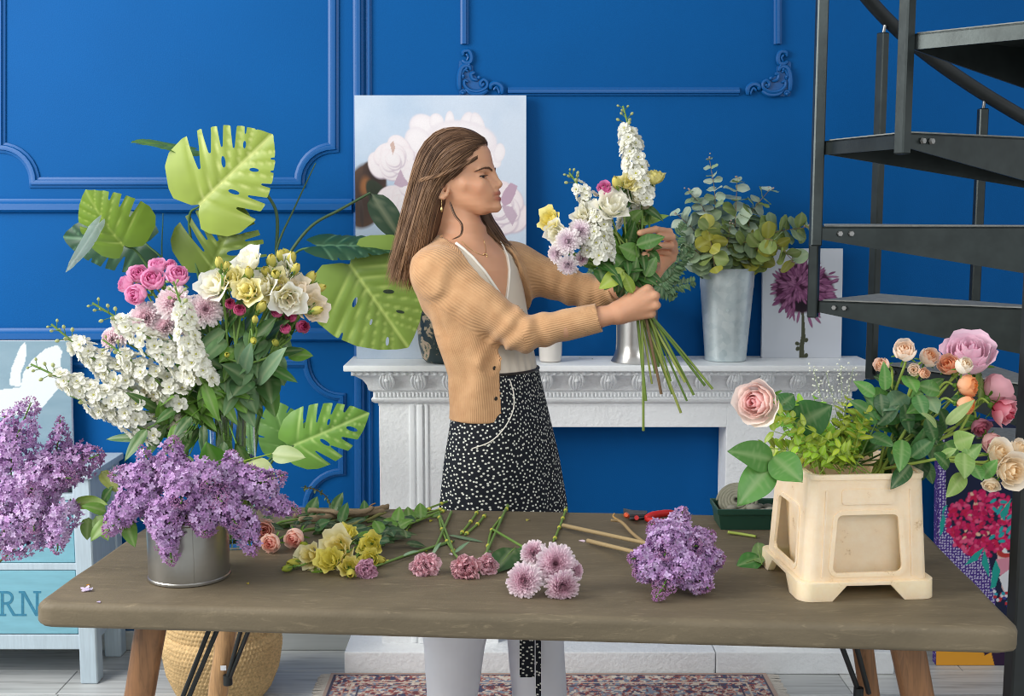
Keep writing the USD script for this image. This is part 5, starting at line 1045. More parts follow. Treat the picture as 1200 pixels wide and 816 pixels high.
tspray('lisianthus', 'bright yellow lisianthus at the back of the bunch', 'flower', [(407, 626, .045, 12, {**yy, 'd': (0, -.7, .7)}), (435, 638, .035, 14, yy), (434, 655, .02, 12, yy), (444, 656, .015, 8, B(lin(220, 205, 96), d=(1, -.4, 0))), (423, 645, .02, 9, B(lin(186, 190, 64)))], k_lis, 83, ont(446, 628, .018), ont(515, 600, .006), GY)
# pink and peach rose heads
GR = 'peach pink rose heads lying on the table'
for s, lb, x, y, h, rp, o in ((91, 'peach rose head half hidden behind the lilac', 309, 622, .03, 16.5, {'d': (.3, -1, .3)}), (92, 'peach pink rose head lying in front of the other two', 318, 636, .022, 14, {'d': (-.2, -1, .1)}), (93, 'pink rose head facing us to the right of the pair', 346, 630, .024, 15, {'d': (-.3, -1, -.1)})):
    tspray('rose', lb, 'flower', [(x, y, h, rp, dict(ci=lin(246, 176, 164), co=lin(253, 224, 208), open=.25, n=18, **o))], k_rose, s, ont(x + 20, y - 10, .02), ont(x + 90, y - 22, .008), GR, lv=3, lc=DKGREEN)
# carnations
def k_carn(p, R, d, o, s): d = facing(*d); return ('bloom', carnation(R, 34, o.get('ci', lin(226, 148, 162)), o.get('co', lin(250, 210, 214)), s), p - d * R * .75, d, 1.0)
def k_carn2(p, R, d, o, s):
    q = k_carn(p, R, d, o, s); V, F = lathe([(0, -R * 1.1), (R * .18, -R * 1.0), (R * .26, -R * .3), (R * .30, R * .1), (0, R * .1)], 9); q[1].append((V, F, np.broadcast_to(LGREEN, (len(V), 3)))); return q
GC = 'pink carnations on the table'
for s, lb, x, y, h, rp, o, mt, ft in ((101, 'mauve pink carnation at the foot of the yellow bunch', 428, 668, .018, 15, {'ci': lin(204, 124, 160), 'co': lin(238, 184, 210), 'd': (-.2, -1, .2)}, (470, 653), (524, 636)),
                             (102, 'pink carnation lying alone left of the middle', 498, 664, .018, 20, {'d': (0, -.9, .5)}, (506, 652), (529, 600)),
                             (103, 'pink carnation with pale outer petals lying in front of its twin', 546, 667, .020, 20, {'d': (-.1, -1, .3), 'co': lin(240, 190, 188)}, (533, 650), (514, 601)),
                             (104, 'pink carnation half hidden behind its twin beside the dark leaf', 573, 662, .020, 16, {'d': (.5, -.8, .4)}, (571, 646), (595, 592))):
    tspray('carnation', lb, 'flower', [(x, y, h, rp * 1.15, o)], k_carn2, s, ont(*mt, .008), ont(*ft, .004), GC, lv=1, ll=.04, lw=.004, lc=lin(104, 136, 104), sc=lin(106, 134, 70))
# knotted carnation stems left without flowers
def cut_stem(label, pts, nodes=3, r=.0028, c=lin(112, 140, 66), leaf_=None):
    P_ = [ont(x, y, r + .001) for x, y in pts]; t = Thing('cut_stem', label, 'stem', 'cut green stems', loc=P_[0])
    t.part('stem', stemtube(P_, r, r, c), 'stem', smooth=True, tint=True)
    S = spline(P_, 30); g = G()
    for k in range(nodes):
        i = int(3 + 24 * k / max(1, nodes - 1)); d = S[i + 1] - S[i]; V, F = lathe([(r * .9, -r * 1.8), (r * 1.7, -r * .6), (r * 1.8, r * .6), (r * .9, r * 2.2)], 9); g.add(V @ frame(d).T + S[i], F, lin(190, 186, 74))
    t.part('knot', g, 'stem', smooth=True, tint=True, kind='stuff', label='swollen yellowish knots')
    if leaf_: (x, y, x2, y2, w) = leaf_; a, b = ont(x, y, .006), ont(x2, y2, .004); t.part('leaf', leaf_at(a, b - a, np.linalg.norm(b - a), w, up=(0, -.3, 1), bend=.05, c=lin(96, 126, 96), seed=3), 'leaf', smooth=True, tint=True)
cut_stem('cut stem with two yellow knots pointing up left of the pair of short stems', [(514, 602), (517, 618), (524, 635), (533, 648)], 4, leaf_=(524, 627, 568, 635, .006))
cut_stem('left of a pair of short cut stems behind the carnations', [(560, 599), (552, 611), (540, 626)], 3)
cut_stem('right of a pair of short cut stems behind the carnations', [(569, 603), (560, 614), (545, 627)], 3)
cut_stem('upright knotted stem behind the chrysanthemums', [(596, 593), (588, 606), (576, 622), (571, 645)], 4)
cut_stem('knotted stem between the chrysanthemums and the bare stick', [(664, 595), (658, 612), (649, 634)], 4)
cut_stem('long thin stem crossing the table left of the lone carnation', [(442, 662), (480, 650), (512, 641), (532, 634)], 3, .0022, lin(78, 104, 62))
for k, (lb, pts) in enumerate((('bundled stem ending furthest back beside the skirt', [(400, 628), (450, 612), (490, 600), (524, 588)]), ('bundled stem crossing under the first one', [(410, 634), (460, 618), (500, 602), (519, 596)]), ('bundled stem lowest of the bundle', [(430, 612), (470, 606), (505, 604), (522, 598)]), ('bundled stem crossing over the bundle', [(474, 626), (480, 616), (494, 602), (505, 596)]))): cut_stem(lb, pts, 2, .0026)
# chrysanthemum spray
def k_mumT(p, R, d, o, s): return ('bloom', mum(R, 150, o.get('ci', lin(206, 112, 160)), o.get('co', lin(240, 196, 226)), s), p - facing(*d) * R * .2, facing(*d), 1.0)
mt = ont(612, 640, .014)
tspray('chrysanthemum', 'five headed pink chrysanthemum spray lying at the middle of the table', 'flower',
       [(625, 648, .045, 17, {'d': (-.3, -.8, .7)}), (614, 681, .030, 23, {'d': (-.35, -1, .35)}), (651, 661, .055, 26, {'d': (.05, -1, .45)}), (659, 687, .024, 22, {'d': (.15, -1, -.25), 'co': lin(214, 146, 190)}), (674, 669, .04, 14, {'d': (.9, -.5, .3)}), (640, 662, .02, 18, {'d': (0, -1, -.4)})], k_mumT, 111, ont(628, 650, .02), ont(578, 621, .006), None, lv=1, lc=DKGREEN)
def tleaf(name, label, a, b, w, h=(.01, .004), c=DKGREEN, up=(0, -.5, 1), group=None, bend=.3):
    A, B_ = ont(a[0], a[1], h[0]), ont(b[0], b[1], h[1]); t = Thing(name, label, 'leaf', group, loc=A); L = np.linalg.norm(B_ - A)
    t.part('blade', leaf_at(A, B_ - A, L, w, up=up, bend=bend, c=c, seed=int(a[0])), 'leaf', smooth=True, tint=True); t.part('leaf_stalk', stemtube([A, lerp(A, B_, .3) + [0, 0, .001], lerp(A, B_, .6) - [0, 0, .002]], .0011, .0006, LGREEN, 5, 6), 'stem', smooth=True, tint=True)
tleaf('chrysanthemum_leaf', 'broad dark lobed leaf between carnations and chrysanthemums', (604, 642), (578, 668), .030, (.03, .012), lin(50, 84, 40))
tleaf('chrysanthemum_leaf', 'small dark leaf sticking up behind the chrysanthemum heads', (618, 650), (634, 634), .015, (.02, .045), lin(40, 72, 36))
tleaf('lisianthus_leaf', 'green leaf lying in front of the yellow lisianthus', (392, 665), (356, 668), .011, (.012, .004), lin(112, 150, 40))
tleaf('rose_leaf', 'dark glossy leaf at the left foot of the plastic planter', (893, 655), (862, 661), .026, (.014, .006), lin(58, 112, 42))
tleaf('rose_leaf', 'second leaf standing against the left foot of the plastic planter', (893, 662), (884, 626), .018, (.01, .04), lin(104, 132, 72), up=(-.3, -1, .3))
t = Thing('cut_stem', 'short light green cut stem by the green tray', 'stem', loc=ont(853, 626)); t.part('stem', stemtube([ont(853, 624, .006), ont(868, 626, .005), ont(886, 629, .005)], .0036, .0032, lin(150, 166, 74)), 'stem', smooth=True, tint=True)
# dark foliage behind the yellow flowers and the brown branches
def heap(name, label, cat, x0, x1, y0, y1, n, L, Wd, seed, c, hmax, stems):
    r = rnd(seed); t = Thing(name, label, cat, loc=ont((x0 + x1) / 2, y1)); 
    for k in range(n):
        p = ont(r.uniform(x0, x1), r.uniform(y0, y1), r.uniform(.006, hmax)); a = r.uniform(0, 2 * PI)
        q = leaf_at(p, (math.cos(a), math.sin(a) * .7, r.uniform(-.2, .4)), L * r.uniform(.7, 1.3), Wd * r.uniform(.7, 1.2), up=(r.normal() * .3, -.4, 1), bend=.4, c=jit(c, r, .25), seed=k)
        t.part('leaf', (np.c_[q[0][:, :2], np.maximum(q[0][:, 2], TZ + .002)], q[1], q[2]), 'leaf', smooth=True, tint=True)
    for pts in stems: t.part('stem', stemtube([ont(*p) for p in pts], .002, .0026, lin(78, 96, 50)), 'stem', smooth=True, tint=True)
heap('dark_foliage', 'dark green leafy stems between peach roses and yellow lisianthus', 'leaves', 312, 400, 603, 619, 34, .024, .008, 121, lin(48, 72, 38), .035, [[(310, 618, .01), (350, 612, .02), (400, 608, .01)], [(330, 615, .01), (380, 612, .02), (440, 603, .008)]])
heap('dark_foliage', 'dark grey green leaves lying right of the yellow lisianthus', 'leaves', 425, 480, 606, 638, 30, .052, .015, 122, lin(50, 80, 46), .035, [[(430, 632, .008), (460, 620, .012), (500, 604, .006)]])
t = Thing('bark_branch', 'bundle of rough brown branches along the back of the table', 'branch', loc=ont(380, 604))
r = rnd(14)
for k, (pts, rad) in enumerate((([(345, 606), (385, 602), (430, 600), (455, 595)], .008), ([(350, 612), (395, 606), (425, 604), (450, 600)], .007), ([(362, 600), (400, 603), (428, 601), (437, 596)], .006), ([(372, 617), (410, 610), (445, 603)], .006), ([(385, 622), (420, 614), (452, 602)], .004))):
    V, F, C = stemtube([ont(x, y, rad + .012 * (k % 3)) for x, y in pts], rad * 1.1, rad * .8, lin(136, 118, 94) if k < 3 else lin(124, 122, 74), 9, 30)
    n_ = fbm(V * np.array([30, 70, 70]), 3, k)[:, None]; t.part('branch', (V + (n_ - .5) * .011 + [0, 0, .003], F, C * (.35 + 1.2 * n_)), 'bark', smooth=True, tint=True)
t.part('side_twig', stemtube([ont(428, 602, .008), ont(434, 593, .02), ont(440, 590, .028)], .002, .0014, lin(140, 104, 66)), 'bark', smooth=True, tint=True)
t = Thing('fine_twig', 'thin arching twig with tiny leaves against the blue panel', 'twig', loc=ont(392, 600))
cv = [at(356, 572, 2.9), at(366, 573, 2.9), at(380, 580, 2.9), ont(388, 592, .02), ont(394, 602, .006)]
t.part('twig', stemtube(cv, .0011, .0016, lin(96, 84, 52)), 'bark', smooth=True, tint=True)
g = G(); S = spline(cv, 40)
for k in range(34):
    p = S[k]; d = r.normal(size=3); d[1] = -abs(d[1]); d /= np.linalg.norm(d); merge([leaf_at(p, d, .011, .003, c=lin(58, 84, 40), seed=k, nu=5, nv=3)], g)
t.part('leaflets', g, 'leaf', smooth=True, tint=True, kind='stuff')
# crumbs and fallen petals
def crumb(name, label, cat, px, py, size, c, kind_='petal'):
    p = ont(px, py, .0006); t = None
    if kind_ == 'petal': V, F, C = petal(size, size * .45, 1.35, 1.75, cup=.3, ruf=.1, c0=c, c1=c, az=px)
    V = V @ frame((0, -.1, 1)).T + p; V[:, 2] = np.maximum(V[:, 2], TZ + .0006)
    solo(name, G().add(V, F, C), 'petal', label, cat, 'fallen petals on the tabletop', smooth=True, tint=True, loc=p)
crumb('fallen_petal', 'curled pale pink petal lying right of the chrysanthemums', 'petal', 678, 634, .016, LPINK)
crumb('fallen_petal', 'small pale lilac petal near the front left corner', 'petal', 113, 706, .008, lin(206, 190, 226))
crumb('fallen_petal', 'orange brown petal scrap behind the fallen lilac floret', 'petal', 105, 685, .009, lin(206, 146, 60))
crumb('fallen_petal', 'orange petal scrap against the foot of the tin bucket', 'petal', 198, 688, .010, lin(196, 118, 60))
crumb('fallen_petal', 'tiny yellow petal right of the tin bucket', 'petal', 291, 685, .008, lin(206, 186, 70))
crumb('fallen_petal', 'pale petal lying left of the lone pink carnation', 'petal', 530, 651, .011, LPINK)
crumb('fallen_petal', 'yellow leaf scrap behind the middle of the table', 'petal', 504, 612, .013, lin(196, 188, 60))
crumb('fallen_petal', 'yellowish scrap lying on the open middle of the tabletop', 'petal', 617, 611, .013, lin(186, 176, 96))
p = ont(100, 691, .004); g = lilac_floret_set(np.array([p, p + [.007, .002, 0]]), np.array([[0, -.3, 1.], [.3, 0, 1.]]), np.array([.009, .007]), np.array([LIL3, lin(222, 214, 240)]), rnd(1), np.array([False, False]))
solo('fallen_lilac_floret', g, 'petal', 'single fallen lilac floret near the left front corner of the table', 'flower', smooth=False, tint=True, loc=p)
# secateurs
plain('red_plastic', lin(196, 36, 34), rough=0.4); plain('orange_plastic', lin(232, 92, 44), rough=0.45); plain('blade_steel', lin(150, 150, 148), rough=0.3, metal=0.85); plain('dark_plastic', lin(60, 62, 66), rough=0.5)
q0 = ont(745, 605); se = Thing('secateurs', 'pruning secateurs with red handles lying behind the lilac bunch', 'secateurs', loc=q0)
def flat(pts, z0, z1): V, F = trimesh.creation.triangulate_polygon(Polygon(pts), engine='earcut'); return trimesh.creation.extrude_polygon(Polygon(pts).buffer(.0008), z1 - z0, engine='earcut')
def sxy(*pp): return [tuple(ont(x, y)[:2]) for x, y in pp]
def splate(pp, z0, z1): m = trimesh.creation.extrude_polygon(Polygon(sxy(*pp)).buffer(.001), z1 - z0, engine='earcut'); m.apply_translation((0, 0, TZ + z0)); return m
se.part('handle', tube(bez(ont(757, 607, .012), ont(770, 602, .014), ont(790, 601, .012), n=8), np.array([.006, .009, .010, .0095, .009, .009, .008, .006]), 10), 'red_plastic', smooth=True, label='red grip')
se.part('handle', tube(bez(ont(757, 609, .008), ont(772, 612, .010), ont(792, 614, .009), n=8), np.array([.005, .007, .008, .008, .008, .007, .007, .005]), 10), 'red_plastic', smooth=True, label='red lower grip')
se.part('blade', splate([(732, 607), (738, 611), (752, 610), (760, 608), (757, 604), (742, 603)], .004, .007), 'blade_steel', label='short steel blade')
se.part('hook_jaw', splate([(731, 602), (731, 608), (740, 609), (756, 609), (758, 605), (740, 604)], .008, .013), 'dark_plastic', label='dark hooked jaw')
se.part('pivot', tube([ont(746, 607, .004), ont(746, 607, .017)], .0055, 14), 'red_plastic', smooth=40, label='red pivot')
se.part('lock', tube([ont(735, 605, .011), ont(734, 604, .022), ont(734, 604, .026)], [.006, .007, .004], 12), 'orange_plastic', smooth=40, label='orange safety catch')
# dark green tray with a coil
plain('green_plastic', lin(32, 70, 56), rough=0.42, bump=0.1, bscale=200); plain('grey_coil', lin(132, 130, 112), rough=0.75, noise=0.3, nscale=60, bump=0.3, bscale=150); plain('packing', lin(150, 146, 132), rough=0.9, noise=0.5, nscale=50)
A = ont(843, 622); tr0 = np.array([A[0], A[1] + .004]); tw, td, th = .148, .10, .052
tr = Thing('green_tray', 'dark green plastic tray behind the planter holding grey packing', 'tray', loc=(A[0] + tw / 2, A[1] + td / 2, TZ))
def trayring(off, z): return [(A[0] - off, A[1] - off, z), (A[0] + tw + off, A[1] - off, z), (A[0] + tw + off, A[1] + td + off, z), (A[0] - off, A[1] + td + off, z)]
rings = [trayring(-.004, TZ + .001), trayring(.002, TZ + th - .014), trayring(.005, TZ + th - .013), trayring(.006, TZ + th - .001), trayring(.004, TZ + th), trayring(.001, TZ + th - .002), trayring(-.006, TZ + .006)]
V = np.array(rings).reshape(-1, 3); F = []
for i in range(len(rings) - 1):
    for j in range(4): k = (j + 1) % 4; F.append([i * 4 + j, i * 4 + k, i * 4 + 4 + k, i * 4 + 4 + j])
F += [[3, 2, 1, 0], [24, 25, 26, 27]]; tr.part('tray_body', G().add(V, np.array(F)), 'green_plastic', smooth=False)
c = at(858, 575, A[1] + .05); cc = np.array([c[0], A[1] + .05, TZ + .074])
coil = Thing('packing_coil', 'grey brown coiled disc leaning in the dark green tray', 'coil', loc=(cc[0], cc[1], TZ + .03))
th_ = np.linspace(0, 2 * PI * 5.5, 240); rad = .007 + .040 * th_ / th_[-1]; nrm = facing(-.25, -.75, .65); Bf = frame(nrm)
pts = cc + np.array([.012, 0, -.012]) + np.stack([rad * np.cos(th_), rad * np.sin(th_), -.012 * (th_ / th_[-1]) ** 2], 1) @ Bf.T
coil.part('strip', tube(pts, .0052, 8), 'grey_coil', smooth=True, label='ribbed grey strip wound in a spiral'); coil.part('core', lathe([(0, -.012), (.046, -.014), (.048, -.008), (0, -.003)], 30)[0] @ Bf.T + cc + np.array([.012, 0, -.012]) if False else (lathe([(0, -.016), (.044, -.018), (.046, -.012), (0, -.005)], 30)[0] @ Bf.T + cc + np.array([.012, 0, -.012]), lathe([(0, -.016), (.044, -.018), (.046, -.012), (0, -.005)], 30)[1]), 'grey_coil', smooth=40)
g = G(); r = rnd(4)
for k in range(26): m = trimesh.creation.icosphere(1, r.uniform(.007, .014)); m.apply_scale([1.3, 1, .7]); m.apply_translation((A[0] + r.uniform(.012, tw - .012), A[1] + r.uniform(.012, td - .012), TZ + th - .022 + r.uniform(0, .018))); g.tm(m)
solo('packing_pieces', g, 'packing', 'grey packing pieces filling the dark green tray', 'packing', kind='stuff', smooth=True, loc=(A[0] + .07, A[1] + .05, TZ + .03))
# ================================================================ cream plastic planter with roses
import manifold3d as m3
MAT('cream_plastic', {'tc': ('texture_coordinate', {}), 'n': ('noise_texture', {'scale': 26, 'detail': 6, 'roughness': .7}), 'r': ('rgb_ramp', {'ramp': [(0.28, lin(204, 160, 112)), (0.38, lin(247, 215, 172)), (0.7, lin(252, 227, 190))]}), 'n2': ('noise_texture', {'scale': 220, 'detail': 2}), 'bp': ('bump', {'strength': .18, 'distance': .0008}),
    'p': ('principled_bsdf', {'roughness': .42, 'specular_ior_level': .4, 'subsurface_weight': .3, 'subsurface_scale': .012, 'subsurface_radius': (1, .6, .3)})}, [('tc.object', 'n.vector'), ('n.fac', 'r.fac'), ('r.color', 'p.base_color'), ('tc.object', 'n2.vector'), ('n2.fac', 'bp.height'), ('bp.normal', 'p.normal')], 'p.BSDF')
CA = math.radians(5.0); P0 = ont(1007, 703); CH = .243
CC = np.array([P0[0] + .004, P0[1] + .128])
HB, HT = .126, .113                        # half widths of the shell at the foot and at the rim
def rr_(h, r): return np.array(sbox(-h, -h, h, h).buffer(-r).buffer(r, 6).exterior.coords[:-1])
def frust(h0, h1, z0, z1, r=.022): return m3.Manifold.hull_points(np.vstack([np.c_[rr_(h0, r), np.full(len(rr_(h0, r)), z0)], np.c_[rr_(h1, r), np.full(len(rr_(h1, r)), z1)]]).astype(np.float32))
hz = lambda z: HB + (HT - HB) * z / CH
shell = frust(hz(0), hz(CH), 0, CH) - frust(hz(0) - .004, hz(CH) - .004, -.001, CH + .001, .019)
shell = shell + (frust(HB + .010, HB + .009, 0, .036, .026) - frust(HB - .004, HB - .004, -.001, .04, .02))       # skirt
shell = shell + (frust(HT + .003, HT + .003, CH - .010, CH, .022) - frust(HT - .004, HT - .004, CH - .012, CH + .001, .019))
def prism(poly, d0, d1):                   # polygon in (x, z) extruded along y
    from shapely.geometry.polygon import orient
    poly = orient(poly); m = m3.Manifold.extrude(m3.CrossSection([np.array(poly.exterior.coords[:-1])]), d1 - d0); return m.rotate([90, 0, 0]).translate([0, d1, 0])
win = Polygon([(-.070, .052), (.070, .052), (.060, .165), (-.060, .165)]).buffer(-.012).buffer(.012, 6)
arch = Polygon([(-.076, -.01), (.076, -.01), (.072, .0), (.044, .030), (-.044, .030), (-.072, .0)])
for k in range(4):
    shell = shell - prism(win, -.2, -.08).rotate([0, 0, 90 * k]) - prism(arch, -.2, -.08).rotate([0, 0, 90 * k])
    fr_ = prism(win.buffer(.008, 6), -.5, .5) - prism(win, -.6, .6)
    fr_ = (fr_ ^ (frust(hz(0) + .0025, hz(CH) + .0025, 0, CH, .024) - frust(hz(0) - .003, hz(CH) - .003, -.001, CH + .001, .02))) ^ m3.Manifold.cube([.3, .3, .3]).translate([-.15, -.3, 0])
    shell = shell + fr_.rotate([0, 0, 90 * k])
def tow(m):                               # planter frame -> world
    q = m.to_mesh(); v = np.array(q.vert_properties[:, :3]); c, s = math.cos(CA), math.sin(CA)
    return np.stack([CC[0] + v[:, 0] * c - v[:, 1] * s, CC[1] + v[:, 0] * s + v[:, 1] * c, TZ + .0005 + v[:, 2]], 1), np.array(q.tri_verts)
pl = Thing('plastic_planter', 'cream plastic flower tub on flared feet with cut-out sides, filled with roses', 'planter', loc=(*CC, TZ))
pl.part('outer_frame', tow(shell), 'cream_plastic', smooth=35, label='flared cream frame with a window in each side')
inner = frust(.088, .104, .020, CH - .002, .02) - frust(.085, .101, .024, CH + .01, .018)
pl.part('inner_tub', tow(inner), 'cream_plastic', smooth=35, label='plain inner tub seen through the windows')
lab = prism(sbox(-.052, .185, .052, .214).buffer(-.006).buffer(.006, 4), -.5, .5) ^ (frust(hz(0) + .0022, hz(CH) + .0022, 0, CH) - frust(hz(0) - .003, hz(CH) - .003, -.001, CH + .001, .019)) ^ m3.Manifold.cube([.3, .3, .3]).translate([-.15, -.3, 0])
pl.part('label_panel', tow(lab), 'cream_plastic', smooth=35, label='raised blank panel above the front window')
for sx in (-1, 1): pl.part('rib', tow(prism(Polygon([(sx * .088, .045), (sx * .091, .045), (sx * .084, CH - .03), (sx * .081, CH - .03)]) if sx > 0 else Polygon([(-.088, .045), (-.081, CH - .03), (-.084, CH - .03), (-.091, .045)]), -.5, .5) ^ (frust(hz(0) + .003, hz(CH) + .003, 0, CH) - frust(hz(0) - .003, hz(CH) - .003, -.001, CH + .001, .019)) ^ m3.Manifold.cube([.3, .3, .3]).translate([-.15, -.3, 0])), 'cream_plastic', smooth=35)
PT = TZ + CH
def cfoot(k): return np.array([CC[0] + .05 * math.cos(k * 2.4), CC[1] + .05 * math.sin(k * 2.4), TZ + .05])
def cmouth(p, f=.5): q = np.asarray(p)[:2] - CC; q = q / (np.abs(q).max() + 1e-6) * min(.075, np.abs(q).max()); return np.array([CC[0] + q[0] * f * 1.6, CC[1] + q[1] * f * 1.6, PT - .004])
def rstem(t, m, k, c=LGREEN): t.part('lower_stem', stemtube([m, cfoot(k)], .003, .003, c), 'stem', smooth=True, tint=True)
def cspray(label, specs, seed, joint, leaves=(), group='roses in the plastic planter', stemc=lin(140, 160, 70), name='rose', sl=()):
    bl = []; r = rnd(seed); pts = []
    for k, (x, y, Y, rp, o) in enumerate(specs):
        p = at(x, y, Y); pts.append(p); bl.append(k_rose(p, rp * Y / 1400, o.get('d', (0, -1, .3)), o, seed * 20 + k))
    J = at(*joint); m = cmouth(J); t = bloom_spray(name, label, 'flower', bl, J, m, stemc, group, leaves=list(leaves) + (stem_leaves([J, lerp(J, m, .5), m], sl, .05, .019, seed, c=lin(58, 104, 48)) if len(sl) else []), sr=(.0020, .0030))
    rstem(t, m, seed, stemc); return t
def L_(x, y, Y, x2, y2, Y2, w, c=GREEN, s=0, up=(0, -.8, .6), bend=.3, fold=.25): a, b = at(x, y, Y), at(x2, y2, Y2); return leaf_at(a, b - a, np.linalg.norm(b - a), w * Y / 2800, up=up, bend=bend, c=c, seed=s, fold=fold, nu=24)
GD, GM = lin(54, 104, 48), lin(84, 136, 60)
pp = dict(ci=lin(246, 190, 192), co=lin(253, 236, 230), open=.5, n=24, edge=lin(252, 240, 226))
cspray('large pale pink rose leaning far left out of the planter', [(888, 471, 2.24, 27, {**pp, 'd': (-.75, -1, .12)})], 131, (935, 487, 2.32),
       [L_(912, 478, 2.28, 932, 460, 2.30, 25, GD, 1), L_(930, 500, 2.30, 975, 476, 2.26, 46, GD, 2, up=(.1, -1, .25), bend=.2), L_(908, 540, 2.26, 859, 526, 2.20, 38, GM, 3, up=(0, -.9, .5)), L_(905, 542, 2.25, 866, 591, 2.19, 40, GM, 4, up=(-.2, -1, .2)), L_(905, 535, 2.25, 941, 563, 2.20, 40, GM, 5, up=(.1, -1, .35))])
cr = dict(ci=lin(252, 222, 194), co=lin(253, 242, 230), open=.22, n=17)
cspray('creamy peach rosebud with open tip, leftmost tall one of the planter', [(1060, 412, 2.30, 16, {**cr, 'd': (-.3, -.8, .7)}), (1034, 428, 2.30, 11, {**cr, 'co': lin(246, 220, 204), 'd': (-.8, -.8, .4)})], 132, (1044, 470, 2.33),
       [L_(1045, 468, 2.33, 1018, 462, 2.30, 28, GM, 6), L_(1040, 474, 2.33, 1022, 486, 2.29, 24, GD, 7), L_(1062, 462, 2.32, 1038, 478, 2.26, 26, lin(96, 132, 100), 8)], sl=[.3, .6])
cspray('small peach rosebuds crowded right of the tall creamy pair', [(1088, 419, 2.32, 14, {**cr, 'ci': lin(246, 190, 140), 'd': (.2, -.9, .6)}), (1071, 434, 2.28, 9, {**cr, 'd': (-.4, -1, .2)}), (1083, 438, 2.27, 8, {**cr, 'co': lin(244, 204, 176)})], 133, (1062, 472, 2.33), [L_(1085, 462, 2.3, 1100, 482, 2.25, 22, lin(120, 150, 110), 9), L_(1062, 440, 2.3, 1075, 456, 2.24, 20, GM, 10)], sl=[.2, .5, .8])
cspray('largest rose with lilac pink ruffled petals at the top of the planter', [(1135, 418, 2.36, 31, dict(ci=lin(240, 196, 214), co=lin(252, 232, 238), open=.6, n=26, edge=lin(238, 190, 212), d=(-.25, -.6, .9)))], 134, (1105, 480, 2.38), [L_(1150, 440, 2.36, 1152, 474, 2.30, 34, lin(98, 124, 50), 11, up=(.8, -.8, .2))], sl=[.2, .4, .6, .8])
cspray('white rosebud in front of the largest lilac pink rose', [(1130, 429, 2.26, 13.5, dict(ci=lin(246, 226, 196), co=lin(250, 242, 230), open=.05, n=12, d=(.1, -.8, .6)))], 135, (1062, 503, 2.30), sl=[])
cspray('peach rose just left of the white rosebud', [(1112, 428, 2.30, 15, dict(ci=lin(240, 170, 120), co=lin(250, 206, 180), open=.3, n=16, d=(-.6, -.8, .5)))], 136, (1088, 480, 2.36), [L_(1090, 470, 2.34, 1062, 488, 2.26, 30, GD, 13), L_(1080, 490, 2.34, 1100, 515, 2.26, 34, lin(40, 78, 40), 14)], sl=[.3, .7])
og = dict(ci=lin(240, 140, 50), co=lin(253, 210, 170), open=.2, n=16, edge=lin(240, 150, 70))
cspray('pair of orange roses stacked one above the other facing right', [(1133, 452, 2.27, 16, {**og, 'd': (.9, -.7, .1)}), (1131, 475, 2.26, 14, {**og, 'd': (.9, -.7, -.15)})], 137, (1075, 505, 2.32), [L_(1108, 498, 2.24, 1140, 470, 2.19, 14, lin(150, 172, 110), 15, up=(-.3, -1, .3)), L_(1098, 500, 2.25, 1086, 482, 2.2, 13, lin(140, 164, 104), 16)], sl=[.5])
pk = dict(ci=lin(226, 120, 140), co=lin(246, 190, 200), open=.55, n=18)
cspray('pink rose seen from behind at the right of the planter', [(1167, 458, 2.34, 21, {**pk, 'd': (.7, .25, .5)})], 138, (1120, 500, 2.34), sl=[.3, .6])
cspray('magenta and white striped rose at the right edge', [(1176, 482, 2.28, 19, dict(ci=lin(200, 20, 70), co=lin(226, 40, 96), open=.5, n=12, edge=lin(246, 226, 230), d=(.75, -.7, -.35)))], 139, (1125, 505, 2.32), sl=[.6])
cspray('faded dusky pink roses drooping below the striped one', [(1148, 500, 2.32, 13, dict(ci=lin(190, 80, 110), co=lin(214, 140, 160), open=.5, n=14, d=(.1, -.8, -.6))), (1160, 517, 2.30, 13, dict(ci=lin(226, 150, 160), co=lin(240, 196, 190), open=.4, n=14, d=(.3, -.8, -.5)))], 140, (1110, 510, 2.34), sl=[.5])
cw_ = dict(ci=lin(250, 224, 180), co=lin(253, 242, 224), open=.6, n=18)
cspray('cream open roses hanging lowest at the right edge', [(1170, 532, 2.22, 17, {**cw_, 'd': (.3, -.8, .5)}), (1184, 552, 2.20, 21, {**cw_, 'd': (.2, -1, .1)}), (1192, 526, 2.25, 13, {**cw_, 'd': (.6, -.8, .4)}), (1162, 567, 2.22, 11, {**cw_, 'd': (-.3, -.6, -.7)})], 141, (1098, 538, 2.26),
       [L_(1118, 520, 2.22, 1140, 512, 2.18, 26, lin(128, 158, 84), 17, up=(-.1, -1, .3)), L_(1130, 530, 2.2, 1132, 560, 2.16, 24, lin(120, 152, 76), 18), L_(1130, 555, 2.2, 1112, 582, 2.16, 20, lin(130, 158, 78), 19, up=(-.2, -1, .1)), L_(1128, 540, 2.2, 1150, 520, 2.18, 18, lin(106, 144, 72), 20), L_(1100, 538, 2.24, 1118, 525, 2.20, 14, lin(130, 160, 90), 21), L_(1140, 545, 2.2, 1152, 562, 2.17, 18, GM, 22), L_(1150, 560, 2.2, 1168, 540, 2.17, 17, GM, 23), L_(1112, 548, 2.22, 1098, 530, 2.2, 20, GD, 24)], sl=[.5])
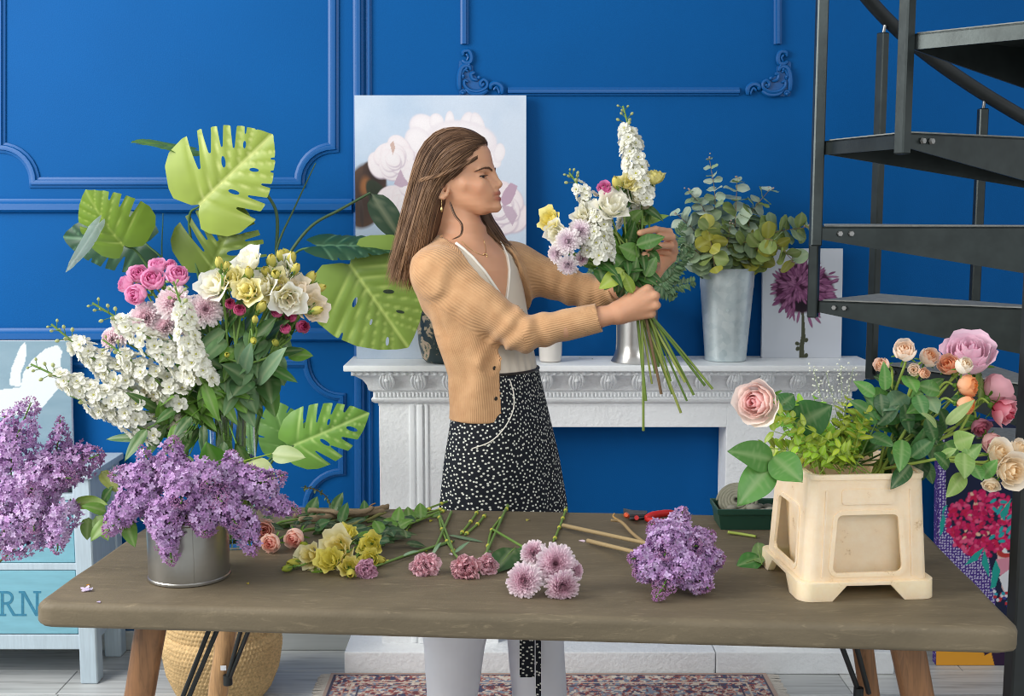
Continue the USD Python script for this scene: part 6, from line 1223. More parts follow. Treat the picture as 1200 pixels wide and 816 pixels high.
# dense young foliage filling the left half of the planter
t = Thing('leafy_filler', 'bright yellow green leafy filler crowding the left half of the planter', 'leaves', loc=(CC[0] - .04, CC[1], PT))
r = rnd(151)
for k in range(44):
    f = np.array([CC[0] + r.uniform(-.085, .045), CC[1] + r.uniform(-.085, .07), PT - .012]); top = at(r.uniform(905, 1030), r.uniform(470, 530), f[1] - r.uniform(-.01, .05)) ; top[1] = f[1] - r.uniform(-.03, .05)
    if k < 9: top = at(r.uniform(893, 945), r.uniform(470, 530), f[1] - .03)
    mid = lerp(f, top, .5) + np.array([0, 0, .012]); cv = [f, mid, top]; c = lin(*[int(q) for q in (r.uniform(120, 172), r.uniform(164, 198), r.uniform(40, 64))])
    t.part('stem', stemtube(cv, .0012, .0007, lin(130, 158, 60), 5, 8), 'stem', smooth=True, tint=True)
    S = spline(cv, 9); g = []
    for i in range(2, 9):
        for sg in (-1, 1):
            d = S[min(i + 1, 8)] - S[i - 1]; d /= np.linalg.norm(d); s_ = np.cross(d, [math.cos(i * 1.9), math.sin(i * 1.9), .2]); s_ /= np.linalg.norm(s_)
            q = leaf_at(S[i], d * .6 + sg * s_, r.uniform(.018, .032), r.uniform(.005, .0082), up=(0, -.6, 1), bend=.5, c=jit(c, r, .18), seed=k * 20 + i, nu=6, nv=5, vein=False); g.append(q)
    t.part('leaf_spray', merge(g), 'leaf', smooth=True, tint=True, label='narrow bright green leaflets on a shoot')
# white filler sprigs
for k, (x, y) in enumerate(((953, 432), (968, 436), (985, 428), (1000, 432), (1008, 480))):
    f = np.array([CC[0] + r.uniform(-.06, .03), CC[1] + .05, PT - .01]); top = at(x, y, 2.42); t = Thing('white_filler_sprig', ['wispy white filler sprig, leftmost above the planter', 'wispy white filler sprig with sparse dots, second from left', 'wispy white filler sprig, tallest above the planter', 'wispy white filler sprig, fourth from left above the planter', 'short wispy white filler sprig near the peach rosebuds'][k], 'flower', 'wispy white filler sprigs', loc=f)
    cv = [f, lerp(f, top, .5) + [.004, 0, 0], top]; t.part('stem', stemtube(cv, .0008, .0005, lin(150, 166, 120), 5, 14), 'stem', smooth=True, tint=True); g = G(); S = spline(cv, 30)
    for i in range(46):
        p = S[r.integers(11, 30)] + r.normal(size=3) * .0065; m = trimesh.creation.icosphere(0, r.uniform(.0012, .0026)); m.apply_translation(p); g.tm(m, lin(238, 240, 226))
    t.part('tiny_flowers', g, 'petal', smooth=True, tint=True, kind='stuff')
# rose foliage filling the right half
t = Thing('rose_foliage', 'dark green rose leaves filling the right half of the planter', 'leaves', loc=(CC[0] + .05, CC[1], PT))
for k in range(44):
    x, y = r.uniform(1020, 1118), r.uniform(455, 548); Y = r.uniform(2.26, 2.42)
    if y > 520 and x > 1085: continue
    a = r.uniform(0, 2 * PI); l = r.uniform(24, 40); q = L_(x, y, Y, x + l * math.cos(a), y + l * math.sin(a), Y - r.uniform(0, .06), r.uniform(15, 24), jit([GD, GM, lin(44, 86, 42), lin(72, 120, 62)][r.integers(4)], r, .2), k)
    t.part('leaf', q, 'leaf', smooth=True, tint=True)
    if k % 4 == 0: t.part('stem', stemtube([q[0][0], np.array([CC[0] + r.uniform(-.02, .07), CC[1] + r.uniform(-.05, .05), PT - .01])], .0014, .002, lin(96, 126, 60), 6, 6), 'stem', smooth=True, tint=True)
# ================================================================ on the mantel
MZ = 1.0145
def zinc(name, label, cx, cy, r0, r1, h, rings=()):
    t = Thing(name, label, 'bucket', loc=(cx, cy, MZ))
    pr = [(0, .0005), (r0 - .002, .0005), (r0, .002), (r0 + .001, .006)]
    for q in np.linspace(.04, .96, 24):
        rr__ = r0 + (r1 - r0) * q; pr.append((rr__ + sum(.0016 * math.exp(-((q - a) / .012) ** 2) for a in rings), h * q))
    pr += [(r1 + .001, h - .004), (r1 + .003, h - .001), (r1 + .001, h + .001), (r1 - .002, h - .004), (r0 - .003, .01), (0, .01)]
    t.part('bucket_body', lathe([(a, MZ + b) for a, b in pr], 64, (cx, cy, 0)), 'galvanised', smooth=35); return t
Yb = 3.835; c = at(850, 420, Yb); zh = at(850, 314, Yb)[2] - MZ
zb_ = zinc('zinc_bucket', 'tall tapered zinc bucket of eucalyptus on the mantel', c[0], Yb, .0655, .089, zh, (.79, .83))
zb_.part('rivet', tube([(c[0] - .01, Yb - .077, MZ + zh * .56), (c[0] - .01, Yb - .084, MZ + zh * .56)], .004, 10), 'galvanised', smooth=40)
EM = np.array([c[0], Yb, MZ + zh])
# eucalyptus
EU = [lin(168, 186, 164), lin(144, 166, 128), lin(134, 152, 84), lin(164, 162, 66), lin(184, 198, 180)]
def eucalyptus(label, tip, mid, Y, seed, n=13, lr=.017, pal=(0, 1, 4), foot=None, taper=.45, name='eucalyptus_stem', mouth=EM, group='eucalyptus on the mantel'):
    r = rnd(seed); T_, M_ = at(*tip, Y), at(*mid, Y + r.uniform(-.02, .03)); f = mouth + np.array([r.uniform(-.05, .05), r.uniform(-.05, .03), -.08]); rim = mouth + np.array([np.clip(M_[0] - mouth[0], -.055, .055), r.uniform(-.04, .02), .004])
    t = Thing(name, label, 'leaves', group, loc=f); cv = [T_, M_, lerp(M_, rim, .6), rim, f]; S = spline(cv, 60)
    t.part('stem', stemtube(cv, .0009, .0022, lin(140, 112, 84), 6, 30), 'stem', smooth=True, tint=True)
    for k in range(n):
        q = (k + .3) / n; i = int(1 + q * 40); d = S[i] - S[i + 1]; d /= np.linalg.norm(d); s_ = np.cross(d, [math.cos(k * 1.7 + seed), math.sin(k * 1.7), .3]); s_ /= np.linalg.norm(s_)
        R = 1.55 * lr * (1 - taper * (1 - q) ** 1.3) * r.uniform(.85, 1.15)
        for sg in (-1, 1):
            c_ = jit(EU[pal[r.integers(len(pal))]], r, .14)
            V, F, C = leaf(R * 2.0, R * .98, bend=.25, fold=.12, c=c_, seed=k, nu=8, nv=7, round_=True, vein=False, wave=.05)
            n_ = d * .6 + np.array([0, -.7, .35]) + r.normal(size=3) * .25; dd = sg * s_ + d * .35; dd /= np.linalg.norm(dd); n_ -= dd * (n_ @ dd); n_ /= np.linalg.norm(n_)
            t.part('leaf', (V @ np.stack([dd, np.cross(n_, dd), n_], 0) + S[i], F, C), 'leaf', smooth=True, tint=True)
    g = G()
    for k in range(4): m = trimesh.creation.icosphere(0, .003); m.apply_translation(T_ + r.normal(size=3) * .005); g.tm(m, lin(190, 170, 160))
    t.part('tip_buds', g, 'petal', smooth=True, tint=True)
for s, lb, tp_, md, Y, k in ((1, 'eucalyptus stem rising highest with small grey leaves', (831, 184), (838, 232), 3.80, dict(n=15, lr=.017, taper=.62)), (2, 'eucalyptus stem with the biggest rounded olive leaves at the top middle', (864, 208), (862, 252), 3.78, dict(n=11, lr=.026, pal=(0, 2, 4))),
                             (3, 'eucalyptus stem reaching up right of the biggest leaves', (902, 222), (880, 252), 3.80, dict(n=13, lr=.021, pal=(1, 2, 4))), (4, 'eucalyptus stem arching left with a pinkish bud tip', (806, 224), (826, 248), 3.78, dict(n=12, lr=.019)),
                             (5, 'eucalyptus stem arching furthest right past the stair post', (948, 266), (905, 274), 3.76, dict(n=16, lr=.021, pal=(2, 3, 1), taper=.1)), (6, 'eucalyptus stem drooping over the purple chrysanthemum canvas', (930, 306), (900, 280), 3.72, dict(n=15, lr=.019, pal=(2, 3, 1), taper=.2)),
                             (7, 'eucalyptus stem hanging yellow green down the front of the bucket', (838, 316), (830, 268), 3.70, dict(n=15, lr=.017, pal=(3, 2), taper=.1)), (8, 'pale eucalyptus stem leaning left into the bouquet', (792, 250), (815, 272), 3.76, dict(n=13, lr=.024, pal=(0, 4))),
                             (9, 'dark eucalyptus stem low at the right of the bucket', (893, 296), (872, 284), 3.76, dict(n=12, lr=.019, pal=(2, 1))), (10, 'eucalyptus stem filling the middle above the rim', (856, 262), (852, 290), 3.74, dict(n=12, lr=.021, pal=(1, 2, 0))),
                             (11, 'pale eucalyptus stem low at the left of the bucket', (800, 282), (818, 296), 3.75, dict(n=12, lr=.021, pal=(0, 1))), (12, 'eucalyptus stem behind the others at the right shoulder', (884, 246), (868, 270), 3.84, dict(n=13, lr=.020, pal=(1, 2)))):
    eucalyptus(lb, tp_, md, Y, s + 300, **k)
# silver vase with flared foot behind the bouquet stems
c = at(746, 420, 3.80); zt = at(746, 338, 3.80)[2]
plain('silver_metal', lin(198, 196, 192), rough=0.28, metal=0.9, noise=0.15, nscale=16, bump=0.1, bscale=50)
sv = Thing('silver_vase', 'silver metal vase with a flared foot behind the bouquet stems', 'vase', loc=(c[0], 3.80, MZ))
h = zt - MZ
sv.part('vase_body', lathe([(0, MZ + .0005), (.081, MZ + .0005), (.082, MZ + .002), (.074, MZ + .016), (.068, MZ + .034), (.066, MZ + .06), (.0655, MZ + h * .6), (.067, MZ + h - .01), (.070, MZ + h), (.066, MZ + h), (.063, MZ + h * .6), (.062, MZ + .012), (0, MZ + .012)], 56, (c[0], 3.80, 0)), 'silver_metal', smooth=40)
sv.part('side_seam', tube([(c[0] - .066, 3.80 - .012, MZ + .04), (c[0] - .0665, 3.80 - .012, MZ + h - .01)], .0015, 6), 'silver_metal', smooth=True)
SM = np.array([c[0], 3.80, MZ + h])
def fern(label, tip, mid, Y, seed, L=.026, n=26, c_=lin(70, 112, 72), mouth=SM):
    r = rnd(seed); T_, M_ = at(*tip, Y), at(*mid, Y); rim = mouth + np.array([np.clip(M_[0] - mouth[0], -.05, .05), -.02, .002]); f = mouth + np.array([0, 0, -.07]); t = Thing('fern_sprig', label, 'leaves', 'feathery green sprigs behind the hands', loc=f)
    cv = [T_, M_, rim, f]; S = spline(cv, 60); t.part('stem', stemtube(cv, .0008, .0018, lin(84, 104, 60), 5, 24), 'stem', smooth=True, tint=True); g = G()
    for k in range(n):
        i = int(1 + 42 * k / n); d = S[i] - S[i + 1]; d /= np.linalg.norm(d); s_ = np.cross(d, [0, -1, .2]); s_ /= np.linalg.norm(s_)
        for sg in (-1, 1): merge([leaf_at(S[i], d * .55 + sg * s_ + r.normal(size=3) * .15, L * r.uniform(.7, 1.2) * (.5 + .5 * min(1, k / 8)), L * .17, up=(0, -1, .5), c=jit(c_, r, .25), seed=k, nu=6, nv=3, vein=False)], g)
    t.part('leaflets', g, 'leaf', smooth=True, tint=True, kind='stuff')
for s, lb, tp_, md in ((1, 'feathery green sprig reaching right towards the zinc bucket', (814, 330), (780, 338)), (2, 'feathery green sprig hanging lowest beside the hand', (790, 348), (775, 336)), (3, 'feathery green sprig rising right of the upper hand', (812, 290), (785, 318)), (4, 'feathery green sprig standing tall behind the upper hand', (802, 262), (782, 305)), (5, 'feathery green sprig left of the wrist behind the sleeve', (690, 318), (715, 330)), (6, 'feathery green sprig near the pink blooms of the bouquet', (668, 330), (705, 338)), (7, 'feathery green sprig behind the lower hand', (800, 312), (778, 330))):
    fern(lb, tp_, md, 3.72, s + 400, L=.034, n=30)
# white cup behind the elbow, dark patterned pot behind the back
plain('white_ceramic', lin(226, 220, 212), rough=0.4)
c = at(645, 422, 3.80); cup_ = Thing('white_cup', 'small white ceramic pot half hidden behind the forearm', 'pot', loc=(c[0], 3.80, MZ))
cup_.part('cup_body', lathe([(0, MZ + .0005), (.030, MZ + .0005), (.034, MZ + .003), (.036, MZ + .02), (.038, MZ + .085), (.036, MZ + .087), (.033, MZ + .085), (.031, MZ + .01), (0, MZ + .01)], 40, (c[0], 3.80, 0)), 'white_ceramic', smooth=40)
cup_.part('soil', lathe([(0, MZ + .072), (.033, MZ + .07), (.033, MZ + .06), (0, MZ + .06)], 24, (c[0], 3.80, 0)), 'soil', smooth=40)
MAT('patterned_glaze', {'tc': ('texture_coordinate', {}), 'v': ('noise_texture', {'scale': 24, 'detail': 3, 'roughness': .6, 'distortion': 1.2}), 'r': ('rgb_ramp', {'ramp': [(0.0, lin(34, 50, 54)), (0.52, lin(38, 56, 58)), (0.56, lin(176, 160, 128)), (0.66, lin(200, 170, 150)), (0.7, lin(90, 110, 84))]}), 'p': ('principled_bsdf', {'roughness': .35})}, [('tc.object', 'v.vector'), ('v.fac', 'r.fac'), ('r.color', 'p.base_color')], 'p.BSDF')
c = at(527, 418, 3.80); pot = Thing('patterned_pot', 'dark glazed pot with leaf pattern on the mantel behind the back', 'pot', loc=(c[0], 3.80, MZ))
pot.part('pot_body', lathe([(0, MZ + .0005), (.075, MZ + .0005), (.088, MZ + .012), (.10, MZ + .06), (.103, MZ + .11), (.096, MZ + .15), (.09, MZ + .155), (.086, MZ + .15), (.09, MZ + .06), (0, MZ + .03)], 48, (c[0], 3.80, 0)), 'patterned_glaze', smooth=40)
pot.part('soil', lathe([(0, MZ + .135), (.088, MZ + .13), (.088, MZ + .12), (0, MZ + .12)], 24, (c[0], 3.80, 0)), 'soil', smooth=40)
# leaf crumbs on the shelf
for k, (x, y, lb) in enumerate(((678, 420, 'tiny green leaf scrap on the mantel right of the white pot'), (695, 421, 'tiny green leaf scrap on the mantel left of the silver vase'))):
    p = onz(x, y, MZ + .001); g = merge([leaf_at(p, (math.cos(k * 2.), math.sin(k * 2.), .2), .014, .003, c=lin(120, 140, 80), nu=5, nv=3)]); solo('leaf_scrap', g, 'leaf', lb, 'leaf', 'leaf scraps on the mantel', smooth=True, tint=True, loc=p)
# ================================================================ the woman: implicit surfaces meshed on a sparse grid
def seg(P, a, b, ra, rb):                # distance to a tapering capsule
    a, b = np.asarray(a, float), np.asarray(b, float); ab = b - a; t = np.clip(((P - a) @ ab) / (ab @ ab + 1e-12), 0, 1)
    return np.linalg.norm(P - a - t[:, None] * ab, axis=1) - (ra + (rb - ra) * t)
def smin(a, b, k):
    h = np.maximum(k - np.abs(a - b), 0) / k; return np.minimum(a, b) - h * h * k * .25
class Field:
    def __init__(s): s.items = []
    def cap(s, a, b, ra, rb, k=.02, sub=False):
        a, b = np.asarray(a, float), np.asarray(b, float); m = max(ra, rb) + .06
        s.items.append((np.minimum(a, b) - m, np.maximum(a, b) + m, lambda P: seg(P, a, b, ra, rb), k, sub)); return s
    def ball(s, c, r, k=.01, sub=False): return s.cap(c, np.asarray(c) + [0, 0, 1e-5], r, r, k, sub)
    def fn(s, lo, hi, f, k=.02, sub=False): s.items.append((np.asarray(lo, float), np.asarray(hi, float), f, k, sub)); return s
    def __call__(s, P):
        d = np.full(len(P), .06)
        for lo, hi, f, k, sub in s.items:
            i = np.nonzero(((P > lo) & (P < hi)).all(1))[0]
            if not len(i): continue
            e = f(P[i]); d[i] = -smin(-d[i], e, k) if sub else smin(d[i], e, k)
        return d
def isomesh(f, lo, hi, h, levels=3, slack=1.3):
    """Surface nets on the cells of size h that the surface of f passes through."""
    lo = np.asarray(lo, float); H = h * 2 ** levels; n = np.ceil((np.asarray(hi) - lo) / H).astype(int)
    C = np.stack(np.meshgrid(*[np.arange(k) for k in n], indexing='ij'), -1).reshape(-1, 3)
    for l in range(levels, -1, -1):
        s = h * 2 ** l
        if l < levels: C = (C[:, None] * 2 + np.array(list(np.ndindex(2, 2, 2)))[None]).reshape(-1, 3)
        if l > 0: C = C[np.abs(f(lo + (C + .5) * s)) < s * .87 * slack + .001]
    N = 1 << 13; key = lambda q: (q[:, 0] * N + q[:, 1]) * N + q[:, 2]
    off = np.array(list(np.ndindex(2, 2, 2))); ck = (C[:, None] + off[None]).reshape(-1, 3); uk, inv = np.unique(key(ck), return_inverse=True)
    q = np.stack([uk // (N * N), uk // N % N, uk % N], 1); val = f(lo + q * h); cv = val[inv].reshape(-1, 8)
    on = (cv.min(1) < 0) & (cv.max(1) >= 0); C, cv = C[on], cv[on]
    acc, cnt = np.zeros((len(C), 3)), np.zeros(len(C))
    for a in range(8):
        for ax in range(3):
            b = a | (4 >> ax)
            if b == a: continue
            x, y = cv[:, a], cv[:, b]; m = (x < 0) != (y < 0); t = np.where(m, x / np.where(m, x - y, 1), 0)
            p = off[a][None] + t[:, None] * (off[b] - off[a])[None]; acc[m] += p[m]; cnt[m] += 1
    V = lo + (C + acc / cnt[:, None]) * h
    ks = key(C); order = np.argsort(ks); sk = ks[order]
    F = []
    for ax in range(3):
        u, v = (ax + 1) % 3, (ax + 2) % 3; b = 4 >> ax; m = (cv[:, 0] < 0) != (cv[:, b] < 0); cells = C[m]; pos = cv[m, 0] < 0; eu, ev = np.eye(3, dtype=int)[u], np.eye(3, dtype=int)[v]
        quad = []
        ok = np.ones(len(cells), bool)
        for d in (0 * eu, -eu, -eu - ev, -ev):
            kk = key(cells + d); i = np.searchsorted(sk, kk); i = np.minimum(i, len(sk) - 1); ok &= sk[i] == kk; quad.append(order[i])
        Q = np.stack(quad, 1)[ok]; p = pos[ok]; Q[~p] = Q[~p][:, ::-1]; F.append(Q)
    F = np.vstack(F); F = np.vstack([F[:, [0, 1, 2]], F[:, [0, 2, 3]]])
    return V, F
def biggest(V, F):
    from scipy.sparse import coo_matrix
    from scipy.sparse.csgraph import connected_components
    n, l = connected_components(coo_matrix((np.ones(len(F) * 2), (np.r_[F[:, 0], F[:, 1]], np.r_[F[:, 1], F[:, 2]])), (len(V), len(V))), False)
    k = l == np.bincount(l).argmax(); F = F[k[F[:, 0]]]; m = np.cumsum(k) - 1; return V[k], m[F]
def relax(V, F, it=2, lam=.5):
    e = np.vstack([F[:, [0, 1]], F[:, [1, 2]], F[:, [2, 0]]]); n = len(V)
    for k in range(it * 2):
        s, c = np.zeros_like(V), np.zeros(n); np.add.at(s, e[:, 0], V[e[:, 1]]); np.add.at(c, e[:, 0], 1); np.add.at(s, e[:, 1], V[e[:, 0]]); np.add.at(c, e[:, 1], 1)
        V = V + (lam if k % 2 == 0 else -lam * 1.04) * (s / np.maximum(c, 1)[:, None] - V)
    return V
I_ = lambda x, xs, ys: np.interp(x, xs, ys)
# ---- frames
TF = np.array([.72, -.694, 0]); TR = np.array([-.694, -.72, 0])            # the way the chest faces, and her right (nearer us)
YW = 3.17
zt_ = [.40, .70, .84, .99, 1.07, 1.20, 1.29, 1.34, 1.375, 1.395, 1.415, 1.435]
cx_ = [-.020, -.024, -.028, -.032, -.040, -.078, -.106, -.112, -.116, -.120, -.124, -.126]
cy_ = [3.130, 3.130, 3.132, 3.138, 3.145, 3.170, 3.188, 3.194, 3.198, 3.202, 3.206, 3.210]
def tor(z): return I_(z, zt_, cx_), I_(z, zt_, cy_)
def torso_fn(A, Bd, grow=0., top=1.45, bot=.0, rip=None):
    """Elliptic slices: half width A(z), half depth B(z) about the leaning axis."""
    def f(P):
        x, y = tor(P[:, 2]); dx, dy = P[:, 0] - x, P[:, 1] - y
        s = dx * TR[0] + dy * TR[1]; t = dx * TF[0] + dy * TF[1]; a, b = I_(P[:, 2], *A) + grow, I_(P[:, 2], *Bd) + grow
        if rip is not None: w = rip(np.arctan2(s / a, t / b), P[:, 2]); a, b = a * w, b * w
        q = np.sqrt((s / a) ** 2 + (t / b) ** 2 + 1e-9); d = (q - 1) * np.minimum(a, b) * 1.05
        return np.maximum(np.maximum(d, P[:, 2] - top), bot - P[:, 2])
    return f
BA = ([.70, .84, .99, 1.07, 1.20, 1.29, 1.34, 1.375, 1.395, 1.415, 1.435], [.138, .140, .124, .119, .138, .152, .152, .148, .122, .080, .055])
BB = ([.70, .84, .99, 1.07, 1.20, 1.29, 1.34, 1.375, 1.395, 1.415, 1.435], [.100, .098, .086, .082, .096, .108, .100, .084, .072, .060, .052])
S1, E1, W1 = at(511, 320, 3.085), at(615, 392, 3.02), at(724, 367, 3.00)
S2, E2, W2 = at(602, 312, 3.30), at(700, 347, 3.25), at(764, 321, 3.13)
# ---- head frame
HS = 1.05; yaw, pit = math.radians(-17), math.radians(1)
HF = np.array([math.cos(yaw), math.sin(yaw), 0]); HR = np.array([HF[1], -HF[0], 0]); HU = np.array([0, 0, 1.])
HF, HU = HF * math.cos(pit) + HU * math.sin(pit), HU * math.cos(pit) - HF * math.sin(pit)
HO = at(529.8, 222, 3.195)
def hp(f, s, z): return HO + HS * (HF * f + HR * s + HU * z)
def hl(P): q = (P - HO) / HS; return q @ HF, q @ HR, q @ HU
def head_fn(P):
    f, s, z = hl(P)
    fr = I_(z, [-.064, -.058, -.048, -.038, -.030, -.020, -.009, -.001, .012, .027, .041, .055, .072, .094, .111, .126, .138, .146, .15], [.088, .113, .1245, .1205, .1195, .1165, .1125, .1085, .1030, .1000, .1030, .1075, .1045, .0995, .0890, .068, .038, .012, 0])
    bk = I_(z, [-.068, -.058, -.046, -.03, -.01, .02, .06, .1, .125, .14, .15], [.085, .055, .018, -.02, -.05, -.074, -.082, -.068, -.046, -.024, 0])
    w = I_(z, [-.068, -.062, -.054, -.04, -.025, 0, .02, .045, .07, .1, .122, .138, .147, .151], [.010, .024, .034, .0455, .0535, .0610, .0665, .0705, .0720, .0650, .050, .030, .012, .004])
    c, hd = (fr + bk) / 2, np.maximum((fr - bk) / 2, .004); t = (f - c) / hd
    narrow = 1 - .20 * np.clip(t, 0, 1) ** 2 * np.clip((.07 - z) / .08, 0, 1)
    q = ((np.abs(s) / (w * narrow)) ** 2.15 + np.abs(t) ** 2.25) ** (1 / 2.2)
    return np.maximum(np.maximum((q - 1) * np.minimum(w, hd) * HS, (z - .149) * HS), (-.065 - z) * HS)
def build_body():
    B = Field()
    B.fn((-.35, 2.95, .62), (.25, 3.45, 1.5), torso_fn(BA, BB, bot=.66), .02)
    # neck, trapezius, clavicles
    nb = np.array([-.126, 3.205, 1.405]); B.cap(nb + TF * .008 + [0, 0, -.02], hp(.006, 0, -.030), .050, .046, .03)
    B.cap(hp(-.03, 0, -.03), nb + np.array([-.03, .03, -.02]), .045, .055, .03)
    for S, sg in ((S1, 1), (S2, -1)): B.cap(nb + TR * sg * .05 + [0, 0, -.012], S + np.array([0, 0, .012]), .036, .040, .035); B.cap(nb + TF * .048 + TR * sg * .02 + [0, 0, -.012], S + TF * .02 + [0, 0, .008], .010, .012, .02)
    B.cap(hp(.030, 0, -.030), nb + TF * .014 + [0, 0, -.01], .026, .030, .04)
    # arms
    B.cap(S1, E1, .046, .036, .03); B.cap(E1, lerp(E1, W1, .45), .037, .034, .02); B.cap(lerp(E1, W1, .45), W1, .034, .0235, .02)
    B.cap(S2, E2, .045, .035, .03); B.cap(E2, lerp(E2, W2, .4), .036, .033, .02); B.cap(lerp(E2, W2, .4), W2, .033, .0225, .02)
    # near hand, closed round the stems: palm, four fingers, thumb
    kn = [at(759, 339, 2.990), at(767, 347, 2.985), at(768, 358, 2.988), at(763, 368, 2.998)]
    for k, q in enumerate(kn): B.cap(W1 + np.array([0, .004, .012 - .008 * k]), q, .019 - .001 * k, (.0125, .0125, .0120, .0108)[k], .012)
    B.cap(W1 + [0.01, 0, 0], lerp(kn[1], kn[2], .5) + np.array([-.03, .014, -.002]), .021, .020, .015)
    for k, q in enumerate(kn):
        r = (.0098, .0100, .0095, .0085)[k]; a = q + np.array([.008, .032, -.002]); b = a + np.array([-.024, .022, 0]); c = b + np.array([-.026, -.006, 0])
        B.cap(q, a, r + .0016, r, .004); B.cap(a, b, r, r - .0007, .003); B.cap(b, c, r - .0007, r - .0016, .003)
    tb = W1 + np.array([.016, .014, .016]); t1 = at(745, 339, 3.012); t2 = at(757, 335, 3.030)
    B.cap(tb, t1, .0165, .0125, .012); B.cap(t1, t2, .0115, .0095, .004); B.cap(t2, at(764, 341, 3.046), .0095, .008, .003)
    # far hand, reaching up behind the flowers
    kk = [at(786, 280, 3.115), at(789, 287, 3.125), at(790, 295, 3.135), at(788, 303, 3.142)]
    for k, q in enumerate(kk): B.cap(W2 + np.array([0, .004, 0]), q, .019 - .001 * k, (.0115, .0118, .011, .010)[k], .012)
    for k, pts in enumerate(([(784, 272, 3.08), (768, 269, 3.025), (750, 273, 2.985)], [(787, 278, 3.085), (772, 278, 3.035), (757, 283, 3.01)], [(786, 288, 3.09), (772, 288, 3.04), (759, 291, 3.015)], [(783, 296, 3.115), (772, 295, 3.095), (763, 297, 3.09)])):
        r = (.0092, .0094, .009, .0082)[k]; ch = [kk[k]] + [at(*q) for q in pts]
        for i in range(3): B.cap(ch[i], ch[i + 1], r + .0012 - .0008 * i, r + .0004 - .0008 * i, .004)
    B.cap(W2 + np.array([.004, -.006, .012]), at(769, 306, 3.06), .0155, .0125, .010); B.cap(at(769, 306, 3.06), at(755, 299, 3.01), .0112, .0088, .004)
    # hips and legs
    B.cap((-.08, 3.11, .84), (-.155, 3.10, .45), .070, .056, .03); B.cap((-.155, 3.10, .45), (-.165, 3.085, .09), .054, .036, .02)
    B.cap((.015, 3.17, .84), (.06, 3.16, .45), .070, .056, .03); B.cap((.06, 3.16, .45), (.085, 3.165, .09), .054, .036, .02)
    for a in ((-.165, 3.085, .05), (.085, 3.165, .05)): a = np.array(a); B.cap(a + [0, 0, .04], a + TF * .03 + [0, 0, -.012], .036, .034, .02); B.cap(a + TF * .03 + [0, 0, -.018], a + TF * .15 + [0, 0, -.028], .030, .020, .02)
    # head, then its features
    lo, hi = HO + [-.16, -.16, -.10], HO + [.20, .16, .19]
    B.fn(lo, hi, head_fn, .018)
    h = hp; s_ = HS
    for sg in (-1, 1):
        B.ball(h(.097, sg * .031, .0285), .0140, .012, True)                                   # eye sockets
        B.cap(h(.098, sg * .014, .047), h(.088, sg * .046, .0465), .0075, .0065, .014)         # brow ridge
        B.cap(h(.083, sg * .040, .006), h(.058, sg * .056, .012), .013, .011, .025)            # cheekbone
        B.cap(h(.095, sg * .022, -.012), h(.085, sg * .032, .002), .016, .016, .03)
    B.cap(h(.103, 0, .044), h(.112, 0, .027), .0076, .0080, .010); B.cap(h(.112, 0, .027), h(.1255, 0, .0105), .0080, .0084, .006)
    B.cap(h(.103, 0, .038), h(.106, 0, .000), .0110, .0115, .012)
    for sg in (-1, 1): B.ball(h(.1125, sg * .0105, .0035), .0074, .006)
    B.cap(h(.1230, 0, .0055), h(.111, 0, .000), .0060, .006, .006)
    B.cap(h(.1180, -.007, -.0118), h(.1180, .007, -.0118), .0064, .0064, .008)
    for sg in (-1, 1): B.cap(h(.1180, sg * .007, -.0120), h(.1095, sg * .0235, -.0185), .0062, .0036, .007); B.cap(h(.1178, sg * .007, -.0262), h(.1095, sg * .022, -.0200), .0068, .0036, .007)
    B.cap(h(.1178, -.007, -.0262), h(.1178, .007, -.0262), .0070, .0070, .008)
    B.cap(h(.1285, -.006, -.0190), h(.1285, .006, -.0190), .0042, .0042, .002, True)
    for sg in (-1, 1): B.cap(h(.1275, sg * .006, -.0190), h(.1145, sg * .025, -.0193), .0034, .0012, .002, True)
    B.ball(h(.1150, 0, -.048), .0130, .014)                                                    # chin
    # eyelids: a shell over the eyeball, open by a slit, looking down
    for sg in (-1, 1):
        c = h(.0832, sg * .0335, .0270)
        def lid(P, c=c):
            d = np.linalg.norm(P - c, axis=1) - .0160; zz = (P - c) @ HU; ff = (P - c) @ HF
            return np.maximum(d, np.minimum(-(zz - .0030 - .06 * ff) , (zz + .0068)))
        B.fn(c - .03, c + .03, lid, .004)
    # ears
    for sg in (-1, 1):
        e = h(-.006, sg * .064, .004)
        ring = [h(-.006 + .0185 * math.cos(a) - .004 * math.sin(a), sg * (.068 + .009 * math.cos(a + 2.6)), .008 + .030 * math.sin(a)) for a in np.linspace(-1.75, 2.6, 11)]
        for p, q in zip(ring[:-1], ring[1:]): B.cap(p, q, .0042, .0042, .004)
        B.cap(h(-.006, sg * .066, .020), h(-.004, sg * .067, -.012), .0075, .0065, .010); B.ball(h(-.001, sg * .068, -.021), .0068, .006); B.ball(h(.001, sg * .076, .003), .006, .004, True)
    return B
MAT('skin', {'a': ('attribute', {'attribute': 'tint'}), 'tc': ('texture_coordinate', {}), 'n': ('noise_texture', {'scale': 420, 'detail': 2}), 'bp': ('bump', {'strength': .10, 'distance': .0006}),
    'p': ('principled_bsdf', {'roughness': .48, 'specular_ior_level': .38, 'subsurface_weight': .18, 'subsurface_scale': .006, 'subsurface_radius': (1, .35, .2)})}, [('a.color', 'p.base_color'), ('tc.object', 'n.vector'), ('n.fac', 'bp.height'), ('bp.normal', 'p.normal')], 'p.BSDF')
wo = Thing('person', 'woman in camel cardigan and black dotted apron skirt arranging a bouquet behind the table', 'person', loc=(-.03, 3.13, 0))
BF = build_body()
V, F = isomesh(BF, (-.36, 2.90, -.002), (.52, 3.46, 1.74), .0026, 3, 2.2); V = relax(V, F, 1)
SK = np.array(lin(206, 153, 120)); col = np.repeat(SK[None], len(V), 0)
col = col * (.95 + .10 * fbm(V * 38, 3, 3))[:, None]
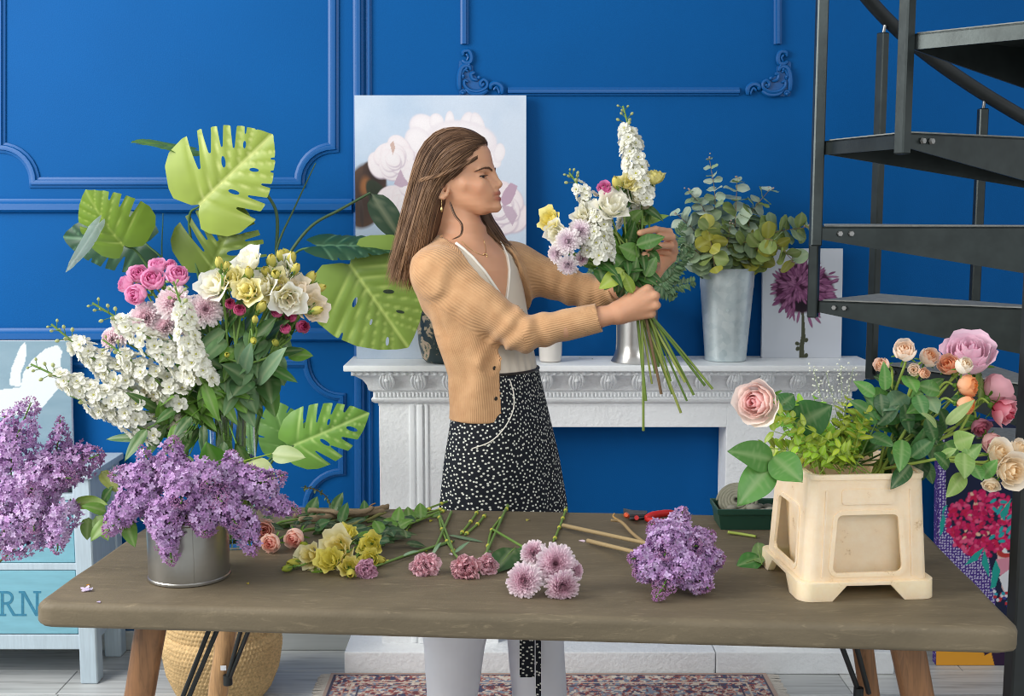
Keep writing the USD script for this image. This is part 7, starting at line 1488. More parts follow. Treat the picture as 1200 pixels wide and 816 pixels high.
f, s, z = hl(V); hd = (z > -.08) & (np.abs(s) < .1) & (f > -.1) & (f < .15)
lipu = np.exp(-(((z + .0115 + .10 * np.abs(s)) / .0052) ** 4 + (s / .0235) ** 4)) * (f > .098); lipl = np.exp(-(((z + .0270 - .10 * np.abs(s)) / .0062) ** 4 + (s / .0215) ** 4)) * (f > .098)
lip = np.clip(lipu + lipl, 0, 1) * hd; col = lerp(col, np.repeat(np.array(lin(178, 98, 84))[None], len(V), 0), .8 * lip) if False else col * (1 - .85 * lip[:, None]) + np.array(lin(158, 80, 68)) * .85 * lip[:, None]
bl = np.exp(-(((f - .082) / .02) ** 2 + ((np.abs(s) - .046) / .02) ** 2 + (z / .018) ** 2)) * hd; col = col * (1 - .25 * bl[:, None]) + np.array(lin(210, 130, 105)) * .25 * bl[:, None]
wo.part('body', (V, F, col), 'skin', smooth=True, tint=True)
# eyes, lashes, brows
tinted('eye', rough=.12, spec=.5); plain('brow_hair', lin(92, 64, 46), rough=.7); plain('lash', lin(30, 22, 20), rough=.6)
for sg in (1, -1):
    c = hp(.0832, sg * .0335, .0270); m = trimesh.creation.icosphere(4, .0148); gz = (HF * .96 - HU * .22 + HR * sg * .05); gz /= np.linalg.norm(gz); a = m.vertices @ gz / .0148
    C = np.where((a > .91)[:, None], lin(16, 12, 10), np.where((a > .76)[:, None], lin(58, 40, 28), lin(206, 192, 182))); wo.part('eyeball', (m.vertices + c, m.faces, C), 'eye', smooth=True, tint=True)
    g = G()
    th = np.linspace(-1.05, 1.12, 22); line = [c + .0160 * (HF * math.cos(t) * .98 + HR * sg * math.sin(t) * .98) + HU * (.0032 + .0009 * math.cos(t) - .0022 * max(0, t - .5)) for t in th]; g.add(*tube(line, .0015, 6))
    for i, t in enumerate(th[3:]):
        d = HF * math.cos(t) + HR * sg * math.sin(t) * 1.2; p = line[i + 3]; g.add(*tube(bez(p, p + d * .005 - HU * .001, p + d * .009 + HU * .002, n=5), np.linspace(.0006, .0001, 5), 4))
    wo.part('eyelashes', g, 'lash', smooth=True)
    g = G(); r = rnd(9)
    S_ = spline([hp(.1075, sg * .012, .0435), hp(.1060, sg * .025, .0485), hp(.0950, sg * .041, .0480), hp(.080, sg * .0560, .0400)], 60)
    for i in range(60):
        dd = HF * (1 - i / 90) + HR * sg * (i / 70); dd /= np.linalg.norm(dd); p = S_[i] + dd * .03
        for _ in range(90):
            if BF(p[None])[0] < .0004: break
            p = p - dd * .0006
        S_[i] = p + dd * .0006
    for k in range(120):
        i = int(r.integers(0, 56)); wdt = .0032 * (1 - i / 75); p = S_[i] + HU * r.uniform(-wdt, wdt) * .8 + HF * .0012; d = S_[min(i + 4, 59)] - S_[i]; d /= np.linalg.norm(d)
        q = p + d * .010 + HU * .0015; g.add(*tube([p, (p + q) / 2 + HF * .0008, q], [.0007, .0007, .0002], 4))
    wo.part('eyebrow', g, 'brow_hair', smooth=True)

# ---- clothes
def arm_uv(P):                           # nearest sleeve or the trunk, for the direction of the ribs
    segs = [(S1, E1), (E1, W1), (S2, E2), (E2, W2)]; best = np.full(len(P), 1e9); uv = np.zeros((len(P), 3))
    for a, b in segs:
        ab = b - a; t = np.clip(((P - a) @ ab) / (ab @ ab), 0, 1); c = a + t[:, None] * ab; d = np.linalg.norm(P - c, axis=1); B = frame(ab); l = (P - c) @ B
        m = (d < best) & (d < .085); best = np.where(m, d, best); uv[m] = np.stack([l[m, 0] / .05, l[m, 1] / .05, np.full(m.sum(), 46.)], 1)
    x, y = tor(P[:, 2]); dx, dy = P[:, 0] - x, P[:, 1] - y; s = dx * TR[0] + dy * TR[1]; t = dx * TF[0] + dy * TF[1]
    m = best > .075; uv[m] = np.stack([s[m] / .16, t[m] / .11, np.full(m.sum(), 140.)], 1); return uv
MAT('camel_knit', {'a': ('attribute', {'attribute': 'rib'}), 's': ('separate_xyz', {}), 'at': ('math', {'math_type': 'arctan2'}), 'm': ('math', {'math_type': 'multiply'}), 'sn': ('math', {'math_type': 'sine'}), 'tc': ('texture_coordinate', {}), 'w': ('wave_texture', {'scale': 120, 'distortion': 0, 'bands_direction': 'z'}),
    'n': ('noise_texture', {'scale': 600, 'detail': 2}), 'ad': ('math', {'math_type': 'multiply_add', 'value2': .5}), 'bp': ('bump', {'strength': .38, 'distance': .0014}), 'n2': ('noise_texture', {'scale': 30, 'detail': 4}), 'rp': ('rgb_ramp', {'ramp': [(.3, lin(188, 144, 104)), (.7, lin(204, 161, 119))]}),
    'p': ('principled_bsdf', {'roughness': .9, 'specular_ior_level': .15, 'sheen_weight': .25, 'sheen_roughness': .4})},
    [('a.vector', 's.vector'), ('s.x', 'at.value1'), ('s.y', 'at.value2'), ('at.value', 'm.value1'), ('s.z', 'm.value2'), ('m.value', 'sn.value1'), ('tc.object', 'n.vector'), ('tc.object', 'n2.vector'), ('n.fac', 'ad.value1'), ('sn.value', 'ad.value3'), ('ad.value', 'bp.height'), ('bp.normal', 'p.normal'), ('n2.fac', 'rp.fac'), ('rp.color', 'p.base_color')], 'p.BSDF')
plain('cream_satin', lin(222, 210, 192), rough=.42, spec=.4, noise=.06, nscale=10, bump=.12, bscale=300, bdist=.0006, sheen_weight=.2)
plain('ivory_trim', lin(236, 230, 218), rough=.35, spec=.5)
MAT('dotted_cloth', {'tc': ('texture_coordinate', {}), 'a': ('attribute', {'attribute': 'cloth'}), 'mp': ('mapping', {'scale': (1, 1.3, 1), 'rotation': (0, 0, .5)}), 'v': ('voronoi_texture', {'dimensions': '2D', 'scale': 70, 'randomness': .75}), 'r': ('rgb_ramp', {'ramp': [(.195, lin(214, 214, 204)), (.235, lin(20, 24, 32))]}), 'p': ('principled_bsdf', {'roughness': .75, 'specular_ior_level': .25})},
    [('a.vector', 'mp.vector'), ('mp.vector', 'v.vector'), ('v.distance', 'r.fac'), ('r.color', 'p.base_color')], 'p.BSDF')
plain('pale_trousers', lin(236, 238, 243), rough=.8, noise=.05, nscale=12, bump=.15, bscale=400, bdist=.0006)
def cloth_uv(P):
    x, y = tor(P[:, 2]); dx, dy = P[:, 0] - x, P[:, 1] - y; s = dx * TR[0] + dy * TR[1]; t = dx * TF[0] + dy * TF[1]; th = np.arctan2(s, t)
    return np.stack([th * .165, P[:, 2], 0 * th], 1)
def loc(P):
    x, y = tor(P[:, 2]); dx, dy = P[:, 0] - x, P[:, 1] - y; return dx * TR[0] + dy * TR[1], dx * TF[0] + dy * TF[1]
# blouse: over the chest, open in a V to the point above the waist
bl_t = torso_fn(BA, BB, grow=.006, top=1.425, bot=1.04)
def blouse(P):
    s, t = loc(P); z = P[:, 2]; d = bl_t(P)
    for S in (S1, S2): d = smin(d, seg(P, S + [0, 0, -.004], S + np.array([0, 0, -.02]), .052, .052), .03)
    d = d + .0014 * np.sin(19 * np.arctan2(s, t) + 12 * z + 4 * vnoise(P * 12, 4)) * np.clip((1.2 - z) / .1, 0, 1)
    wv = np.interp(z, [1.255, 1.30, 1.36, 1.42], [0, .026, .058, .086]); v = np.where((t > -.02) & (z > 1.25), np.abs(s) - wv, 1.)
    return np.maximum(np.maximum(d, -v), -(t + .03) * 0 - 1)
V, F = biggest(*isomesh(blouse, (-.36, 2.95, 1.02), (.25, 3.45, 1.45), .0032, 2, 2.0)); V = relax(V, F, 1)
bo = wo.part('blouse', (V, F), 'cream_satin', smooth=True)
g = G()
for sg in (1, -1):
    zz = np.linspace(1.258, 1.412, 22); pts = []
    for z in zz:
        wv = np.interp(z, [1.255, 1.30, 1.36, 1.42], [0, .026, .058, .086]); x, y = tor(z); a, b = np.interp(z, *BA) + .0075, np.interp(z, *BB) + .0075; t = b * math.sqrt(max(.02, 1 - (wv / a) ** 2)); p = np.array([x, y, z]) + TR * sg * wv + TF * t
        for _ in range(12):
            dv = BF(p[None])[0]
            if dv > .004: break
            p = p + TF * .003
        pts.append(p)
    g = G().add(*tube(np.array(pts), .0045 if sg > 0 else .0022, 8)); wo.part('neck_trim', g, 'ivory_trim', smooth=True, parent=bo, label='shiny ivory edge of the blouse neckline')
# cardigan
CG = .017
card_t = torso_fn((BA[0], [a + .004 + .008 * (z < 1.1) for z, a in zip(*BA)]), BB, grow=CG, top=1.428, bot=.955)
cut1, cut2 = lerp(E1, W1, .80), lerp(E2, W2, .36)
d1, d2 = (W1 - E1) / np.linalg.norm(W1 - E1), (W2 - E2) / np.linalg.norm(W2 - E2)
def folds(P):
    """Soft creases: across the arms at elbow and shoulder, slanting at the back of the waist."""
    o = np.zeros(len(P))
    for a, b, q, amp, fr, wid in ((S1, E1, .90, .0042, 120, .050), (E1, W1, .15, .0042, 110, .055), (S1, E1, .2, .0030, 90, .06), (S2, E2, .8, .0032, 120, .08), (E2, W2, .3, .0036, 150, .06)):
        ab = (b - a); L = np.linalg.norm(ab); ab = ab / L; c = a + ab * L * q; rel = P - c; al = rel @ ab; B = frame(ab); ang = np.arctan2(rel @ B[:, 1], rel @ B[:, 0])
        o += amp * np.sin(al * fr + 1.6 * np.sin(ang + q * 9) + vnoise(P * 14, 5) * 4) * (.35 + .9 * vnoise(P * 17, 8)) * np.exp(-(al / wid) ** 2) * (np.linalg.norm(rel, axis=1) < .14)
    s, t = loc(P); th = np.arctan2(s, t)
    o += .0042 * np.sin(9 * th + 5 * P[:, 2] + vnoise(P * 7, 2) * 4) * np.clip((1.25 - P[:, 2]) / .15, 0, 1) * np.clip((P[:, 2] - .94) / .10, 0, 1)
    o += .0028 * np.sin(62 * (P[:, 2] * .8 + s * .55)) * np.exp(-((P[:, 2] - 1.20) / .06) ** 2) * (t < .02) * (s > -.02)
    return o
def cardigan(P):
    s, t = loc(P); z = P[:, 2]; d = card_t(P); nbx = np.array([-.126, 3.205, 1.405])
    for S, sg in ((S1, 1), (S2, -1)): d = smin(d, seg(P, nbx + TR * sg * .066 + [0, 0, -.012], S + np.array([0, 0, .004]), .031, .048), .03)
    a1 = smin(seg(P, S1, lerp(S1, E1, .5), .052, .050), smin(seg(P, lerp(S1, E1, .5), E1, .052, .045), seg(P, E1, W1, .045, .0345), .02), .02); a1 = np.maximum(a1, (P - cut1) @ d1)
    a2 = smin(seg(P, S2, E2, .058, .046), seg(P, E2, W2, .044, .034), .02); a2 = np.maximum(a2, (P - cut2) @ d2)
    d = smin(smin(d, a1, .05), a2, .05) + folds(P)
    for a, b, ra, rb in ((E1, W1, .034, .029), (E2, W2, .033, .028)): d = np.maximum(d, -seg(P, lerp(a, b, .20 if a is E2 else .6), b, ra, rb)) 
    sn = np.interp(z, [.95, .99, 1.07, 1.25, 1.29, 1.33, 1.38, 1.43], [.082, .080, .072, .048, .056, .084, .092, .090]); sf = np.interp(z, [.95, 1.07, 1.29, 1.33, 1.43], [-.24, -.24, -.12, -.10, -.088])
    op = np.where((t > .0) & (z < 1.45), np.maximum(s - sn, sf - s), 1.); near = (np.linalg.norm(P - S1, axis=1) < 0)
    arms = np.minimum(np.minimum(seg(P, lerp(S1, E1, .2), E1, .058, .05), seg(P, E1, W1, .056, .05)), np.minimum(seg(P, lerp(S2, E2, .35), E2, .055, .05), seg(P, E2, W2, .055, .05)))
    d = np.where(arms > .0, np.maximum(d, -op), d)
    return np.maximum(d, -(bl_t(P) + .004))
V, F = biggest(*isomesh(cardigan, (-.40, 2.90, .93), (.45, 3.48, 1.47), .0034, 2, 2.2)); V = relax(V, F, 1)
ca = wo.part('cardigan', (V, F), 'camel_knit', smooth=True, prim={'rib': arm_uv(V)}, label='camel ribbed knit cardigan')
def surf(fn, z, s_, out=.0):             # a point on the front of a garment at height z and offset s_
    x, y = tor(z); p = np.array([x, y, z]) + TR * s_ + TF * .22
    for _ in range(160):
        v = fn(p[None])[0]
        if v < .0006: break
        p = p - TF * max(.0006, min(.004, v * .6))
    return p + TF * out
plain('dark_button', lin(40, 34, 30), rough=.4)
for z in (1.095, 1.018): p = surf(cardigan, z, np.interp(z, [.99, 1.25], [.094, .066]), .001); V, F = lathe([(0, -.0015), (.0048, -.0015), (.0055, 0), (.0045, .0012), (0, .0008)], 14); wo.part('button', (V @ frame(TF).T + p, F), 'dark_button', smooth=40, parent=ca)
# apron skirt, seam cord, hanging ties
SA = ([.42, .70, .84, .99, 1.05, 1.08], [.205, .190, .172, .143, .133, .130]); SB = ([.42, .70, .84, .99, 1.05, 1.08], [.160, .150, .132, .102, .095, .092])
skirt = torso_fn(SA, SB, grow=0, top=1.078, bot=.46, rip=lambda th, z: 1 + .022 * np.sin(7 * th + 1.5 + 1.5 * np.sin(3 * th)) * np.clip((1.02 - z) / .3, 0, 1) + .010 * np.sin(13 * th) * np.clip((1.0 - z) / .25, 0, 1))
V, F = isomesh(skirt, (-.36, 2.85, .44), (.32, 3.42, 1.10), .0045, 2, 2.0); V = relax(V, F, 1)
sk = wo.part('apron_skirt', (V, F), 'dotted_cloth', smooth=True, prim={'cloth': cloth_uv(V)}, label='black apron skirt with small white dots')
def onskirt(px, py):
    for Y in np.arange(2.85, 3.3, .002):
        p = at(px, py, Y)
        if skirt(p[None])[0] < .0008: return p + np.array([0, -.0012, 0])
    return at(px, py, 3.05)
wo.part('seam_cord', tube([onskirt(x, y) for x, y in spline([(597, 444), (602, 462), (601, 482), (590, 503), (574, 518), (553, 526)], 26)], .0016, 7), 'ivory_trim', smooth=True, parent=sk, label='cream cord edging the pocket')
wo.part('waistband', tube([np.array([*tor(1.078), 1.076]) + TR * (np.interp(1.078, *SA) + .0015) * math.sin(t) + TF * (np.interp(1.078, *SB) + .0015) * math.cos(t) for t in np.linspace(0, 2 * PI, 60)], .004, 6, False), 'dark_button', smooth=True, parent=sk)
def tie(px0, px1, y0, y1, Y):
    g = G(); ys = np.linspace(y0, y1, 14); L, R_ = [], []
    for i, y in enumerate(ys): w = .004 * math.sin(i * .8); L.append(at(px0, y, Y + w)); R_.append(at(px1, y, Y - w))
    A = np.array(L + R_); n = len(L); f = np.array([[i, i + 1, n + i + 1, n + i] for i in range(n - 1)]); th = np.array([0, .0025, 0]); V = np.vstack([A, A + th]); m = 2 * n
    f2 = [[*q] for q in f] + [[q[3] + m, q[2] + m, q[1] + m, q[0] + m] for q in f]
    for i in range(n - 1): f2 += [[i, m + i, m + i + 1, i + 1], [n + i, n + i + 1, m + n + i + 1, m + n + i]]
    f2 += [[0, n, m + n, m], [n - 1, m + n - 1, m + 2 * n - 1, 2 * n - 1]]
    return V, np.vstack([np.array(f2)[:, [0, 1, 2]], np.array(f2)[:, [0, 2, 3]]])
for a in ((609, 626.5, 662, 794, 3.035), (628, 634, 660, 850, 3.03)): V, F = tie(*a); wo.part('apron_tie', (V, F), 'dotted_cloth', smooth=30 if False else False, prim={'cloth': np.stack([V[:, 0], V[:, 2], 0 * V[:, 0]], 1)}, parent=sk, label='dotted tie hanging down the front')
# trousers and shoes
def trousers(P):
    d = np.full(len(P), .06)
    for a, b, c in ((np.array([-.075, 3.11, .83]), np.array([-.152, 3.10, .40]), np.array([-.168, 3.085, .055])), (np.array([.015, 3.165, .83]), np.array([.060, 3.155, .40]), np.array([.082, 3.16, .055]))):
        near = a[0] < 0; r0, r1, r2 = (.078, .088, .056) if near else (.078, .078, .074)
        q = smin(seg(P, a, b, r0, r1), seg(P, b, c, r1, r2), .02); q = np.maximum(q, c[2] - P[:, 2]); d = smin(d, q, .02) if not near else np.minimum(d, q)
    return np.maximum(d, P[:, 2] - .90) + .003 * np.sin(P[:, 2] * 40 + P[:, 0] * 60) * np.clip((.3 - P[:, 2]) / .2, 0, 1)
V, F = isomesh(trousers, (-.36, 2.85, .03), (.32, 3.42, .93), .005, 2, 2.0); V = relax(V, F, 1)
tr_ = wo.part('trousers', (V, F), 'pale_trousers', smooth=True, label='wide pale trousers')
for x0_, Yq, pts in ((0, 3.02, [(511, 735), (506, 816)]),): wo.part('side_seam', tube([at(x, y, Yq - .002) + np.array([0, .0, 0]) for x, y in spline([(511, 700), (508, 760), (506, 830)], 10)], .0008, 5), 'dark_button', smooth=True, parent=tr_) if False else None
plain('shoe_leather', lin(120, 84, 60), rough=.5)
for a in ((-.165, 3.085, .0), (.085, 3.165, .0)):
    a = np.array(a); FS = Field().cap(a + [0, 0, .045], a + TF * .02 + [0, 0, .04], .044, .044, .02).cap(a + TF * .03 + [0, 0, .032], a + TF * .16 + [0, 0, .024], .042, .030, .02)
    fnS = lambda P, FS=FS: np.maximum(FS(P), np.maximum(.002 - P[:, 2], P[:, 2] - .075)); V, F = isomesh(fnS, a + [-.08, -.22, 0], a + [.22, .1, .1], .005, 1, 2.); wo.part('shoe', (V, F), 'shoe_leather', smooth=40)
# jewellery
plain('fine_gold', lin(206, 176, 120), rough=.25, metal=1.0)
def onskin(px, py):
    for Y in np.arange(2.95, 3.4, .0015):
        p = at(px, py, Y)
        if BF(p[None])[0] < .0008: return p + np.array([0, -.0012, 0])
    return at(px, py, 3.1)
nk = wo.part('necklace', tube(np.array([onskin(x, y) for x, y in spline([(541, 283), (550, 291), (560, 297), (568, 299), (569, 290), (567, 281)], 24)]), .0007, 5), 'fine_gold', smooth=True, label='thin necklace chain')
p = onskin(568.5, 298); wo.part('pendant', trimesh.Trimesh(*(lambda q: (q[0] + p + [0, -.003, -.004], q[1]))(tube([np.array([.0055 * math.cos(a), 0, .0055 * math.sin(a)]) for a in np.linspace(0, 2 * PI, 20)], .0015, 6)), process=False), 'fine_gold', smooth=True, parent=nk, label='small ring pendant')
e = hp(-.001, .075, -.027); wo.part('earring', merge([(*tube([e, e + [0, -.002, -.006], e + [0, -.002, -.016]], .0006, 5), None), (*lathe([(0, -.032), (.003, -.029), (.0038, -.024), (.002, -.018), (0, -.016)], 10, e), None)]), 'fine_gold', smooth=True, label='small drop earring')
wd = (W2 - E2) / np.linalg.norm(W2 - E2); Bq = frame(wd); cb = W2 - wd * .012; g = G()
for k in range(22): a = k * 2 * PI / 22; m = trimesh.creation.icosphere(1, .0024); m.apply_translation(cb + Bq @ np.array([.0275 * math.cos(a), .0275 * math.sin(a), .008 * math.cos(a)])); g.tm(m)
wo.part('bracelet', g, 'fine_gold', smooth=True, kind='stuff', label='beaded bracelet on the far wrist')
# ---- hair
MAT('hair', {'a': ('attribute', {'attribute': 'tint'}), 'p': ('principled_bsdf', {'roughness': .55, 'specular_ior_level': .3})}, [('a.color', 'p.base_color')], 'p.BSDF')
HC = np.array(lin(102, 74, 54)); HC2 = np.array(lin(168, 132, 100)); HC0 = np.array(lin(54, 38, 29))
def hairmass(P):
    f, s, z = hl(P)
    cap_ = (np.sqrt(((f - .012) / .101) ** 2 + (s / .0835) ** 2 + ((z - .062) / .093) ** 2) - 1) * .088
    hairline = np.interp(z, [-.1, -.03, .0, .03, .06, .085, .105, .12, .2], [-.03, -.022, -.014, .002, .030, .058, .082, .096, .12])
    d = np.maximum(cap_, (f - hairline) * .9); d = np.maximum(d, -(z + .045))
    mass = smin(seg(P, at(511, 200, 3.20), at(500, 250, 3.21), .052, .048), smin(seg(P, at(500, 250, 3.21), at(484, 300, 3.21), .048, .040), seg(P, at(484, 300, 3.21), at(475, 326, 3.20), .040, .008), .03), .03)
    mass = smin(mass, seg(P, at(508, 228, 3.155), at(488, 300, 3.165), .036, .032), .03)
    d = smin(d, mass, .03)
    mass = smin(mass, smin(seg(P, at(519, 226, 3.135), at(512, 262, 3.15), .016, .022), seg(P, at(512, 262, 3.15), at(500, 296, 3.165), .022, .020), .02), .02)
    far = smin(seg(P, at(553, 238, 3.30), at(575, 276, 3.275), .036, .028), smin(seg(P, at(575, 276, 3.275), at(596, 298, 3.255), .028, .022), seg(P, at(596, 298, 3.255), at(606, 314, 3.25), .020, .005), .02), .02)
    return smin(d, far, .02) 
V, F = isomesh(hairmass, (-.45, 3.0, 1.22), (.10, 3.45, 1.76), .0036, 2, 2.2); V = relax(V, F, 1)
n_ = fbm(np.stack([V[:, 0] * 90 + V[:, 2] * 25, V[:, 1] * 90, V[:, 2] * 8], -1), 3, 2)
hr = wo.part('hair', (V, F, lerp(HC0, HC, n_)), 'hair', smooth=True, tint=True, label='long straight brown hair falling down the back')
guides = [  # (px, py, head-side depth) from the hairline back and down
    [(566, 172, 3.165), (556, 184, 3.125), (536, 204, 3.105), (516, 222, 3.100), (505, 250, 3.110), (498, 285, 3.125), (491, 322, 3.14), (486, 346, 3.15)],
    [(567, 168, 3.17), (552, 172, 3.120), (526, 188, 3.095), (507, 215, 3.092), (496, 250, 3.105), (488, 290, 3.125), (481, 325, 3.14), (478, 346, 3.15)],
    [(567, 165, 3.175), (546, 161, 3.130), (518, 172, 3.100), (500, 205, 3.096), (488, 245, 3.110), (478, 285, 3.13), (471, 318, 3.15), (466, 342, 3.16)],
    [(566, 162, 3.185), (540, 153, 3.150), (510, 164, 3.130), (492, 200, 3.130), (481, 245, 3.14), (471, 288, 3.16), (464, 318, 3.17), (459, 338, 3.18)],
    [(563, 161, 3.200), (534, 150, 3.195), (505, 159, 3.195), (487, 195, 3.20), (476, 245, 3.20), (467, 288, 3.20), (461, 315, 3.20), (456, 332, 3.20)]]
GP = np.array([[at(*q) for q in g_] for g_ in guides]); GS_ = np.array([spline(g_, 20) for g_ in GP])
for g_ in GS_:                           # lay the guides on the hair's own surface
    for i, p in enumerate(g_):
        d = (p - EYE) / np.linalg.norm(p - EYE); tt = np.arange(-.09, .06, .0012); q = p + d * tt[:, None]; w_ = np.nonzero(hairmass(q) < .0008)[0]
        if len(w_): g_[i] = q[w_[0]] + HR * .0015
GS_[:, 1:-1] = (GS_[:, :-2] + 2 * GS_[:, 1:-1] + GS_[:, 2:]) / 4
r = rnd(31)
def strands(name, n, make, seed, label=None):
    r = rnd(seed); g = G()
    for k in range(n):
        c, w, t0 = make(r); m = len(c); u = np.linspace(0, 1, m); rad = w * np.minimum(1, (1 - u) * 5 + .15) * np.minimum(1, u * 8 + .2); V_, F_ = tube(c, rad, 3, False)
        tone = float(vnoise(np.array([[c[m // 3] @ HR * 150, (c[m // 3] @ HF + c[m // 3] @ HU) * 60, 0.]]), 6)[0]) * .75 + r.uniform(-.1, .35); cc = lerp(lerp(HC0, HC, np.clip(.1 + tone + u * .5, 0, 1)), HC2, np.clip(u * .9 + (tone - .62) * 1.5, 0, 1)); g.add(V_, F_, np.clip(np.repeat(cc, 3, 0), 0, 1))
    return wo.part(name, g, 'hair', smooth=True, tint=True, parent=hr, kind='stuff', label=label)
def mk_side(r):
    q = r.uniform(0, 1) ** .9 * (len(GS_) - 1.001); i = int(q); t = q - i; c = GS_[i] * (1 - t) + GS_[i + 1] * t; u = np.linspace(0, 1, len(c))[:, None]
    c = c + r.normal(size=3) * .0028 * (.4 + 3.2 * u ** 2) + np.array([.003 * r.normal(), 0, 0]) * np.sin(u * r.uniform(4, 9) + r.uniform(0, 6)) * 1.2; c = c + np.array([0, r.uniform(-.002, .014), 0])
    e = int(len(c) * r.uniform(.72, 1.0)); return c[:max(e, 10)], r.uniform(.0005, .0010), 0
strands('hair_strand', 2900, mk_side, 41, 'fine strands combed back from the forehead')
FG = spline([at(550, 225, 3.29), at(562, 256, 3.275), at(578, 281, 3.245), at(597, 300, 3.225), at(614, 326, 3.22)], 18)
def mk_far(r):
    u = np.linspace(0, 1, 18)[:, None]; c = FG + (np.array([r.normal() * .010, r.normal() * .010, r.normal() * .012])) * (1 - .4 * u) + r.normal(size=3) * .002; return c[:int(r.integers(14, 19))], r.uniform(.0006, .0012), 0
strands('hair_strand', 320, mk_far, 42, 'dark lock falling over the far shoulder')
tw = spline([at(560, 184, 3.118), at(544, 193, 3.097), (at(522, 203, 3.083)), at(505, 208, 3.083), at(490, 212, 3.10)], 40)
def mk_tw(r):
    a0 = r.uniform(0, 2 * PI); u = np.linspace(0, 1, 40); R = .0045; o = np.stack([0 * u, np.cos(a0 + u * 16) * R, np.sin(a0 + u * 16) * R], 1); return tw + o, .0014, 0
strands('twisted_lock', 26, mk_tw, 43, 'twisted lock pinned back above the ear')
lk = spline([at(527, 236, 3.10), at(533, 252, 3.085), at(541, 263, 3.08), at(540, 275, 3.08), at(530, 281, 3.085)], 20)
def mk_lk(r): return lk + r.normal(size=3) * .0016, .0007, 0
strands('loose_strand', 9, mk_lk, 44, 'loose curl beside the neck')
# ================================================================ the bouquet in her hands
FI = at(750, 352, 3.028)                 # inside the closed hand
def grip(k): a = k * 2.4; return FI + np.array([.011 * math.cos(a), .010 * math.sin(a), 0])
GB = 'bouquet held by the woman'
STC = [lin(112, 136, 60), lin(128, 148, 70), lin(96, 124, 56), lin(150, 160, 84)]
def tail(t, k, end, Y=3.03, c=None, w=.0032):
    g_ = grip(k); e = at(*end, Y); t.part('lower_stem', stemtube([g_ + np.array([0, 0, .03]), g_, lerp(g_, e, .5) + np.array([.002, 0, 0]), e], w, w * 1.1, c if c is not None else STC[k % 4]), 'stem', smooth=True, tint=True)
def bstock(label, tip, base, Y, R, n, seed, end, buds=8, fl=.016, lv=5, c=WHITE):
    T_, B_ = at(*tip, Y), at(*base, Y + .01); m = grip(seed) + np.array([0, 0, .03]); t = stock(label, T_, B_, m, 0, R, n, seed, GB, buds, fl, c=c); tail(t, seed, end)
    add_leaves(t, stem_leaves([B_, lerp(B_, m, .5), m], np.linspace(.1, .8, lv), .07, .012, seed, c=DKGREEN)); return t
bstock('tallest white stock of the held bouquet with bud tip above all', (730, 124), (752, 232), 3.02, .030, 40, 201, (754, 505), buds=8, fl=.023)
bstock('large white stock hanging at the left of the held bouquet', (704, 236), (700, 304), 2.98, .036, 48, 202, (772, 430), buds=0, fl=.023)
bstock('white stock with green bud tip at the upper left of the held bouquet', (667, 202), (708, 262), 3.00, .025, 20, 203, (798, 484), buds=9, fl=.019)
bstock('white stock half hidden behind the cream lisianthus of the held bouquet', (742, 216), (738, 268), 3.05, .028, 22, 204, (813, 463), buds=0, fl=.02)
def bspray(name, label, specs, kind, seed, end, joint, Y=3.0, lv=5, ll=.06, lw=.014, lc=DKGREEN):
    bl = []; r = rnd(seed)
    for k, (x, y, Y_, rp, o) in enumerate(specs): p = at(x, y, Y_); bl.append(kind(p, rp * Y_ / 1400, o.get('d', (r.uniform(-.5, .3), -1, r.uniform(.1, .7))), o, seed * 20 + k))
    J = at(*joint); m = grip(seed) + np.array([0, 0, .03]); t = bloom_spray(name, label, 'flower', bl, J, m, STC[seed % 4], GB, leaves=stem_leaves([J, lerp(J, m, .5), m], np.linspace(.05, .9, lv), ll, lw, seed, c=lc)); tail(t, seed, end); return t
bspray('lisianthus', 'cream lisianthus open widest in the middle of the held bouquet', [(717, 241, 2.97, 19, {**cw, 'c0': lin(252, 250, 238), 'c': lin(250, 247, 236), 'd': (.3, -.8, .6)}), (735, 214, 3.0, 11, {**cy, 'd': (.2, -.8, .6)}), (723, 215, 2.99, 9, B(lin(238, 224, 130), d=(-.3, -.5, .8)))], k_lis, 205, (835, 456), (735, 290, 3.01))
bspray('lisianthus', 'upright yellow lisianthus cup at the right of the held bouquet', [(767, 208, 3.02, 12, {'c0': lin(240, 232, 150), 'c': lin(240, 230, 160), 'open': .15, 'd': (.05, -.3, 1)}), (748, 232, 3.01, 11, {**cw, 'd': (.2, -.8, .6)}), (757, 240, 3.02, 8, B(lin(236, 214, 196), d=(.3, -.6, .7)))], k_lis, 206, (826, 452), (758, 292, 3.03))
bspray('lisianthus', 'yellow lisianthus furthest left of the held bouquet', [(645, 258, 3.0, 13, {'c0': lin(236, 222, 120), 'c': lin(242, 230, 150), 'd': (-.8, -.8, .4)}), (651, 274, 2.98, 12, {**cw, 'd': (-.5, -1, 0)}), (684, 252, 2.99, 11, {**cw, 'd': (-.3, -1, .5)})], k_lis, 207, (780, 440), (700, 308, 3.0))
lp = dict(ci=lin(236, 206, 228), co=lin(250, 234, 244))
bspray('chrysanthemum', 'pale lilac pink chrysanthemums hanging at the left of the held bouquet', [(667, 283, 2.96, 17, {**lp, 'd': (-.5, -1, .1)}), (680, 272, 2.98, 16, {**lp, 'd': (-.1, -1, .5)}), (654, 297, 2.98, 13, {**lp, 'd': (-.8, -.8, -.2)}), (666, 309, 2.97, 14, {**lp, 'd': (-.3, -1, -.6)}), (681, 303, 2.99, 9, {**lp, 'ci': lin(206, 130, 180), 'd': (.2, -1, -.3)})], k_mum, 208, (788, 462), (700, 312, 2.99), lv=6, ll=.05, lw=.016)
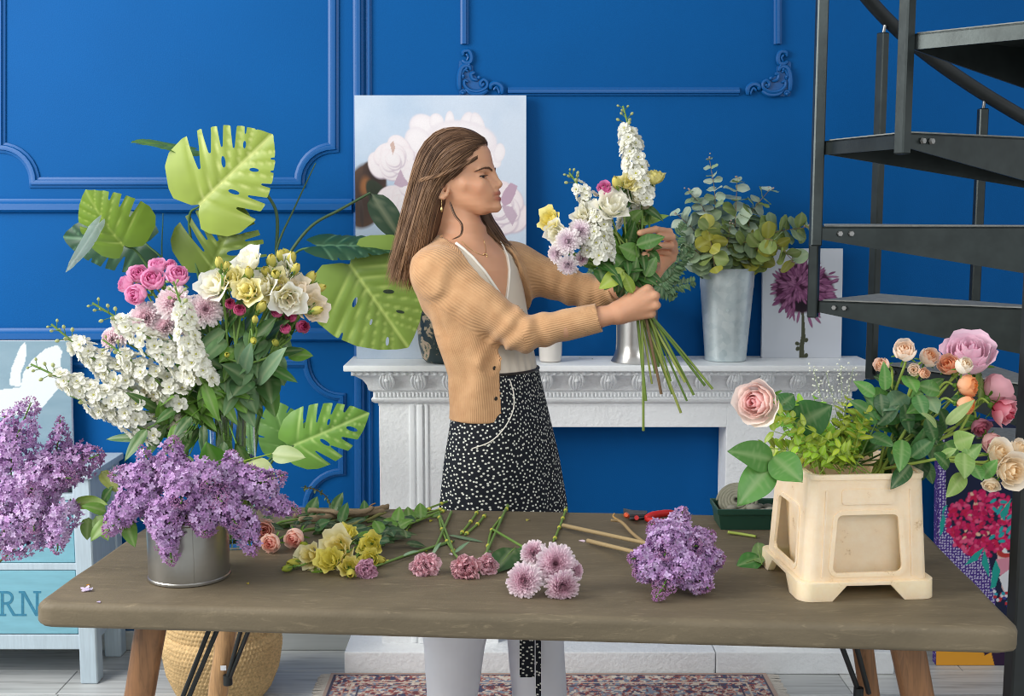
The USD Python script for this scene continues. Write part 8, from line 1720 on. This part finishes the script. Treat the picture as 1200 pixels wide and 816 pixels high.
bspray('spray_rose', 'small bright pink bloom between white flowers of the held bouquet', [(708, 222, 2.99, 10, dict(ci=lin(206, 90, 150), co=lin(232, 140, 190), open=.4, d=(-.2, -.8, .7)))], k_rose, 209, (776, 415), (728, 290, 3.01))
def bleaf(label, specs, seed, end, stemc=None):
    t = Thing('foliage_stem', label, 'leaves', GB, loc=grip(seed))
    for k, (x, y, Y, x2, y2, Y2, w_, c) in enumerate(specs):
        a, b = at(x, y, Y), at(x2, y2, Y2); d = b - a; t.part('leaf', leaf_at(a, d, np.linalg.norm(d), w_ * Y / 2800, up=(.2 * (-1) ** k, -1, .4), bend=.25, c=c, seed=seed + k, nu=24, fold=.25), 'leaf', smooth=True, tint=True)
        t.part('stalk', stemtube([a, lerp(a, grip(seed), .5) + np.array([0, .004, 0]), grip(seed) + np.array([0, 0, .03])], .0011, .0018, GREEN), 'stem', smooth=True, tint=True)
    tail(t, seed, end, w=.0026); return t
r = rnd(55)
def bb(n, cx, cy, sx, sy, Y, seed, l0=24, l1=44):
    r = rnd(seed); o = []
    for k in range(n):
        x, y = cx + r.normal() * sx, cy + r.normal() * sy; a = r.uniform(-PI, PI) if k % 3 else -PI / 2 + r.uniform(-.6, .6); l = r.uniform(l0, l1); o.append((x, y, Y + r.uniform(-.02, .06), x + l * math.cos(a), y + l * math.sin(a), Y + r.uniform(-.05, .05), r.uniform(10, 18), jit(GS[r.integers(4)], r, .2)))
    return o
bleaf('dark leaves filling the middle of the held bouquet', bb(15, 733, 285, 9, 20, 3.03, 71), 210, (805, 470))
bleaf('dark leaves under the white flowers of the held bouquet', bb(18, 718, 312, 15, 10, 3.02, 72), 211, (764, 450))
bleaf('green leaves around the upper hand in the held bouquet', [(745, 288, 2.98, 780, 276, 2.975, 18, lin(70, 118, 40)), (745, 262, 3.04, 786, 250, 3.05, 12, lin(128, 160, 60)), (735, 262, 3.02, 752, 246, 3.0, 16, lin(96, 134, 56)), (750, 300, 3.0, 726, 288, 2.97, 22, lin(96, 138, 60)), (738, 320, 3.0, 716, 296, 2.98, 20, lin(80, 124, 50)), (742, 332, 2.99, 746, 300, 2.98, 12, lin(70, 108, 44)), (756, 325, 2.99, 770, 300, 2.99, 15, lin(84, 126, 52))], 212, (786, 447))
bleaf('bright yellow green leaf drooping left above the lower hand', [(732, 316, 2.985, 702, 338, 2.96, 20, lin(168, 190, 70)), (742, 344, 2.985, 730, 318, 2.97, 13, lin(150, 176, 66))], 213, (768, 438))
for k, (e, c) in enumerate((((757, 470), 0), ((775, 462), 1), ((803, 448), 3))):
    t = Thing('bouquet_stem', ['straight green stem end hanging below the lower hand, left', 'brownish stem end hanging below the lower hand, middle', 'pale thick stem end slanting right below the lower hand'][k], 'stem', GB, loc=grip(k)); g_ = grip(k + 30); up_ = at(745 + 4 * k, 270, 3.04)
    t.part('stem', stemtube([up_, g_ + np.array([0, 0, .03]), g_, at(*e, 3.02)], .0032, .0038, lin(120, 96, 70) if k == 1 else STC[c]), 'stem', smooth=True, tint=True)
